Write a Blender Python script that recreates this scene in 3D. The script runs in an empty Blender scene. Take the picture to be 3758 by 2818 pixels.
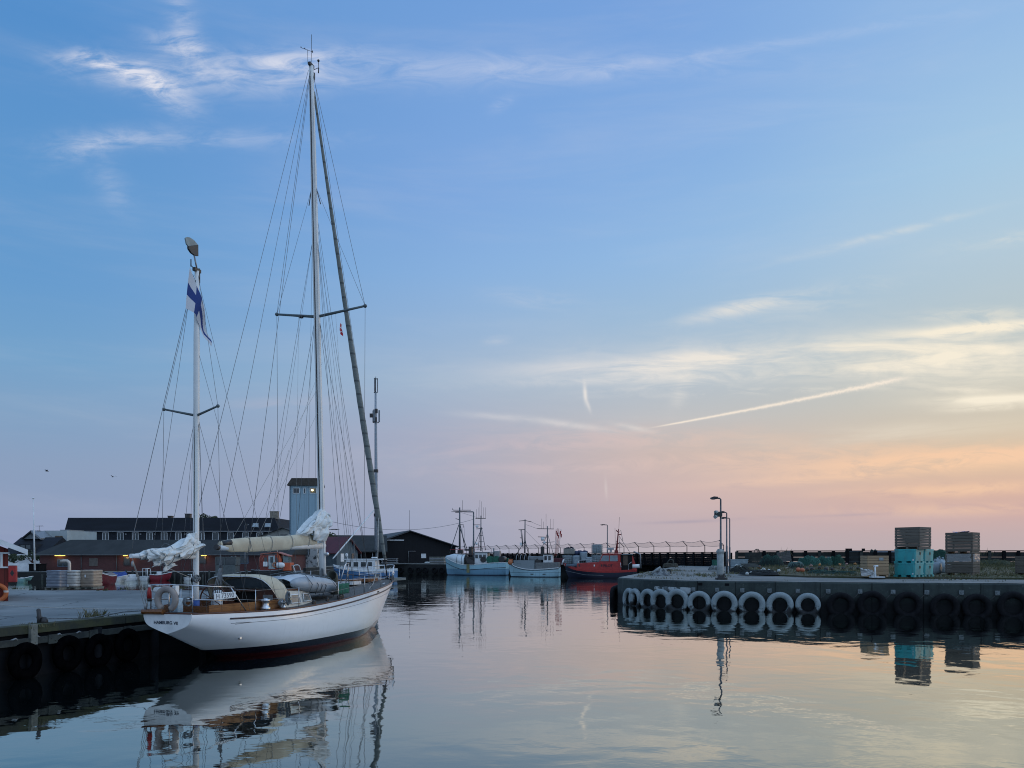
import bpy, bmesh, math, random
from mathutils import Vector, Matrix, noise
R = math.radians
random.seed(7)
SC = bpy.context.scene
COL = SC.collection
# ---------------------------------------------------------------- camera
F, CX, YH, H = 2823.6, 1879.0, 2038.7, 3.0      # focal length, centre, horizon (photo pixels), eye height (m)
cd = bpy.data.cameras.new('camera'); cam = bpy.data.objects.new('camera', cd); COL.objects.link(cam)
cam.location = (0, 0, H); cam.rotation_euler = (R(90), 0, 0)
cd.sensor_width = 36; cd.lens = 36 * F / 3758; cd.shift_y = (YH - 1409) / 3758
cd.clip_start = .1; cd.clip_end = 20000
SC.camera = cam
SC.view_settings.view_transform = 'Standard'; SC.view_settings.look = 'None'
SC.view_settings.exposure = 0; SC.view_settings.gamma = 1
SC.cycles.filter_width = 1.05
SC.render.resolution_x = 1024; SC.render.resolution_y = 768
# ---------------------------------------------------------------- node arithmetic
class E:
    def __init__(s, nt, o): s.nt, s.o = nt, o
    def op(s, kind, *a, clamp=False):
        n = s.nt.nodes.new('ShaderNodeMath'); n.operation = kind; n.use_clamp = clamp
        for i, q in enumerate((s,) + a):
            if isinstance(q, E): s.nt.links.new(q.o, n.inputs[i])
            else: n.inputs[i].default_value = q
        return E(s.nt, n.outputs[0])
    def __add__(s, b): return s.op('ADD', b)
    def __sub__(s, b): return s.op('SUBTRACT', b)
    def __mul__(s, b): return s.op('MULTIPLY', b)
    def __truediv__(s, b): return s.op('DIVIDE', b)
    __radd__ = __add__; __rmul__ = __mul__
    def neg(s): return s.op('MULTIPLY', -1.)
    def step(s, a, b):
        n = s.nt.nodes.new('ShaderNodeMapRange'); n.interpolation_type = 'SMOOTHSTEP'
        s.nt.links.new(s.o, n.inputs[0]); n.inputs[1].default_value = a; n.inputs[2].default_value = b
        return E(s.nt, n.outputs[0])
def comb(nt, x, y, z):
    n = nt.nodes.new('ShaderNodeCombineXYZ')
    for i, q in enumerate((x, y, z)):
        if isinstance(q, E): nt.links.new(q.o, n.inputs[i])
        else: n.inputs[i].default_value = q
    return n.outputs[0]
def noise_tex(nt, vec, scale, detail=4, rough=.5, dist=0):
    n = nt.nodes.new('ShaderNodeTexNoise')
    if vec is not None: nt.links.new(vec, n.inputs['Vector'])
    n.inputs['Scale'].default_value = scale; n.inputs['Detail'].default_value = detail
    n.inputs['Roughness'].default_value = rough; n.inputs['Distortion'].default_value = dist
    return E(nt, n.outputs[0])
def mixc(nt, fac, a, b, mode='MIX'):
    n = nt.nodes.new('ShaderNodeMix'); n.data_type = 'RGBA'; n.blend_type = mode
    for sock, q in ((n.inputs[0], fac), (n.inputs[6], a), (n.inputs[7], b)):
        if isinstance(q, E): nt.links.new(q.o, sock)
        elif isinstance(q, bpy.types.NodeSocket): nt.links.new(q, sock)
        elif isinstance(q, (tuple, list)): sock.default_value = (*q, 1) if len(q) == 3 else q
        else: sock.default_value = q
    return n.outputs[2]
def lin(c): return tuple((v / 255 / 12.92) if v < 10.3 else ((v / 255 + .055) / 1.055) ** 2.4 for v in c)
# ---------------------------------------------------------------- sky: low sun just under the horizon to the right
SUN_AZ, SUN_EL = R(62), R(2.0)
wd = bpy.data.worlds.new('World'); SC.world = wd; wd.use_nodes = True
nt = wd.node_tree; nt.nodes.clear()
tc = nt.nodes.new('ShaderNodeTexCoord'); sp = nt.nodes.new('ShaderNodeSeparateXYZ')
nt.links.new(tc.outputs['Generated'], sp.inputs[0])
dx, dy, dz = (E(nt, sp.outputs[i]) for i in range(3))
az = dx.op('ARCTAN2', dy) * (180 / math.pi)
el = dz.op('ARCSINE') * (180 / math.pi)
def ramp(stops):
    n = nt.nodes.new('ShaderNodeValToRGB'); cr = n.color_ramp; cr.interpolation = 'B_SPLINE' if 0 else 'LINEAR'
    t = el.op('MAXIMUM', 0.) / 90.
    nt.links.new(t.o, n.inputs[0])
    while len(cr.elements) < len(stops): cr.elements.new(.5)
    for e, (d, c) in zip(cr.elements, stops): e.position = d / 90; e.color = (*lin(c), 1)
    return n.outputs[0]
Lr = ramp([(0, (140, 154, 188)), (2.4, (142, 158, 190)), (5.8, (140, 161, 192)), (9, (130, 163, 198)), (12.4, (118, 164, 205)), (17, (104, 157, 208)), (22, (99, 154, 208)), (31, (86, 144, 205)), (50, (125, 172, 226)), (90, (150, 190, 238))])
Mr = ramp([(0, (152, 162, 187)), (2.8, (157, 166, 191)), (5.8, (167, 171, 192)), (8.8, (168, 174, 196)), (12.7, (163, 184, 208)), (16.5, (150, 181, 217)), (20, (138, 178, 224)), (25, (127, 169, 224)), (36, (114, 160, 219)), (60, (140, 182, 232)), (90, (150, 190, 238))])
Nr = ramp([(0, (186, 177, 184)), (2, (191, 176, 183)), (4.5, (206, 182, 181)), (7.5, (205, 186, 180)), (10, (192, 193, 196)), (13, (178, 194, 208)), (17, (160, 190, 218)), (21, (148, 187, 228)), (28, (131, 174, 227)), (36, (121, 164, 223)), (60, (140, 184, 232)), (90, (150, 190, 238))])
Rr = ramp([(0, (186, 173, 177)), (1.3, (194, 174, 176)), (2.6, (206, 174, 170)), (4, (216, 180, 165)), (5.8, (224, 194, 166)), (8, (214, 200, 178)), (11, (200, 200, 190)), (14.5, (186, 200, 205)), (19, (180, 204, 220)), (24, (168, 203, 230)), (31, (150, 188, 230)), (60, (150, 190, 235)), (90, (150, 190, 238))])
Sr = ramp([(0, (220, 165, 140)), (3, (255, 205, 140)), (7, (255, 225, 165)), (14, (240, 230, 205)), (24, (190, 210, 228)), (40, (150, 190, 230)), (90, (150, 190, 238))])
c = mixc(nt, az.step(-34., 0.), Lr, Mr)
c = mixc(nt, az.step(-9., 14.), c, Nr)
c = mixc(nt, az.step(8., 36.), c, Rr)
c = mixc(nt, az.step(36., 62.), c, Sr)
c = mixc(nt, az.step(75., 150.), c, Lr)
back = dy.neg().step(-.35, .5)      # unseen sky behind the viewer, made brighter as fill light
c = mixc(nt, back, c, mixc(nt, el.step(0., 60.), (.34, .47, .68), (.42, .60, .90)))
glow = az.step(42., 72.) * (az.step(118., 165.) * -1. + 1.) * dz.step(-.05, .05) * .75 + 1.     # afterglow above the set sun, out of frame to the right
gn_ = nt.nodes.new('ShaderNodeVectorMath'); gn_.operation = 'SCALE'; nt.links.new(c, gn_.inputs[0]); nt.links.new(glow.o, gn_.inputs['Scale']); c = gn_.outputs[0]
# clouds, in gnomonic coordinates about the +Y direction (straight contrails stay straight)
fy = dy.op('MAXIMUM', .02)
U = dx / fy; V = dz / fy
front = dy.step(.15, .4) * dz.step(.004, .03)
P3 = comb(nt, U, V, 0.)
streak = noise_tex(nt, comb(nt, U * 1.0 + V * .5, V * 10.0 - U * .35, 0.), 3.2, 9, .64, .7)
fine = noise_tex(nt, comb(nt, U * 4.0, V * 16.0, 3.), 3.0, 8, .64, .9)
swirl = noise_tex(nt, comb(nt, U * 3.0 + V * 2, V * 6.5, 1.), 4.6, 10, .66, 1.5) * .55 + fine * .45
warp = (noise_tex(nt, P3, 9, 4, .55) - .5)
def blob(px, py, rx, ry, ang, amp, tex=None, lo=.4, hi=.7, wv=0):
    u0, v0 = (px - 1106) / 1662, (1200 - py) / 1662
    ca, sa = math.cos(R(ang)), math.sin(R(ang))
    du, dv = U - u0, V - v0
    if wv: dv = dv + warp * (wv / 1662)
    a = (du * ca + dv * sa) * (1662 / rx); b = (dv * ca - du * sa) * (1662 / ry)
    g = (a * a + b * b).neg().op('EXPONENT')
    if tex is not None: g = g * tex.step(lo, hi)
    return g * amp
W1 = [blob(250, 150, 120, 30, -12, .60, swirl, .34, .68, 70), blob(345, 195, 75, 26, -28, .72, swirl, .36, .62, 60), blob(290, 160, 90, 14, -22, .45, fine, .42, .62, 50), blob(190, 130, 70, 12, -10, .4, fine, .35, .7, 40),
      blob(400, 55, 30, 95, 14, .5, swirl, .34, .68, 60), blob(385, 100, 70, 26, -20, .45, swirl, .36, .66, 50),
      blob(620, 140, 200, 40, 4, .40, fine, .28, .75, 30), blob(650, 130, 80, 16, 3, .45, fine, .3, .65, 20), blob(1050, 150, 560, 34, 1, .40, fine, .2, .8, 20), blob(520, 165, 200, 44, -4, .26, fine, .2, .8, 40),
      blob(1700, 90, 420, 12, 9, .22, fine, .25, .8, 20), blob(220, 305, 130, 24, 10, .30, swirl, .34, .72, 50), blob(235, 390, 34, 75, 32, .26, swirl, .32, .74, 50), blob(160, 330, 60, 20, 25, .25, fine, .35, .7, 40),
      blob(430, 300, 280, 22, 0, .28, fine, .3, .75, 30), blob(1085, 226, 26, 12, 25, .30, swirl, .3, .65, 20), blob(1600, 262, 500, 40, 6, .10, streak, .3, .75, 20)]
W2 = [blob(1590, 668, 110, 15, 12, .62, fine, .28, .62, 26), blob(1760, 650, 150, 30, 12, .26, fine, .35, .7, 26), blob(1074, 735, 26, 9, 5, .25, swirl, .3, .6, 12), blob(1150, 645, 90, 18, -5, .2, fine, .3, .7, 20),
      blob(1350, 795, 230, 20, 3, .55, streak, .26, .60, 24), blob(1640, 780, 330, 26, 2, .66, streak, .28, .60, 24), blob(1950, 775, 280, 40, -1, .62, streak, .32, .62, 24), blob(1620, 772, 520, 46, 2, .40, fine, .12, .8, 20), blob(2100, 790, 260, 70, 0, .38, fine, .15, .75, 20), blob(1500, 815, 420, 10, 2, .35, fine, .35, .62, 12), blob(1640, 845, 300, 7, 2, .3, fine, .4, .62, 10), blob(1900, 510, 200, 8, 14, .34, fine, .25, .75, 14), blob(2180, 518, 130, 14, 8, .3, fine, .3, .7, 14),
      blob(1264, 850, 4.2, 20, 4, .8, None, 0, 1, 10), blob(1271, 876, 3.6, 14, 18, .5), blob(1475, 838, 16, 40, -24, .40, fine, .3, .7, 20), blob(1309, 1055, 3, 20, 3, .22), blob(1430, 838, 150, 8, 3, .3, fine, .35, .7, 12),
      blob(2130, 708, 180, 12, 4, 1.1, fine, .25, .55, 18), blob(2120, 680, 130, 14, 2, .4, fine, .3, .65, 20), blob(2150, 862, 120, 10, 2, 1.1, fine, .18, .55, 14), blob(2130, 880, 90, 8, 3, .6, fine, .3, .6, 10), blob(2080, 842, 60, 7, 0, .5, fine, .3, .65, 10), blob(2180, 750, 150, 22, -6, .5, streak, .34, .6, 20),
      blob(1230, 918, 90, 7, -8, .52, fine, .2, .6, 10), blob(1070, 900, 80, 7, -4, .3, fine, .25, .65, 10), blob(1370, 925, 40, 6, -10, .5, fine, .15, .6, 8), blob(1950, 935, 260, 20, 4, .28, streak, .35, .65, 20)]
W3 = [blob(1900, 1000, 340, 16, 3, .75, fine, .30, .60, 24), blob(2150, 985, 240, 26, 4, .85, fine, .25, .60, 24), blob(1650, 985, 380, 14, 3, .5, fine, .34, .62, 24), blob(1400, 945, 340, 26, -2, .4, fine, .36, .62, 24), blob(1760, 1032, 240, 12, 4, .7, fine, .32, .58, 18), blob(2080, 1056, 260, 14, 2, .7, fine, .30, .60, 18), blob(1150, 965, 280, 18, 2, .38, fine, .36, .62, 20), blob(2050, 1100, 260, 14, 1, .4, fine, .3, .6, 14), blob(1250, 1010, 340, 16, 1, .3, fine, .36, .62, 14), blob(620, 870, 130, 14, 2, .18, fine, .3, .65, 14)]
W4 = [blob(1480, 1127, 80, 3.5, 2, .4), blob(1840, 1112, 70, 3, 2, .25), blob(1650, 1118, 120, 4, 1, .18, fine, .3, .6)]
def tot(ws):
    t = ws[0]
    for w in ws[1:]: t = t + w
    return (t * front).op('MINIMUM', .95)
# contrail: a bright, slightly ragged line
x0, y0, x1, y1 = [(v - o) / 1662 * s for v, o, s in ((1400, 1106, 1), (925, 1200, -1), (1975, 1106, 1), (812, 1200, -1))]
ln = math.hypot(x1 - x0, y1 - y0); tx, ty = (x1 - x0) / ln, (y1 - y0) / ln
ta = ((U - x0) * tx + (V - y0) * ty) / ln
tb = (V - y0) * tx - (U - x0) * ty + (ta * (ta * -1. + 1.)) * .0065
rag = (noise_tex(nt, P3, 170, 4, .65) - .5) * .0075
wdt = ta.op('MAXIMUM', 0.) * .0022 + .0009
tbn = (tb + rag * ta.op('MAXIMUM', 0.)) / wdt
trail = (tbn * tbn).neg().op('EXPONENT') * ta.step(-.02, .12) * (ta.neg() + 1.).step(-.01, .10) * .8 * front
c = mixc(nt, tot(W1), c, lin((226, 228, 240)))
warm = mixc(nt, az.step(-5., 34.), lin((230, 226, 226)), lin((252, 241, 219)))
c = mixc(nt, tot(W2), c, warm)
pink = mixc(nt, az.step(-5., 30.), lin((206, 190, 198)), lin((248, 206, 172)))
c = mixc(nt, tot(W3), c, pink)
c = mixc(nt, tot(W4), c, lin((150, 148, 172)))
c = mixc(nt, trail, c, lin((255, 240, 222)))
# faint banding of thin cirrus over the whole sky
haze_n = noise_tex(nt, comb(nt, az * .02, el * .14, 0.), 2.0, 6, .6, .4)
c = mixc(nt, haze_n.step(.45, .8) * .10, c, lin((232, 226, 224)))
sky = nt.nodes.new('ShaderNodeTexSky'); sky.sky_type = 'NISHITA'; sky.sun_disc = False
sky.sun_elevation = SUN_EL; sky.sun_rotation = SUN_AZ
bgA = nt.nodes.new('ShaderNodeBackground'); nt.links.new(c, bgA.inputs[0]); bgA.inputs[1].default_value = .97
bgB = nt.nodes.new('ShaderNodeBackground'); nt.links.new(sky.outputs[0], bgB.inputs[0]); bgB.inputs[1].default_value = .003
ad = nt.nodes.new('ShaderNodeAddShader'); nt.links.new(bgA.outputs[0], ad.inputs[0]); nt.links.new(bgB.outputs[0], ad.inputs[1])
ow = nt.nodes.new('ShaderNodeOutputWorld'); nt.links.new(ad.outputs[0], ow.inputs[0])
# ---------------------------------------------------------------- sun: last weak glow
sl = bpy.data.lights.new('sun', 'SUN'); sl.energy = .12; sl.angle = R(12); sl.color = (1, .72, .5)
so = bpy.data.objects.new('sun', sl); COL.objects.link(so)
sd = Vector((math.sin(SUN_AZ) * math.cos(SUN_EL + R(4)), math.cos(SUN_AZ) * math.cos(SUN_EL + R(4)), math.sin(SUN_EL + R(4))))
so.rotation_euler = sd.to_track_quat('Z', 'Y').to_euler(); so.location = (30, -20, 40)

# ---------------------------------------------------------------- placing helpers: a photo pixel plus a depth or a height is a point
def at(sx, sy, d): return Vector(((sx - CX) / F * d, d, H - (sy - YH) / F * d))
def gd(sx, sy, z): return at(sx, sy, F * (H - z) / (sy - YH))
# ---------------------------------------------------------------- mesh builder
from mathutils.geometry import tessellate_polygon
def tess(pts): return [tuple(t) for t in tessellate_polygon([[Vector(p) for p in pts]])]
class MB:
    def __init__(s): s.v, s.f, s.sm = [], [], []
    def add(s, vs, fs, smooth=False, M=None):
        o = len(s.v)
        s.v += [tuple(M @ Vector(v)) if M is not None else tuple(v) for v in vs]
        s.f += [tuple(i + o for i in f) for f in fs]; s.sm += [smooth] * len(fs)
        return s
    def box(s, x0, x1, y0, y1, z0, z1, M=None):
        vs = [(x, y, z) for z in (z0, z1) for x, y in ((x0, y0), (x1, y0), (x1, y1), (x0, y1))]
        return s.add(vs, [(3, 2, 1, 0), (4, 5, 6, 7), (0, 1, 5, 4), (1, 2, 6, 5), (2, 3, 7, 6), (3, 0, 4, 7)], False, M)
    def cb(s, c, sz, rz=0, rx=0, ry=0):
        M = Matrix.Translation(c) @ Matrix.Rotation(rz, 4, 'Z') @ Matrix.Rotation(ry, 4, 'Y') @ Matrix.Rotation(rx, 4, 'X')
        a, b, d = sz[0] / 2, sz[1] / 2, sz[2] / 2
        return s.box(-a, a, -b, b, -d, d, M)
    def tube(s, pts, r, n=6, M=None, cap=True, smooth=True):
        pts = [Vector(p) for p in pts]; k = len(pts)
        rs = list(r) if isinstance(r, (list, tuple)) else [r] * k
        vs, fs = [], []; prev = None
        for i, p in enumerate(pts):
            t = (pts[min(i + 1, k - 1)] - pts[max(i - 1, 0)])
            t = t.normalized() if t.length > 1e-9 else Vector((0, 0, 1))
            if prev is None:
                a = Vector((0, 0, 1)) if abs(t.z) < .9 else Vector((1, 0, 0)); u = t.cross(a).normalized()
            else:
                u = prev - t * prev.dot(t)
                u = u.normalized() if u.length > 1e-6 else t.orthogonal().normalized()
            prev = u; w = t.cross(u)
            for j in range(n):
                q = 2 * math.pi * j / n; vs.append(p + (u * math.cos(q) + w * math.sin(q)) * rs[i])
        for i in range(k - 1):
            for j in range(n): fs.append((i * n + j, i * n + (j + 1) % n, (i + 1) * n + (j + 1) % n, (i + 1) * n + j))
        s.add(vs, fs, smooth, M)
        if cap: s.add(vs[:n], [tuple(range(n))[::-1]], False, M); s.add(vs[-n:], [tuple(range(n))], False, M)
        return s
    def grid(s, rows, smooth=True, M=None, closed=False):
        m, n = len(rows), len(rows[0]); fs = []
        for i in range(m - 1):
            for j in range(n if closed else n - 1): fs.append((i * n + j, i * n + (j + 1) % n, (i + 1) * n + (j + 1) % n, (i + 1) * n + j))
        return s.add([p for r in rows for p in r], fs, smooth, M)
    def poly(s, pts, M=None): return s.add(pts, [tuple(range(len(pts)))] if len(pts) < 5 else tess(pts), False, M)
    def prism(s, poly, z0, z1, M=None):
        n = len(poly)
        vs = [(x, y, z0) for x, y in poly] + [(x, y, z1) for x, y in poly]
        caps = tess([(x, y, 0) for x, y in poly])
        return s.add(vs, [t[::-1] for t in caps] + [tuple(i + n for i in t) for t in caps] + [(i, (i + 1) % n, n + (i + 1) % n, n + i) for i in range(n)], False, M)
    def slab(s, poly, y0, y1, M=None):           # outline in x,z extruded along y
        n = len(poly)
        vs = [(x, y0, z) for x, z in poly] + [(x, y1, z) for x, z in poly]
        return s.add(vs, [tuple(range(n)), tuple(range(n, 2 * n))[::-1]] + [((i + 1) % n, i, n + i, n + (i + 1) % n) for i in range(n)], False, M)
    def lathe(s, prof, n=16, M=None, smooth=True):
        rows = [[(r * math.cos(2 * math.pi * j / n), r * math.sin(2 * math.pi * j / n), z) for j in range(n)] for r, z in prof]
        return s.grid(rows, smooth, M, closed=True)
    def ball(s, c, r, n=10, sc=(1, 1, 1), M=None, jit=0, sq=0):
        prof = [(math.sin(math.pi * i / n), -math.cos(math.pi * i / n)) for i in range(n + 1)]
        rows = []
        for pr, pz in prof:
            row = []
            for j in range(2 * n):
                q = math.pi * j / n; v = Vector((pr * math.cos(q), pr * math.sin(q), pz))
                k = 1 + (jit * noise.noise(Vector(c) * 3.1 + v * 2.2) if jit else 0)
                row.append((c[0] + v.x * r * sc[0] * k, c[1] + v.y * r * sc[1] * k, c[2] + v.z * r * sc[2] * k))
            rows.append(row)
        return s.grid(rows, True, M, closed=True)
    def torus(s, R0, r, n=28, m=12, M=None, flat=1.0, jit=0):
        rows = []
        for i in range(n):
            a = 2 * math.pi * i / n; row = []
            for j in range(m):
                b = 2 * math.pi * j / m; rr = R0 + r * math.cos(b)
                row.append((rr * math.cos(a), rr * math.sin(a), r * flat * math.sin(b)))
            rows.append(row)
        rows.append(rows[0])
        return s.grid(rows, True, M, closed=True)
    def build(s, name, mat, parent=None, bevel=0, subd=0, loc=None):
        me = bpy.data.meshes.new(name); me.from_pydata(s.v, [], s.f); me.validate(); 
        for p, q in zip(me.polygons, s.sm): p.use_smooth = q
        bm = bmesh.new(); bm.from_mesh(me); bmesh.ops.remove_doubles(bm, verts=bm.verts, dist=1e-5)
        bmesh.ops.recalc_face_normals(bm, faces=bm.faces); bm.to_mesh(me); bm.free()
        me.materials.append(mat)
        o = bpy.data.objects.new(name, me); COL.objects.link(o)
        if parent is not None: o.parent = parent
        if loc is not None: o.location = loc
        if bevel:
            b = o.modifiers.new('bevel', 'BEVEL'); b.width = bevel; b.segments = 2; b.limit_method = 'ANGLE'; b.harden_normals = False
        if subd:
            b = o.modifiers.new('smooth', 'SUBSURF'); b.levels = b.render_levels = subd
        return o
def tag(o, label, cat, group=None, kind=None):
    o['label'] = label; o['category'] = cat
    if group: o['group'] = group
    if kind: o['kind'] = kind
    return o
def thing(name, label, cat, loc=(0, 0, 0), rz=0, group=None):
    o = bpy.data.objects.new(name, None); COL.objects.link(o); o.empty_display_size = .2
    o.location = loc; o.rotation_euler = (0, 0, rz)
    return tag(o, label, cat, group)
def struct(o): o['kind'] = 'structure'; return o
def copy_thing(o, loc=None, rz=None, label=None, scale=None):
    c = o.copy(); COL.objects.link(c)
    if loc is not None: c.location = loc
    if rz is not None: c.rotation_euler = (c.rotation_euler[0], c.rotation_euler[1], rz)
    if label: c['label'] = label
    if scale: c.scale = scale
    for ch in list(o.children):
        d = ch.copy(); COL.objects.link(d); d.parent = c
        for g in list(ch.children):
            e = g.copy(); COL.objects.link(e); e.parent = d
    return c
FONT = {}
def lettering(name, text, size, mat, parent, M, depth=.004, bold=0, shear=0):
    cu = bpy.data.curves.new(name, 'FONT'); cu.body = text; cu.size = size; cu.extrude = depth; cu.align_x = 'CENTER'; cu.align_y = 'CENTER'; cu.offset = bold; cu.shear = shear
    to = bpy.data.objects.new(name, cu); COL.objects.link(to)
    dg = bpy.context.evaluated_depsgraph_get()
    me = bpy.data.meshes.new_from_object(to.evaluated_get(dg)); bpy.data.objects.remove(to)
    me.transform(M); me.materials.clear(); me.materials.append(mat)
    o = bpy.data.objects.new(name, me); COL.objects.link(o); o.parent = parent
    return o
# ---------------------------------------------------------------- materials
MATS = {}
def mat(name, col, rough=.6, col2=None, scale=4., metal=0, bump=0., bscale=None, lo=.35, hi=.65, stretch=(1, 1, 1), spec=.5, detail=5, obj=True):
    if name in MATS: return MATS[name]
    m = bpy.data.materials.new(name); m.use_nodes = True; n = m.node_tree; b = n.nodes['Principled BSDF']
    b.inputs['Base Color'].default_value = (*col, 1); b.inputs['Roughness'].default_value = rough; b.inputs['Metallic'].default_value = metal
    b.inputs['Specular IOR Level'].default_value = spec
    t = n.nodes.new('ShaderNodeTexCoord'); mp = n.nodes.new('ShaderNodeMapping'); mp.inputs['Scale'].default_value = stretch
    if obj: n.links.new(t.outputs['Object'], mp.inputs[0])
    else:
        g = n.nodes.new('ShaderNodeNewGeometry'); n.links.new(g.outputs['Position'], mp.inputs[0])
    if col2 is None: col2 = tuple(v * .72 for v in col)
    nz = noise_tex(n, mp.outputs[0], scale, detail, .6)
    n.links.new(mixc(n, nz.step(lo, hi), col, col2), b.inputs['Base Color'])
    if bump:
        bp = n.nodes.new('ShaderNodeBump'); bp.inputs['Strength'].default_value = 1; bp.inputs['Distance'].default_value = bump
        bz = noise_tex(n, mp.outputs[0], bscale or scale * 4, 4, .6)
        n.links.new(bz.o, bp.inputs['Height']); n.links.new(bp.outputs[0], b.inputs['Normal'])
    MATS[name] = m; return m
def emis(name, col, s):
    m = bpy.data.materials.new(name); m.use_nodes = True; b = m.node_tree.nodes['Principled BSDF']
    b.inputs['Base Color'].default_value = (*col, 1); b.inputs['Emission Color'].default_value = (*col, 1); b.inputs['Emission Strength'].default_value = s
    return m
def boards(name, col, col2, pitch, axis='X', gap=.06, rough=.8, gapcol=None, coord='Object', nscale=3., bump=.004, stretch=None):
    """planks: thin dark joints every pitch metres along an axis, weathered grain"""
    m = bpy.data.materials.new(name); m.use_nodes = True; n = m.node_tree; b = n.nodes['Principled BSDF']; b.inputs['Roughness'].default_value = rough
    t = n.nodes.new('ShaderNodeTexCoord'); s = n.nodes.new('ShaderNodeSeparateXYZ'); n.links.new(t.outputs[coord], s.inputs[0])
    c = E(n, s.outputs['XYZ'.index(axis)]) / pitch
    fr = c.op('FRACT'); ids = c.op('FLOOR')
    joint = (fr - .5).op('ABSOLUTE').step(.5 - gap, .5 - gap * .4)
    tint = noise_tex(n, comb(n, ids * 3.7, 0., 0.), 1.3, 0)
    mp = n.nodes.new('ShaderNodeMapping'); mp.inputs['Scale'].default_value = stretch or tuple(6. if a == axis else .7 for a in 'XYZ'); n.links.new(t.outputs[coord], mp.inputs[0])
    gr = noise_tex(n, mp.outputs[0], nscale, 5, .65)
    cc = mixc(n, (gr * .7 + tint * .5).step(.35, .85), col, col2)
    cc = mixc(n, joint, cc, gapcol or tuple(v * .12 for v in col))
    n.links.new(cc, b.inputs['Base Color'])
    if bump:
        bp = n.nodes.new('ShaderNodeBump'); bp.inputs['Distance'].default_value = bump
        n.links.new(((joint * -1.) + gr * .3).o, bp.inputs['Height']); n.links.new(bp.outputs[0], b.inputs['Normal'])
    return m
def brickmat(name, c1, c2, mortar, sx=.24, sz=.075):
    m = bpy.data.materials.new(name); m.use_nodes = True; n = m.node_tree; b = n.nodes['Principled BSDF']; b.inputs['Roughness'].default_value = .9
    t = n.nodes.new('ShaderNodeTexCoord'); s = n.nodes.new('ShaderNodeSeparateXYZ'); n.links.new(t.outputs['Object'], s.inputs[0])
    br = n.nodes.new('ShaderNodeTexBrick'); n.links.new(comb(n, E(n, s.outputs[0]) + E(n, s.outputs[1]), E(n, s.outputs[2]), 0.), br.inputs[0])
    for k, v in (('Color1', c1), ('Color2', c2), ('Mortar', mortar)): br.inputs[k].default_value = (*v, 1)
    br.inputs['Scale'].default_value = 1; br.inputs['Brick Width'].default_value = sx; br.inputs['Row Height'].default_value = sz; br.inputs['Mortar Size'].default_value = .008
    nz = noise_tex(n, t.outputs['Object'], .8, 5, .6)
    n.links.new(mixc(n, nz.step(.4, .75) * .5, br.outputs[0], tuple(v * .55 for v in c1)), b.inputs['Base Color'])
    return m
m_white = mat('white_paint', (.76, .77, .76), .35, (.62, .64, .64), 2.2)
m_cream = mat('cream_paint', (.62, .60, .50), .6, (.5, .48, .4), 1.5)
m_black = mat('black_rubber', (.0045, .005, .0065), .8, (.010, .010, .012), 5, bump=.004, spec=.15)
m_dark = mat('dark_iron', (.02, .021, .023), .5, (.035, .03, .028), 8)
m_steel = mat('stainless_steel', (.62, .63, .64), .22, (.5, .5, .52), 6, metal=.9)
m_galv = mat('galvanised_steel', (.30, .31, .32), .5, (.22, .23, .24), 6, metal=.5)
m_dgalv = mat('dark_galvanised_steel', (.12, .13, .14), .55, (.08, .085, .09), 6, metal=.3)
m_wire = mat('wire_rope', (.17, .175, .18), .5, (.12, .12, .125), 10, metal=.3)
m_rope = mat('light_rope', (.42, .40, .36), .9, (.28, .27, .25), 18)
m_grope = mat('grey_rope', (.16, .18, .19), .9, (.09, .1, .11), 18)
m_varn = mat('varnished_wood', (.20, .078, .024), .3, (.11, .04, .014), 3, stretch=(.4, 4, 8), bump=.001)
m_mahog = mat('mahogany', (.105, .030, .012), .35, (.06, .018, .008), 3, stretch=(.4, 4, 8))
m_glass = mat('dark_glass', (.02, .028, .033), .06, (.03, .04, .045), 2, spec=.8)
m_red = mat('red_paint', (.42, .028, .022), .45, (.30, .02, .018), 3)
m_orange = mat('orange_paint', (.52, .10, .03), .5, (.42, .07, .025), 3)
m_lblue = mat('light_blue_paint', (.235, .43, .52), .5, (.19, .36, .45), 1.6)
m_grey = mat('grey_paint', (.20, .225, .24), .55, (.15, .17, .18), 2)
m_green = mat('green_plastic', (.012, .13, .085), .6, (.01, .09, .06), 4)
m_blue = mat('blue_plastic', (.02, .075, .28), .55, (.015, .05, .2), 4)
m_canvas = mat('cream_canvas', (.54, .49, .37), .9, (.45, .40, .30), 2.2, bump=.004, bscale=30)
m_sail = mat('white_sailcloth', (.70, .72, .71), .8, (.60, .62, .60), 3, bump=.003, bscale=20)
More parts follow.
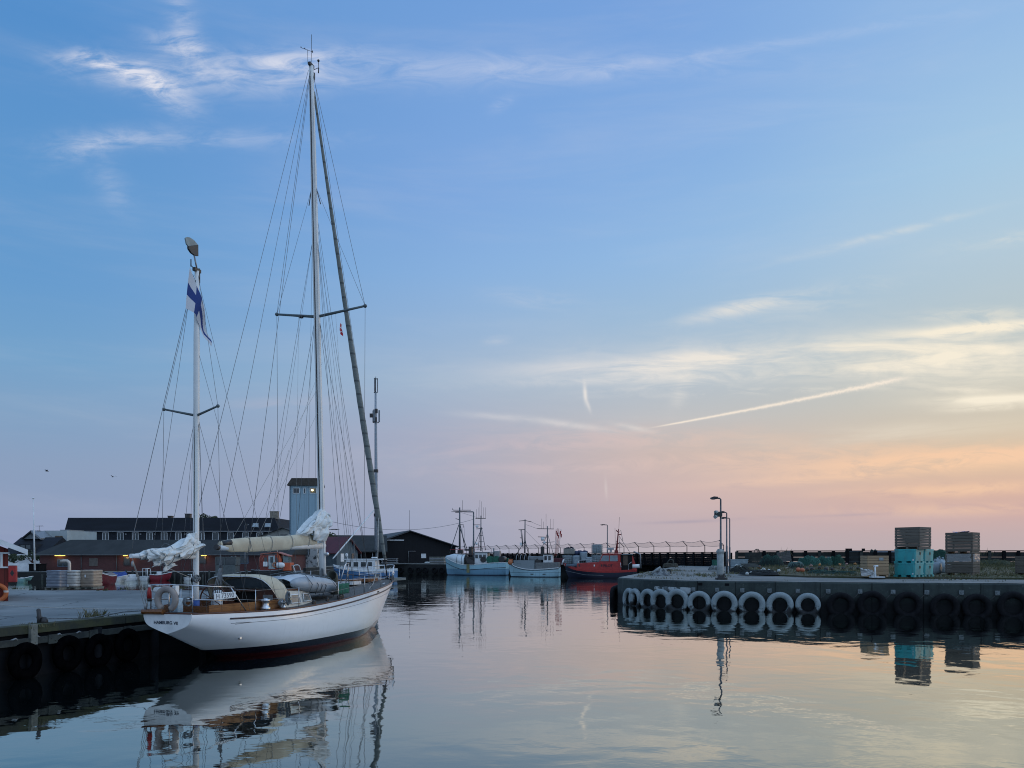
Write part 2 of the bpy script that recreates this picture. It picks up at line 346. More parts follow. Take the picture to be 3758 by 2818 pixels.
# ================================================================ WATER, QUAYS, GROUND
def water_mat():
    m = bpy.data.materials.new('harbour_water'); m.use_nodes = True; n = m.node_tree; n.nodes.clear()
    g = n.nodes.new('ShaderNodeNewGeometry'); s = n.nodes.new('ShaderNodeSeparateXYZ'); n.links.new(g.outputs['Position'], s.inputs[0])
    X, Y = E(n, s.outputs[0]), E(n, s.outputs[1])
    p = comb(n, X, Y, 0.)
    a = noise_tex(n, p, .55, 2, .5, .3)                       # lazy swell
    b = noise_tex(n, comb(n, X * .8, Y * 1.1, 4.), 2.1, 3, .5, .4)   # ripples
    c = noise_tex(n, comb(n, X * .35, Y, 9.), .11, 2, .5)              # wind patches
    far = Y.step(24., 75.)
    hgt = a * .016 + b * (.0026 + 0.) + b * far * .0075 * c.step(.35, .65)
    bp = n.nodes.new('ShaderNodeBump'); bp.inputs['Strength'].default_value = 1; bp.inputs['Distance'].default_value = 1
    n.links.new(hgt.o, bp.inputs['Height'])
    lw = n.nodes.new('ShaderNodeLayerWeight'); lw.inputs['Blend'].default_value = .5; n.links.new(bp.outputs[0], lw.inputs['Normal'])
    cr = n.nodes.new('ShaderNodeValToRGB'); n.links.new(lw.outputs['Facing'], cr.inputs[0])
    els = cr.color_ramp.elements
    while len(els) < 5: els.new(.5)
    for e, (q, v) in zip(els, ((0, .03), (.55, .14), (.74, .46), (.90, .84), (1, .96))): e.position = q; e.color = (v, v, v, 1)
    gl = n.nodes.new('ShaderNodeBsdfGlossy'); gl.inputs['Roughness'].default_value = .02; gl.inputs['Color'].default_value = (.95, .965, .91, 1); n.links.new(bp.outputs[0], gl.inputs['Normal'])
    df = n.nodes.new('ShaderNodeBsdfDiffuse'); df.inputs['Color'].default_value = (.003, .006, .007, 1)
    mx = n.nodes.new('ShaderNodeMixShader'); n.links.new(cr.outputs[0], mx.inputs[0]); n.links.new(df.outputs[0], mx.inputs[1]); n.links.new(gl.outputs[0], mx.inputs[2])
    o = n.nodes.new('ShaderNodeOutputMaterial'); n.links.new(mx.outputs[0], o.inputs[0])
    return m
w = MB(); w.poly([(-6000, -300, 0), (6000, -300, 0), (6000, 9000, 0), (-6000, 9000, 0)])
struct(w.build('water', water_mat()))
m_asph = mat('quay_asphalt', (.215, .23, .23), .9, (.12, .135, .14), .32, bump=.004, bscale=40, lo=.34, hi=.66, obj=False, detail=9, stretch=(1, .6, 1))
def cracked(m, cell, dark, stain):
    n = m.node_tree; b = n.nodes['Principled BSDF']; old = b.inputs['Base Color'].links[0].from_socket
    g = n.nodes.new('ShaderNodeNewGeometry'); nz = noise_tex(n, g.outputs['Position'], .6, 4, .6)
    v = n.nodes.new('ShaderNodeTexVoronoi'); v.feature = 'DISTANCE_TO_EDGE'; v.inputs['Scale'].default_value = 1 / cell
    ad = n.nodes.new('ShaderNodeVectorMath'); ad.operation = 'ADD'; n.links.new(g.outputs['Position'], ad.inputs[0]); n.links.new(comb(n, nz * 2.2, nz * -1.6, 0.), ad.inputs[1]); n.links.new(ad.outputs[0], v.inputs['Vector'])
    line = (E(n, v.outputs['Distance']).step(.010, .003)) * .75
    st = noise_tex(n, g.outputs['Position'], .19, 6, .62, .6).step(.54, .66) * stain
    c = mixc(n, st, old, dark); c = mixc(n, line, c, tuple(q * .4 for q in dark)); n.links.new(c, b.inputs['Base Color'])
cracked(m_asph, 4.5, (.07, .078, .08), .55)
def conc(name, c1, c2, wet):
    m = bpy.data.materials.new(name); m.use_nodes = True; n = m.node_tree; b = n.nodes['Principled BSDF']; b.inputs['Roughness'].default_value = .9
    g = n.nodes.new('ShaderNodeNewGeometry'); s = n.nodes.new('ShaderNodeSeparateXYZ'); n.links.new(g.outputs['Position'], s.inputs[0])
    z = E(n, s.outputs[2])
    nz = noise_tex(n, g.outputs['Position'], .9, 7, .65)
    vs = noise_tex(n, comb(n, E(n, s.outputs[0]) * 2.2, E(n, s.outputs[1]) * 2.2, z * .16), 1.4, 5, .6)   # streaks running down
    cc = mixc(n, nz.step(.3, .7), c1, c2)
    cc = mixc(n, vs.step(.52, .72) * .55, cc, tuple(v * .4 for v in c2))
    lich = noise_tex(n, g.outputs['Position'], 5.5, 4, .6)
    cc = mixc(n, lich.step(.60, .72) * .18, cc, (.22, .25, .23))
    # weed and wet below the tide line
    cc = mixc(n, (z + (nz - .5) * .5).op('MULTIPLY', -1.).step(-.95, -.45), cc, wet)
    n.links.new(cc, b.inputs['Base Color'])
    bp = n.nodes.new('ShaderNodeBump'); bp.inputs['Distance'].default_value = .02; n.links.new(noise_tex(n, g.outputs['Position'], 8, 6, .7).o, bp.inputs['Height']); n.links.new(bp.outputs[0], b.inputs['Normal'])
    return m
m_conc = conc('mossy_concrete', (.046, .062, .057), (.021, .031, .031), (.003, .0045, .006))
m_cap = mat('pale_concrete', (.24, .245, .235), .9, (.135, .145, .14), .8, bump=.01, bscale=12, obj=False, lo=.3, hi=.7)
# left quay (asphalt), the basin behind it and the far shore
LQ = 1.27
EA, EB = Vector((-12.20, 18.33, 0)), Vector((-10.86, 22.67, 0)); ED = (EB - EA).normalized()
E0 = EA - ED * 24; E1 = EA + ED * 11.8
far_l = [(E0.x - .22, E0.y), (E1.x - .22, E1.y), (-15.6, 39.6), (-90, 39.9), (-90, E0.y)]
q = MB(); q.prism(far_l, -3, LQ - .06); struct(q.build('quay_deck', m_asph))
# far shore and outer quay, one continuous ground
QZ = 1.6
shore = [(-25, 93.2), (-23.4, 120), (-19, 127), (4, 119.6), (25.4, 113), (20.4, 95.7), (11.8, 65.7), (7.03, 49), (7.2, 47.8), (7.49, 46.8), (8.0, 45.4), (8.56, 44.4), (9.33, 43.5), (10.4, 42.75), (11.6, 42.15), (16.2, 40.7), (25.6, 38.5), (90, 23.5), (200, 23), (300, 190), (110, 125), (34, 116), (28.5, 103), (-6, 156), (-25, 330)]
q = MB(); q.prism(shore, -3, QZ - .004); struct(q.build('harbour_ground', mat('harbour_concrete', (.20, .205, .20), .92, (.12, .13, .125), .35, bump=.01, bscale=6, obj=False, lo=.3, hi=.7)))
q = MB(); q.prism([(-400, 93.2), (-25, 93.2), (-25, 330), (-400, 330)], -3, 1.03); struct(q.build('shore_ground', MATS['harbour_concrete']))
cracked(MATS['harbour_concrete'], 3.6, (.07, .075, .07), .5)
# concrete quay wall of the near right quay, with a raised lip
def offs(pts, d):
    out = []
    for i, p in enumerate(pts):
        a = Vector(pts[max(i - 1, 0)]); b = Vector(pts[min(i + 1, len(pts) - 1)]); t = (b - a).normalized(); out.append((p[0] + t.y * d, p[1] - t.x * d))
    return out
edge = [(25.4, 113), (20.4, 95.7), (11.8, 65.7), (7.03, 49), (7.2, 47.8), (7.49, 46.8), (8.0, 45.4), (8.56, 44.4), (9.33, 43.5), (10.4, 42.75), (11.6, 42.15), (16.2, 40.7), (25.6, 38.5), (90, 23.5)]
fine = []
for i in range(len(edge) - 1):
    a, b = Vector(edge[i]), Vector(edge[i + 1]); k = max(1, int((b - a).length / 1.2))
    fine += [tuple(a.lerp(b, j / k)) for j in range(k)]
fine.append(edge[-1])
outer = offs(fine, .30); capin = offs(fine, -.55)
qw = thing('quay_wall', 'long mossy concrete quay wall hung with a row of tyres', 'quay wall')
def wob(p, s): return s * noise.noise(Vector((p[0] * .9, p[1] * .9, 4)))
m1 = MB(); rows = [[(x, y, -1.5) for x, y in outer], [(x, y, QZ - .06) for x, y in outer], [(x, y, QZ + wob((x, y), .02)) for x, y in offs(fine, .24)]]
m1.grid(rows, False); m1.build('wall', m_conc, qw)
m2 = MB(); a_, b_ = offs(fine, .245), capin
m2.grid([[(x, y, QZ + .012 + wob((x, y), .02)) for x, y in a_], [(x, y, QZ + .02) for x, y in b_], [(x, y, QZ - .05) for x, y in b_]], False); m2.build('coping', m_cap, qw)
# concrete apron along the right quay and the grass behind it
gr_in = [gd(*p, QZ) for p in ((2820, 2112), (2960, 2119), (3100, 2121), (3300, 2124), (3480, 2124), (3600, 2126), (3758, 2127))]
grass_poly = [(p.x, p.y) for p in gr_in] + [(60, 36), (110, 120), (33, 114), (28, 98), (24.5, 84), (20, 66), (17.5, 55)]
m_grass = mat('rough_grass_ground', (.048, .055, .022), .95, (.085, .075, .05), .8, bump=.03, bscale=20, obj=False)
GZ = QZ + .10
q = MB(); q.prism(grass_poly, QZ - .05, GZ); tag(struct(q.build('grass_ground', m_grass)), 'patchy grass ground strewn with fishing gear', 'ground')
def inpoly(x, y, P):
    r = False; j = len(P) - 1
    for i in range(len(P)):
        if (P[i][1] > y) != (P[j][1] > y) and x < (P[j][0] - P[i][0]) * (y - P[i][1]) / (P[j][1] - P[i][1]) + P[i][0]: r = not r
        j = i
    return r
def blades(mb, x, y, z, h, n=5, sp=.06):
    for _ in range(n):
        a = random.uniform(0, 6.28); l = random.uniform(.2, .7) * h; hh = h * random.uniform(.5, 1.1); bx, by = x + random.uniform(-sp, sp), y + random.uniform(-sp, sp); wv = .012 + .008 * h
        c, s = math.cos(a), math.sin(a)
        mb.add([(bx - s * wv, by + c * wv, z), (bx + s * wv, by - c * wv, z), (bx + c * l * .4 + s * wv * .6, by + s * l * .4 - c * wv * .6, z + hh * .6), (bx + c * l, by + s * l, z + hh)], [(0, 1, 2), (0, 2, 3)])
m_blade = mat('grass_blades', (.075, .085, .028), .9, (.13, .115, .06), 1.2, obj=False)
gmb = MB(); cnt = 0
while cnt < 3000:
    y = 40 + 72 * random.random() ** 1.8; x = y * random.uniform(.28, .72)
    if inpoly(x, y, grass_poly) and noise.noise(Vector((x * .35, y * .35, 1))) > -.12 and y > 30:
        blades(gmb, x, y, GZ, random.uniform(.08, .26) * (1.6 if y > 60 else 1), 4, .12); cnt += 1
for i in range(len(fine) - 1):          # weeds along the coping
    p = capin[i]
    for _ in range(6 if (p[1] > 43.5 and p[1] < 75) else 1):
        if random.random() < .7: blades(gmb, p[0] + random.uniform(0, 1.2), p[1] + random.uniform(0, 1.2), QZ + .01, random.uniform(.06, .2), 4, .15)
for cxp, cyp, k in ((2600, 2112, 60), (2680, 2106, 50), (2395, 2105, 70), (2480, 2096, 60), (2440, 2108, 30), (3500, 2128, 30), (3700, 2118, 60), (2620, 2117, 40), (2850, 2106, 40)):
    c0 = gd(cxp, cyp, QZ)
    for _ in range(k): blades(gmb, c0.x + random.gauss(0, .8), c0.y + random.gauss(0, 1.3), QZ + .005, random.uniform(.08, .25), 4, .1)
tag(gmb.build('grass', m_blade), 'rough grass tufts growing on the right quay', 'grass', kind='stuff')
# ================================================================ THE YAWL
YS, YA = Vector((-9.156, 20.44, 0)), R(74.4)
yca, ysa = math.cos(YA), math.sin(YA)
def yl(sx, sy, ly=0.):                 # where a sight line meets the boat's own fore-and-aft plane at ly
    u, v = (sx - CX) / F, -(sy - YH) / F
    t = (ly - YS.x * ysa + YS.y * yca) / (-u * ysa + yca)
    return Vector(((u * t - YS.x) * yca + (t - YS.y) * ysa, ly, H + t * v))
YL_ = 14.05
def interp(x, xs, ys):
    if x <= xs[0]: return ys[0]
    for i in range(len(xs) - 1):
        if x <= xs[i + 1]:
            t = (x - xs[i]) / (xs[i + 1] - xs[i]); return ys[i] + (ys[i + 1] - ys[i]) * t
    return ys[-1]
def spline(x, xs, ys):                 # monotone-ish cubic
    n = len(xs)
    if x <= xs[0]: return ys[0]
    if x >= xs[-1]: return ys[-1]
    i = max(k for k in range(n - 1) if xs[k] <= x)
    h = xs[i + 1] - xs[i]; t = (x - xs[i]) / h
    def sl(k):
        if k == 0: return (ys[1] - ys[0]) / (xs[1] - xs[0])
        if k == n - 1: return (ys[-1] - ys[-2]) / (xs[-1] - xs[-2])
        return (ys[k + 1] - ys[k - 1]) / (xs[k + 1] - xs[k - 1])
    a, b = sl(i) * h, sl(i + 1) * h; t2, t3 = t * t, t * t * t
    return (2 * t3 - 3 * t2 + 1) * ys[i] + (t3 - 2 * t2 + t) * a + (-2 * t3 + 3 * t2) * ys[i + 1] + (t3 - t2) * b
def class_hull(L, beam, sheer, keel, secs, n=56):
    """beam/sheer/keel: (xs, ys) curves; secs: [(x, [(sy, sz)...])...] normalised half sections, blended along x"""
    B = lambda x: max(.02, spline(x, *beam)); Z = lambda x: spline(x, *sheer); K = lambda x: spline(x, *keel)
    def sec(x):
        for i in range(len(secs) - 1):
            if x <= secs[i + 1][0]:
                t = max(0., (x - secs[i][0]) / (secs[i + 1][0] - secs[i][0])); t = t * t * (3 - 2 * t)
                return [(a[0] + (b[0] - a[0]) * t, a[1] + (b[1] - a[1]) * t) for a, b in zip(secs[i][1], secs[i + 1][1])]
        return secs[-1][1]
    def pts(x):
        b, zs, zk = B(x), Z(x), K(x)
        return [(x, -b * sy, zk + (zs - zk) * sz) for sy, sz in sec(x)]
    def side(x, z):                    # starboard half breadth at height z
        P = pts(x)
        for a, b in zip(P, P[1:]):
            if a[2] <= z <= b[2]:
                t = (z - a[2]) / max(1e-6, b[2] - a[2]); return -(a[1] + (b[1] - a[1]) * t)
        return -P[-1][1] if z > P[-1][2] else 0.
    xs = [L * i / n for i in range(n + 1)]
    rows = []
    for x in xs:
        P = pts(x); rows.append([(p[0], -p[1], p[2]) for p in P[::-1]] + P[1:])
    return rows, B, Z, K, side
def resample(P, k):                    # smooth a half section to k points
    xs = [0.]
    for a, b in zip(P, P[1:]): xs.append(xs[-1] + math.hypot(b[0] - a[0], b[1] - a[1]))
    return [(spline(xs[-1] * i / (k - 1), xs, [p[0] for p in P]), spline(xs[-1] * i / (k - 1), xs, [p[1] for p in P])) for i in range(k)]
S_st = resample([(0, 0), (.28, .12), (.55, .25), (.76, .37), (.89, .50), (.96, .66), (1, .84), (1, 1)], 16)
S_md = resample([(0, 0), (.3, .06), (.55, .17), (.75, .31), (.88, .47), (.95, .63), (.99, .82), (1, 1)], 16)
S_bw = resample([(0, 0), (.15, .14), (.30, .30), (.46, .47), (.62, .63), (.78, .79), (.91, .91), (1, 1)], 16)
yh_beam = ([0, 1.4, 3.5, 6.3, 8.4, 10.5, 12.3, 13.4, 14.05], [.755, 1.17, 1.60, 1.82, 1.77, 1.46, .92, .42, .05])
yh_sheer = ([0, 2, 3.6, 5, 6.6, 8.2, 9.9, 11.4, 14.05], [1.46, 1.40, 1.39, 1.44, 1.54, 1.66, 1.78, 1.87, 1.96])
yh_keel = ([0, 1.2, 2.2, 4, 6, 10, 11.6, 12.5, 13.0, 13.5, 14.05], [.915, .40, .02, -.6, -.9, -.8, -.42, .0, .42, 1.02, 1.80])
rows, yB, yZ, yK, ySide = class_hull(YL_, yh_beam, yh_sheer, yh_keel, [(0, S_st), (5.5, S_md), (7.5, S_md), (13.4, S_bw)])
def hullmat():
    m = bpy.data.materials.new('yacht_topsides'); m.use_nodes = True; n = m.node_tree; b = n.nodes['Principled BSDF']
    b.inputs['Roughness'].default_value = .22; b.inputs['Coat Weight'].default_value = .3; b.inputs['Coat Roughness'].default_value = .1
    t = n.nodes.new('ShaderNodeTexCoord'); s = n.nodes.new('ShaderNodeSeparateXYZ'); n.links.new(t.outputs['Object'], s.inputs[0])
    z = E(n, s.outputs[2]); x = E(n, s.outputs[0])
    g = noise_tex(n, comb(n, x * .8, 0., z * 2.), 2, 5, .6)
    st = noise_tex(n, comb(n, x * 7., 0., z * .5), 2, 4, .6)
    white = mixc(n, g.step(.4, .7) * .35, (.79, .81, .83), (.69, .71, .73))
    white = mixc(n, st.step(.55, .75) * .16, white, (.45, .45, .42))
    scum = (z + (st - .5) * .22).step(.62, .34) * .30
    white = mixc(n, scum, white, (.40, .40, .33))
    c = mixc(n, z.step(.318, .322), (.010, .012, .022), white)
    c = mixc(n, z.step(.10, .104), (.065, .010, .013), c)
    n.links.new(c, b.inputs['Base Color']); return m
YR = thing('sailing_yacht', 'large white two-masted sailing yacht moored at the left quay', 'sailing yacht', YS, YA)
m_top = hullmat()
hb = MB(); hb.grid(rows, True)
hull = hb.build('hull', m_top, YR)
tr = MB(); tr.poly([(p[0] - .004, p[1], p[2]) for p in rows[0]]); tr.build('transom', m_white, hull)
# deck and bulwark cap
dk = MB(); DX = [YL_ * i / 56 for i in range(57)]
dk.grid([[(x, yB(x) * k * .985, yZ(x) - .05 + .06 * (1 - k * k)) for k in (1, .6, .2, -.2, -.6, -1)] for x in DX], True)
m_deck = boards('laid_teak_deck', (.135, .125, .115), (.09, .085, .08), .055, 'Y', .07, .85)
dk.build('deck', m_deck, YR)
def edge_tube(f, r, x0, x1, off=0., n=60, both=True, dz=0.):
    mb = MB()
    for sgn in ((1, -1) if both else (-1,)):
        pts = []
        for i in range(n + 1):
            x = x0 + (x1 - x0) * i / n; z = f(x); pts.append((x, sgn * (ySide(x, z) + off), z + dz))
        mb.tube(pts, r, 6)
    return mb
edge_tube(lambda x: yZ(x), .026, .02, 13.98, -.012).build('toe_rail', m_mahog, YR)
tc_ = MB(); tc_.tube([(0, yB(0) * k, 1.468) for k in (1, .5, 0, -.5, -1)], .024, 6); tc_.build('taffrail', m_mahog, YR)
m_rub = mat('rubbing_strake', (.055, .032, .035), .4, (.04, .022, .024), 4)
edge_tube(lambda x: yZ(x) - .165 - .01 * (x > 9), .026, 1.15, 13.85, .002).build('rub_rail', m_rub, YR)
m_cove = mat('cove_line_paint', (.13, .14, .16), .4)
cv = edge_tube(lambda x: yZ(x) - .30 - .012 * max(0, x - 6), .006, 1.2, 13.3, .000)
for zz in (-.03, .03): cv.tube([(1.95, -ySide(1.95, yZ(1.9) - .30) - .002, yZ(1.9) - .30), (1.35, -ySide(1.35, yZ(1.35) - .30 + zz) - .002, yZ(1.35) - .30 + zz)], .005, 4)
cv.build('cove_stripe', m_cove, YR)
# name on the transom
m_letter = mat('dark_blue_lettering', (.015, .03, .06), .5)
Mx = Matrix.Translation((-.012, 0, 0)) @ Matrix.Rotation(-math.pi / 2, 4, 'Z') @ Matrix.Rotation(math.pi / 2, 4, 'X')
lettering('name_lettering', 'HAMBURG', .122, m_letter, hull, Matrix.Translation((0, .13, 1.215)) @ Mx, .003, .0006)
lettering('name_lettering', 'VII', .122, m_letter, hull, Matrix.Translation((0, -.27, 1.205)) @ Mx, .003, .0006)
lg = MB(); lg.tube([(1.75, -ySide(1.75, .66) + .01, .66), (1.73, -ySide(1.75, .66) - .04, .66)], [.05, .035], 8); lg.build('exhaust_outlet', m_steel, YR)
fl = MB(); p = (9.3, -ySide(9.3, yZ(9.3) - .1) - .006, yZ(9.3) - .1); fl.cb(p, (.16, .02, .05), rz=-.2); fl.build('fairlead', m_dark, YR)
bk = MB(); bk.tube([(-.02, .77, 1.50), (-.02, .10, 1.505)], .075, 10); bk.build('boomkin', m_varn, YR, .004)
# cockpit, coamings, companionway
cp = MB()
for s in (1, -1):
    pts0 = [(x, s * (yB(x) - .26), 0) for x in (.75, 1.3, 2.0, 2.8, 3.5)]
    for (a, b) in zip(pts0, pts0[1:]):
        z0 = 1.38
        for d0, d1 in ((0, .045),):
            vs = [(a[0], a[1], z0), (b[0], b[1], z0), (b[0], b[1], z0 + .25 + .012 * b[0]), (a[0], a[1], z0 + .25 + .012 * a[0])]
            vs2 = [(v[0], v[1] - s * d1, v[2]) for v in vs]
            cp.add(vs + vs2, [(0, 1, 2, 3), (7, 6, 5, 4), (3, 2, 6, 7), (0, 3, 7, 4), (1, 5, 6, 2)])
cp.cb((.75, 0, 1.50), (.05, 1.5, .24))
cp.build('cockpit_coaming', m_varn, YR)
cs = MB(); cs.box(.8, 3.42, -1.0, 1.0, 1.38, 1.44); cs.build('cockpit_floor', m_mahog, YR)
bh = MB(); bh.box(3.42, 3.50, -1.08, -.42, 1.40, 1.90); bh.box(3.42, 3.50, .42, 1.08, 1.40, 1.90); bh.box(3.42, 3.50, -.42, .42, 1.40, 1.55); bh.box(3.40, 3.52, -1.10, 1.10, 1.90, 1.97)
bh.build('companionway_bulkhead', m_mahog, YR)
for y_ in (-.98, .62): bw = MB(); bw.box(3.408, 3.415, y_, y_ + .34, 1.60, 1.80); bw.build('bulkhead_window', mat('pale_window', (.30, .32, .32), .3), YR)
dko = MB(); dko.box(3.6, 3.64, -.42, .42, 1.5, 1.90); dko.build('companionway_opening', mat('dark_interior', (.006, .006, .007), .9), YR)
# cabin trunk forward of the cockpit
ct = MB(); prof = [(3.5, 1.12, 1.38, 1.92), (4.2, 1.16, 1.39, 1.92), (5.0, 1.14, 1.41, 1.88), (5.55, 1.06, 1.43, 1.84), (5.85, .98, 1.45, 1.50)]
for s in (1, -1): ct.grid([[(x, s * b, z0), (x, s * (b - .05), z0 + (z1 - z0) * .5), (x, s * (b - .10), z1)] for x, b, z0, z1 in prof], False)
ct.grid([[(x, (b - .10) * k, z1 + .07 * (1 - k * k)) for k in (1, .5, 0, -.5, -1)] for x, b, z0, z1 in prof], True)
ct.poly([(5.85, .98, 1.45), (5.85, .88, 1.50), (5.85, -.88, 1.50), (5.85, -.98, 1.45)])
ct.build('cabin_trunk', mat('cabin_paint', (.56, .57, .53), .4, (.48, .49, .45), 3), YR)
for s in (1, -1): tm = MB(); tm.tube([(x, s * (b - .09), z1 + .005) for x, b, z0, z1 in prof[:-1]], .028, 6); tm.build('cabin_trim', m_mahog, YR)
def sidewin(x0, x1, z0, z1, y0, y1):
    f = MB(); g = MB(); P = [(x0, y0, z0), (x1, y1, z0), (x1 - .1, y1 + .04, z1), (x0 + .02, y0 + .04, z1)]
    f.tube([Vector(v) for v in P + [P[0], P[1]]], .022, 6)
    o = f.build('window_frame', m_white, YR)
    g.poly([(v[0], v[1] + .006, v[2]) for v in P]); g.build('pane', mat('bright_pane', (.20, .23, .23), .08, spec=.9), o)
sidewin(4.92, 5.52, 1.52, 1.76, -1.145, -1.07); sidewin(4.15, 4.75, 1.50, 1.76, -1.165, -1.155)
htc = MB(); htc.cb((4.4, -.2, 2.01), (.6, .6, .08)); htc.build('hatch', m_white, YR, .015)
# sprayhood: canvas arch open aft
sh = MB(); arch = []
def archrow(x, hw, zt, zb, shift, k=21):
    out = []
    for i in range(k):
        q = math.pi * i / (k - 1); c_, s_2 = math.cos(q), math.sin(q); p = 4.4
        rr = 1 / ((abs(c_) ** p + abs(s_2) ** p) ** (1 / p)); y, h = -c_ * rr * hw, s_2 * rr
        z = zb + (zt - zb) * h; y *= 1 - .10 * h
        out.append((x + shift * (1 - h), y, z + .010 * noise.noise(Vector((x * 3, i * .6, 1)))))
    return out
for x, hw, zt, zb, sf in ((2.85, 1.20, 2.38, 1.62, .55), (3.05, 1.21, 2.42, 1.60, .48), (3.35, 1.22, 2.43, 1.60, .36), (3.65, 1.22, 2.40, 1.60, .24), (3.85, 1.21, 2.30, 1.60, .16), (4.02, 1.19, 2.10, 1.62, .1), (4.15, 1.16, 1.92, 1.66, .06)): arch.append(archrow(x, hw, zt, zb, sf))
sh.grid(arch, True)
o = sh.build('sprayhood', m_canvas, YR); so_ = o.modifiers.new('thick', 'SOLIDIFY'); so_.thickness = .012
pw = MB(); pw.grid([[(x, y, z) for y in (-.95, -.5, 0, .5, .95)] for x, z in ((3.93, 2.26), (4.04, 2.12), (4.12, 2.0))], True); pw.build('sprayhood_window', mat('sky_toned_vinyl', (.19, .24, .29), .15, (.14, .18, .22), 2, spec=.8), o)  # opaque panel, the sky showing through is put into its grey-blue
fr = MB(); fr.tube([Vector(p) - Vector((0, 0, .012)) for p in arch[0]], .014, 6); fr.tube([Vector(p) - Vector((0, 0, .02)) for p in arch[3]], .012, 6); fr.build('sprayhood_frame', m_steel, o)
wi = MB(); wi.grid([[(3.78 + .2 * (1 - v), y * .95, 1.96 + .34 * v * (1 - .25 * (y / 1.05) ** 2)) for v in (0, .33, .66, 1)] for y in (-1.05, -.7, -.35, 0, .35, .7, 1.05)], True); wi.build('inner_window', mat('sky_toned_vinyl', (0, 0, 0)), o)
# steering wheel and pedestal
wc = yl(775, 2204, .1); wh = MB(); Mw = Matrix.Translation((1.95, .05, 1.72)) @ Matrix.Rotation(math.pi / 2, 4, 'Y')
wh.torus(.43, .022, 30, 8, Mw)
for k in range(6):
    a = k * math.pi / 3; wh.tube([(1.95, .05, 1.72), (1.95, .05 + .43 * math.sin(a), 1.72 + .43 * math.cos(a))], .014, 5)
wh.build('steering_wheel', m_mahog, YR)
pd = MB(); pd.lathe([(.0, 0), (.17, 0), (.12, .15), (.11, .38), (.15, .45), (.13, .55), (0, .58)], 14, Matrix.Translation((2.2, .05, 1.42))); pd.build('binnacle', m_white, YR)
def winch(x, y, z, s=1.):
    w_ = MB(); w_.lathe([(0, 0), (.13, 0), (.13, .05), (.095, .08), (.085, .16), (.10, .20), (.12, .22), (.12, .26), (.06, .27), (.05, .29), (0, .29)], 18, Matrix.Translation((x, y, z)) @ Matrix.Scale(s, 4)); return w_.build('winch', m_steel, YR)
winch(2.54, -1.30, 1.42, 1.15); winch(2.54, 1.30, 1.42, 1.15); winch(3.3, -1.40, 1.42, .8)
# rails: stanchions, lifelines, pushpit, pulpit
def rail_y(x): return yB(x) - .07
stx = [2.1, 3.9, 6.1, 8.1, 9.9, 11.5]
for s in (1, -1):
    for x in stx:
        st = MB(); st.tube([(x, s * rail_y(x), yZ(x) - .04), (x, s * rail_y(x), yZ(x) + .62)], .013, 6); st.build('stanchion', m_steel, YR)
    for h in (.60, .32):
        ll = MB(); ll.tube([(1.35, s * rail_y(1.35), yZ(1.35) + h + .05)] + [(x, s * rail_y(x), yZ(x) + h) for x in stx] + [(12.9, s * rail_y(12.9), yZ(12.9) + h)], .0055, 5); ll.build('lifeline', m_galv, YR)
ps = MB(); zt = 1.46
top = [(1.35, -1.08, zt + .66), (.7, -.92, zt + .70), (.18, -.70, zt + .74), (.06, -.4, zt + .76), (.04, 0, zt + .77), (.06, .4, zt + .76), (.18, .70, zt + .74), (.7, .92, zt + .70), (1.35, 1.08, zt + .66)]
ps.tube(top, .016, 8); ps.tube([(x, y, z - .37) for x, y, z in top[:3]], .014, 8); ps.tube([(x, y, z - .37) for x, y, z in top[6:]], .014, 8)
for x, y in ((.16, -.66), (.16, .66), (.06, 0)): ps.tube([(x, y, zt - .03), (x, y, zt + .75)], .016, 8)
for s in (1, -1): ps.tube([(1.25, s * 1.05, zt + .66), (1.75, s * 1.20, 1.42)], .016, 8)
ps.build('pushpit', m_steel, YR)
pt = MB(); z0 = 1.93
tp = [(12.6, -.80, z0 + .55), (13.3, -.52, z0 + .60), (13.95, -.24, z0 + .64), (14.22, 0, z0 + .66), (13.95, .24, z0 + .64), (13.3, .52, z0 + .60), (12.6, .80, z0 + .55)]
pt.tube(tp, .017, 8); pt.tube([(x, y, z - .3) for x, y, z in tp[:3]], .013, 8); pt.tube([(x, y, z - .3) for x, y, z in tp[4:]], .013, 8)
for x, y in ((12.6, .8), (13.3, .5), (13.95, .22), (12.6, -.8), (13.3, -.5), (13.95, -.22)): pt.tube([(x, y * .9, z0 - .03), (x, y, z0 + .6)], .015, 8)
pt.build('pulpit', m_steel, YR)
br_ = MB(); br_.cb((14.0, 0, 1.98), (.5, .22, .06)); br_.tube([(14.2, -.1, 2.0), (14.2, .1, 2.0)], .06, 10); br_.tube([(14.12, 0, 2.0), (14.2, .02, 1.75), (14.1, .05, 1.5)], .03, 6); br_.tube([(14.1, -.12, 1.55), (14.14, .14, 1.5)], .035, 6); br_.build('bow_roller', m_dark, YR)
ws = MB(); ws.lathe([(0, 0), (.16, 0), (.16, .12), (.1, .16), (.12, .26), (.16, .3), (0, .32)], 14, Matrix.Translation((12.7, 0, 1.92))); ws.cb((12.5, .1, 2.0), (.3, .35, .2)); ws.build('windlass', m_galv, YR, .02)
fh = MB(); fh.cb((10.3, .05, 1.93), (.75, .7, .16)); fh.build('fore_hatch', m_white, YR, .02)
fht = MB(); fht.box(9.9, 10.7, -.32, .42, 2.012, 2.06); fht.build('hatch_lid', m_varn, YR, .01)
sl_ = MB(); sl_.box(11.3, 12.2, -.3, .3, 1.93, 2.06); sl_.build('skylight', m_varn, YR, .015)
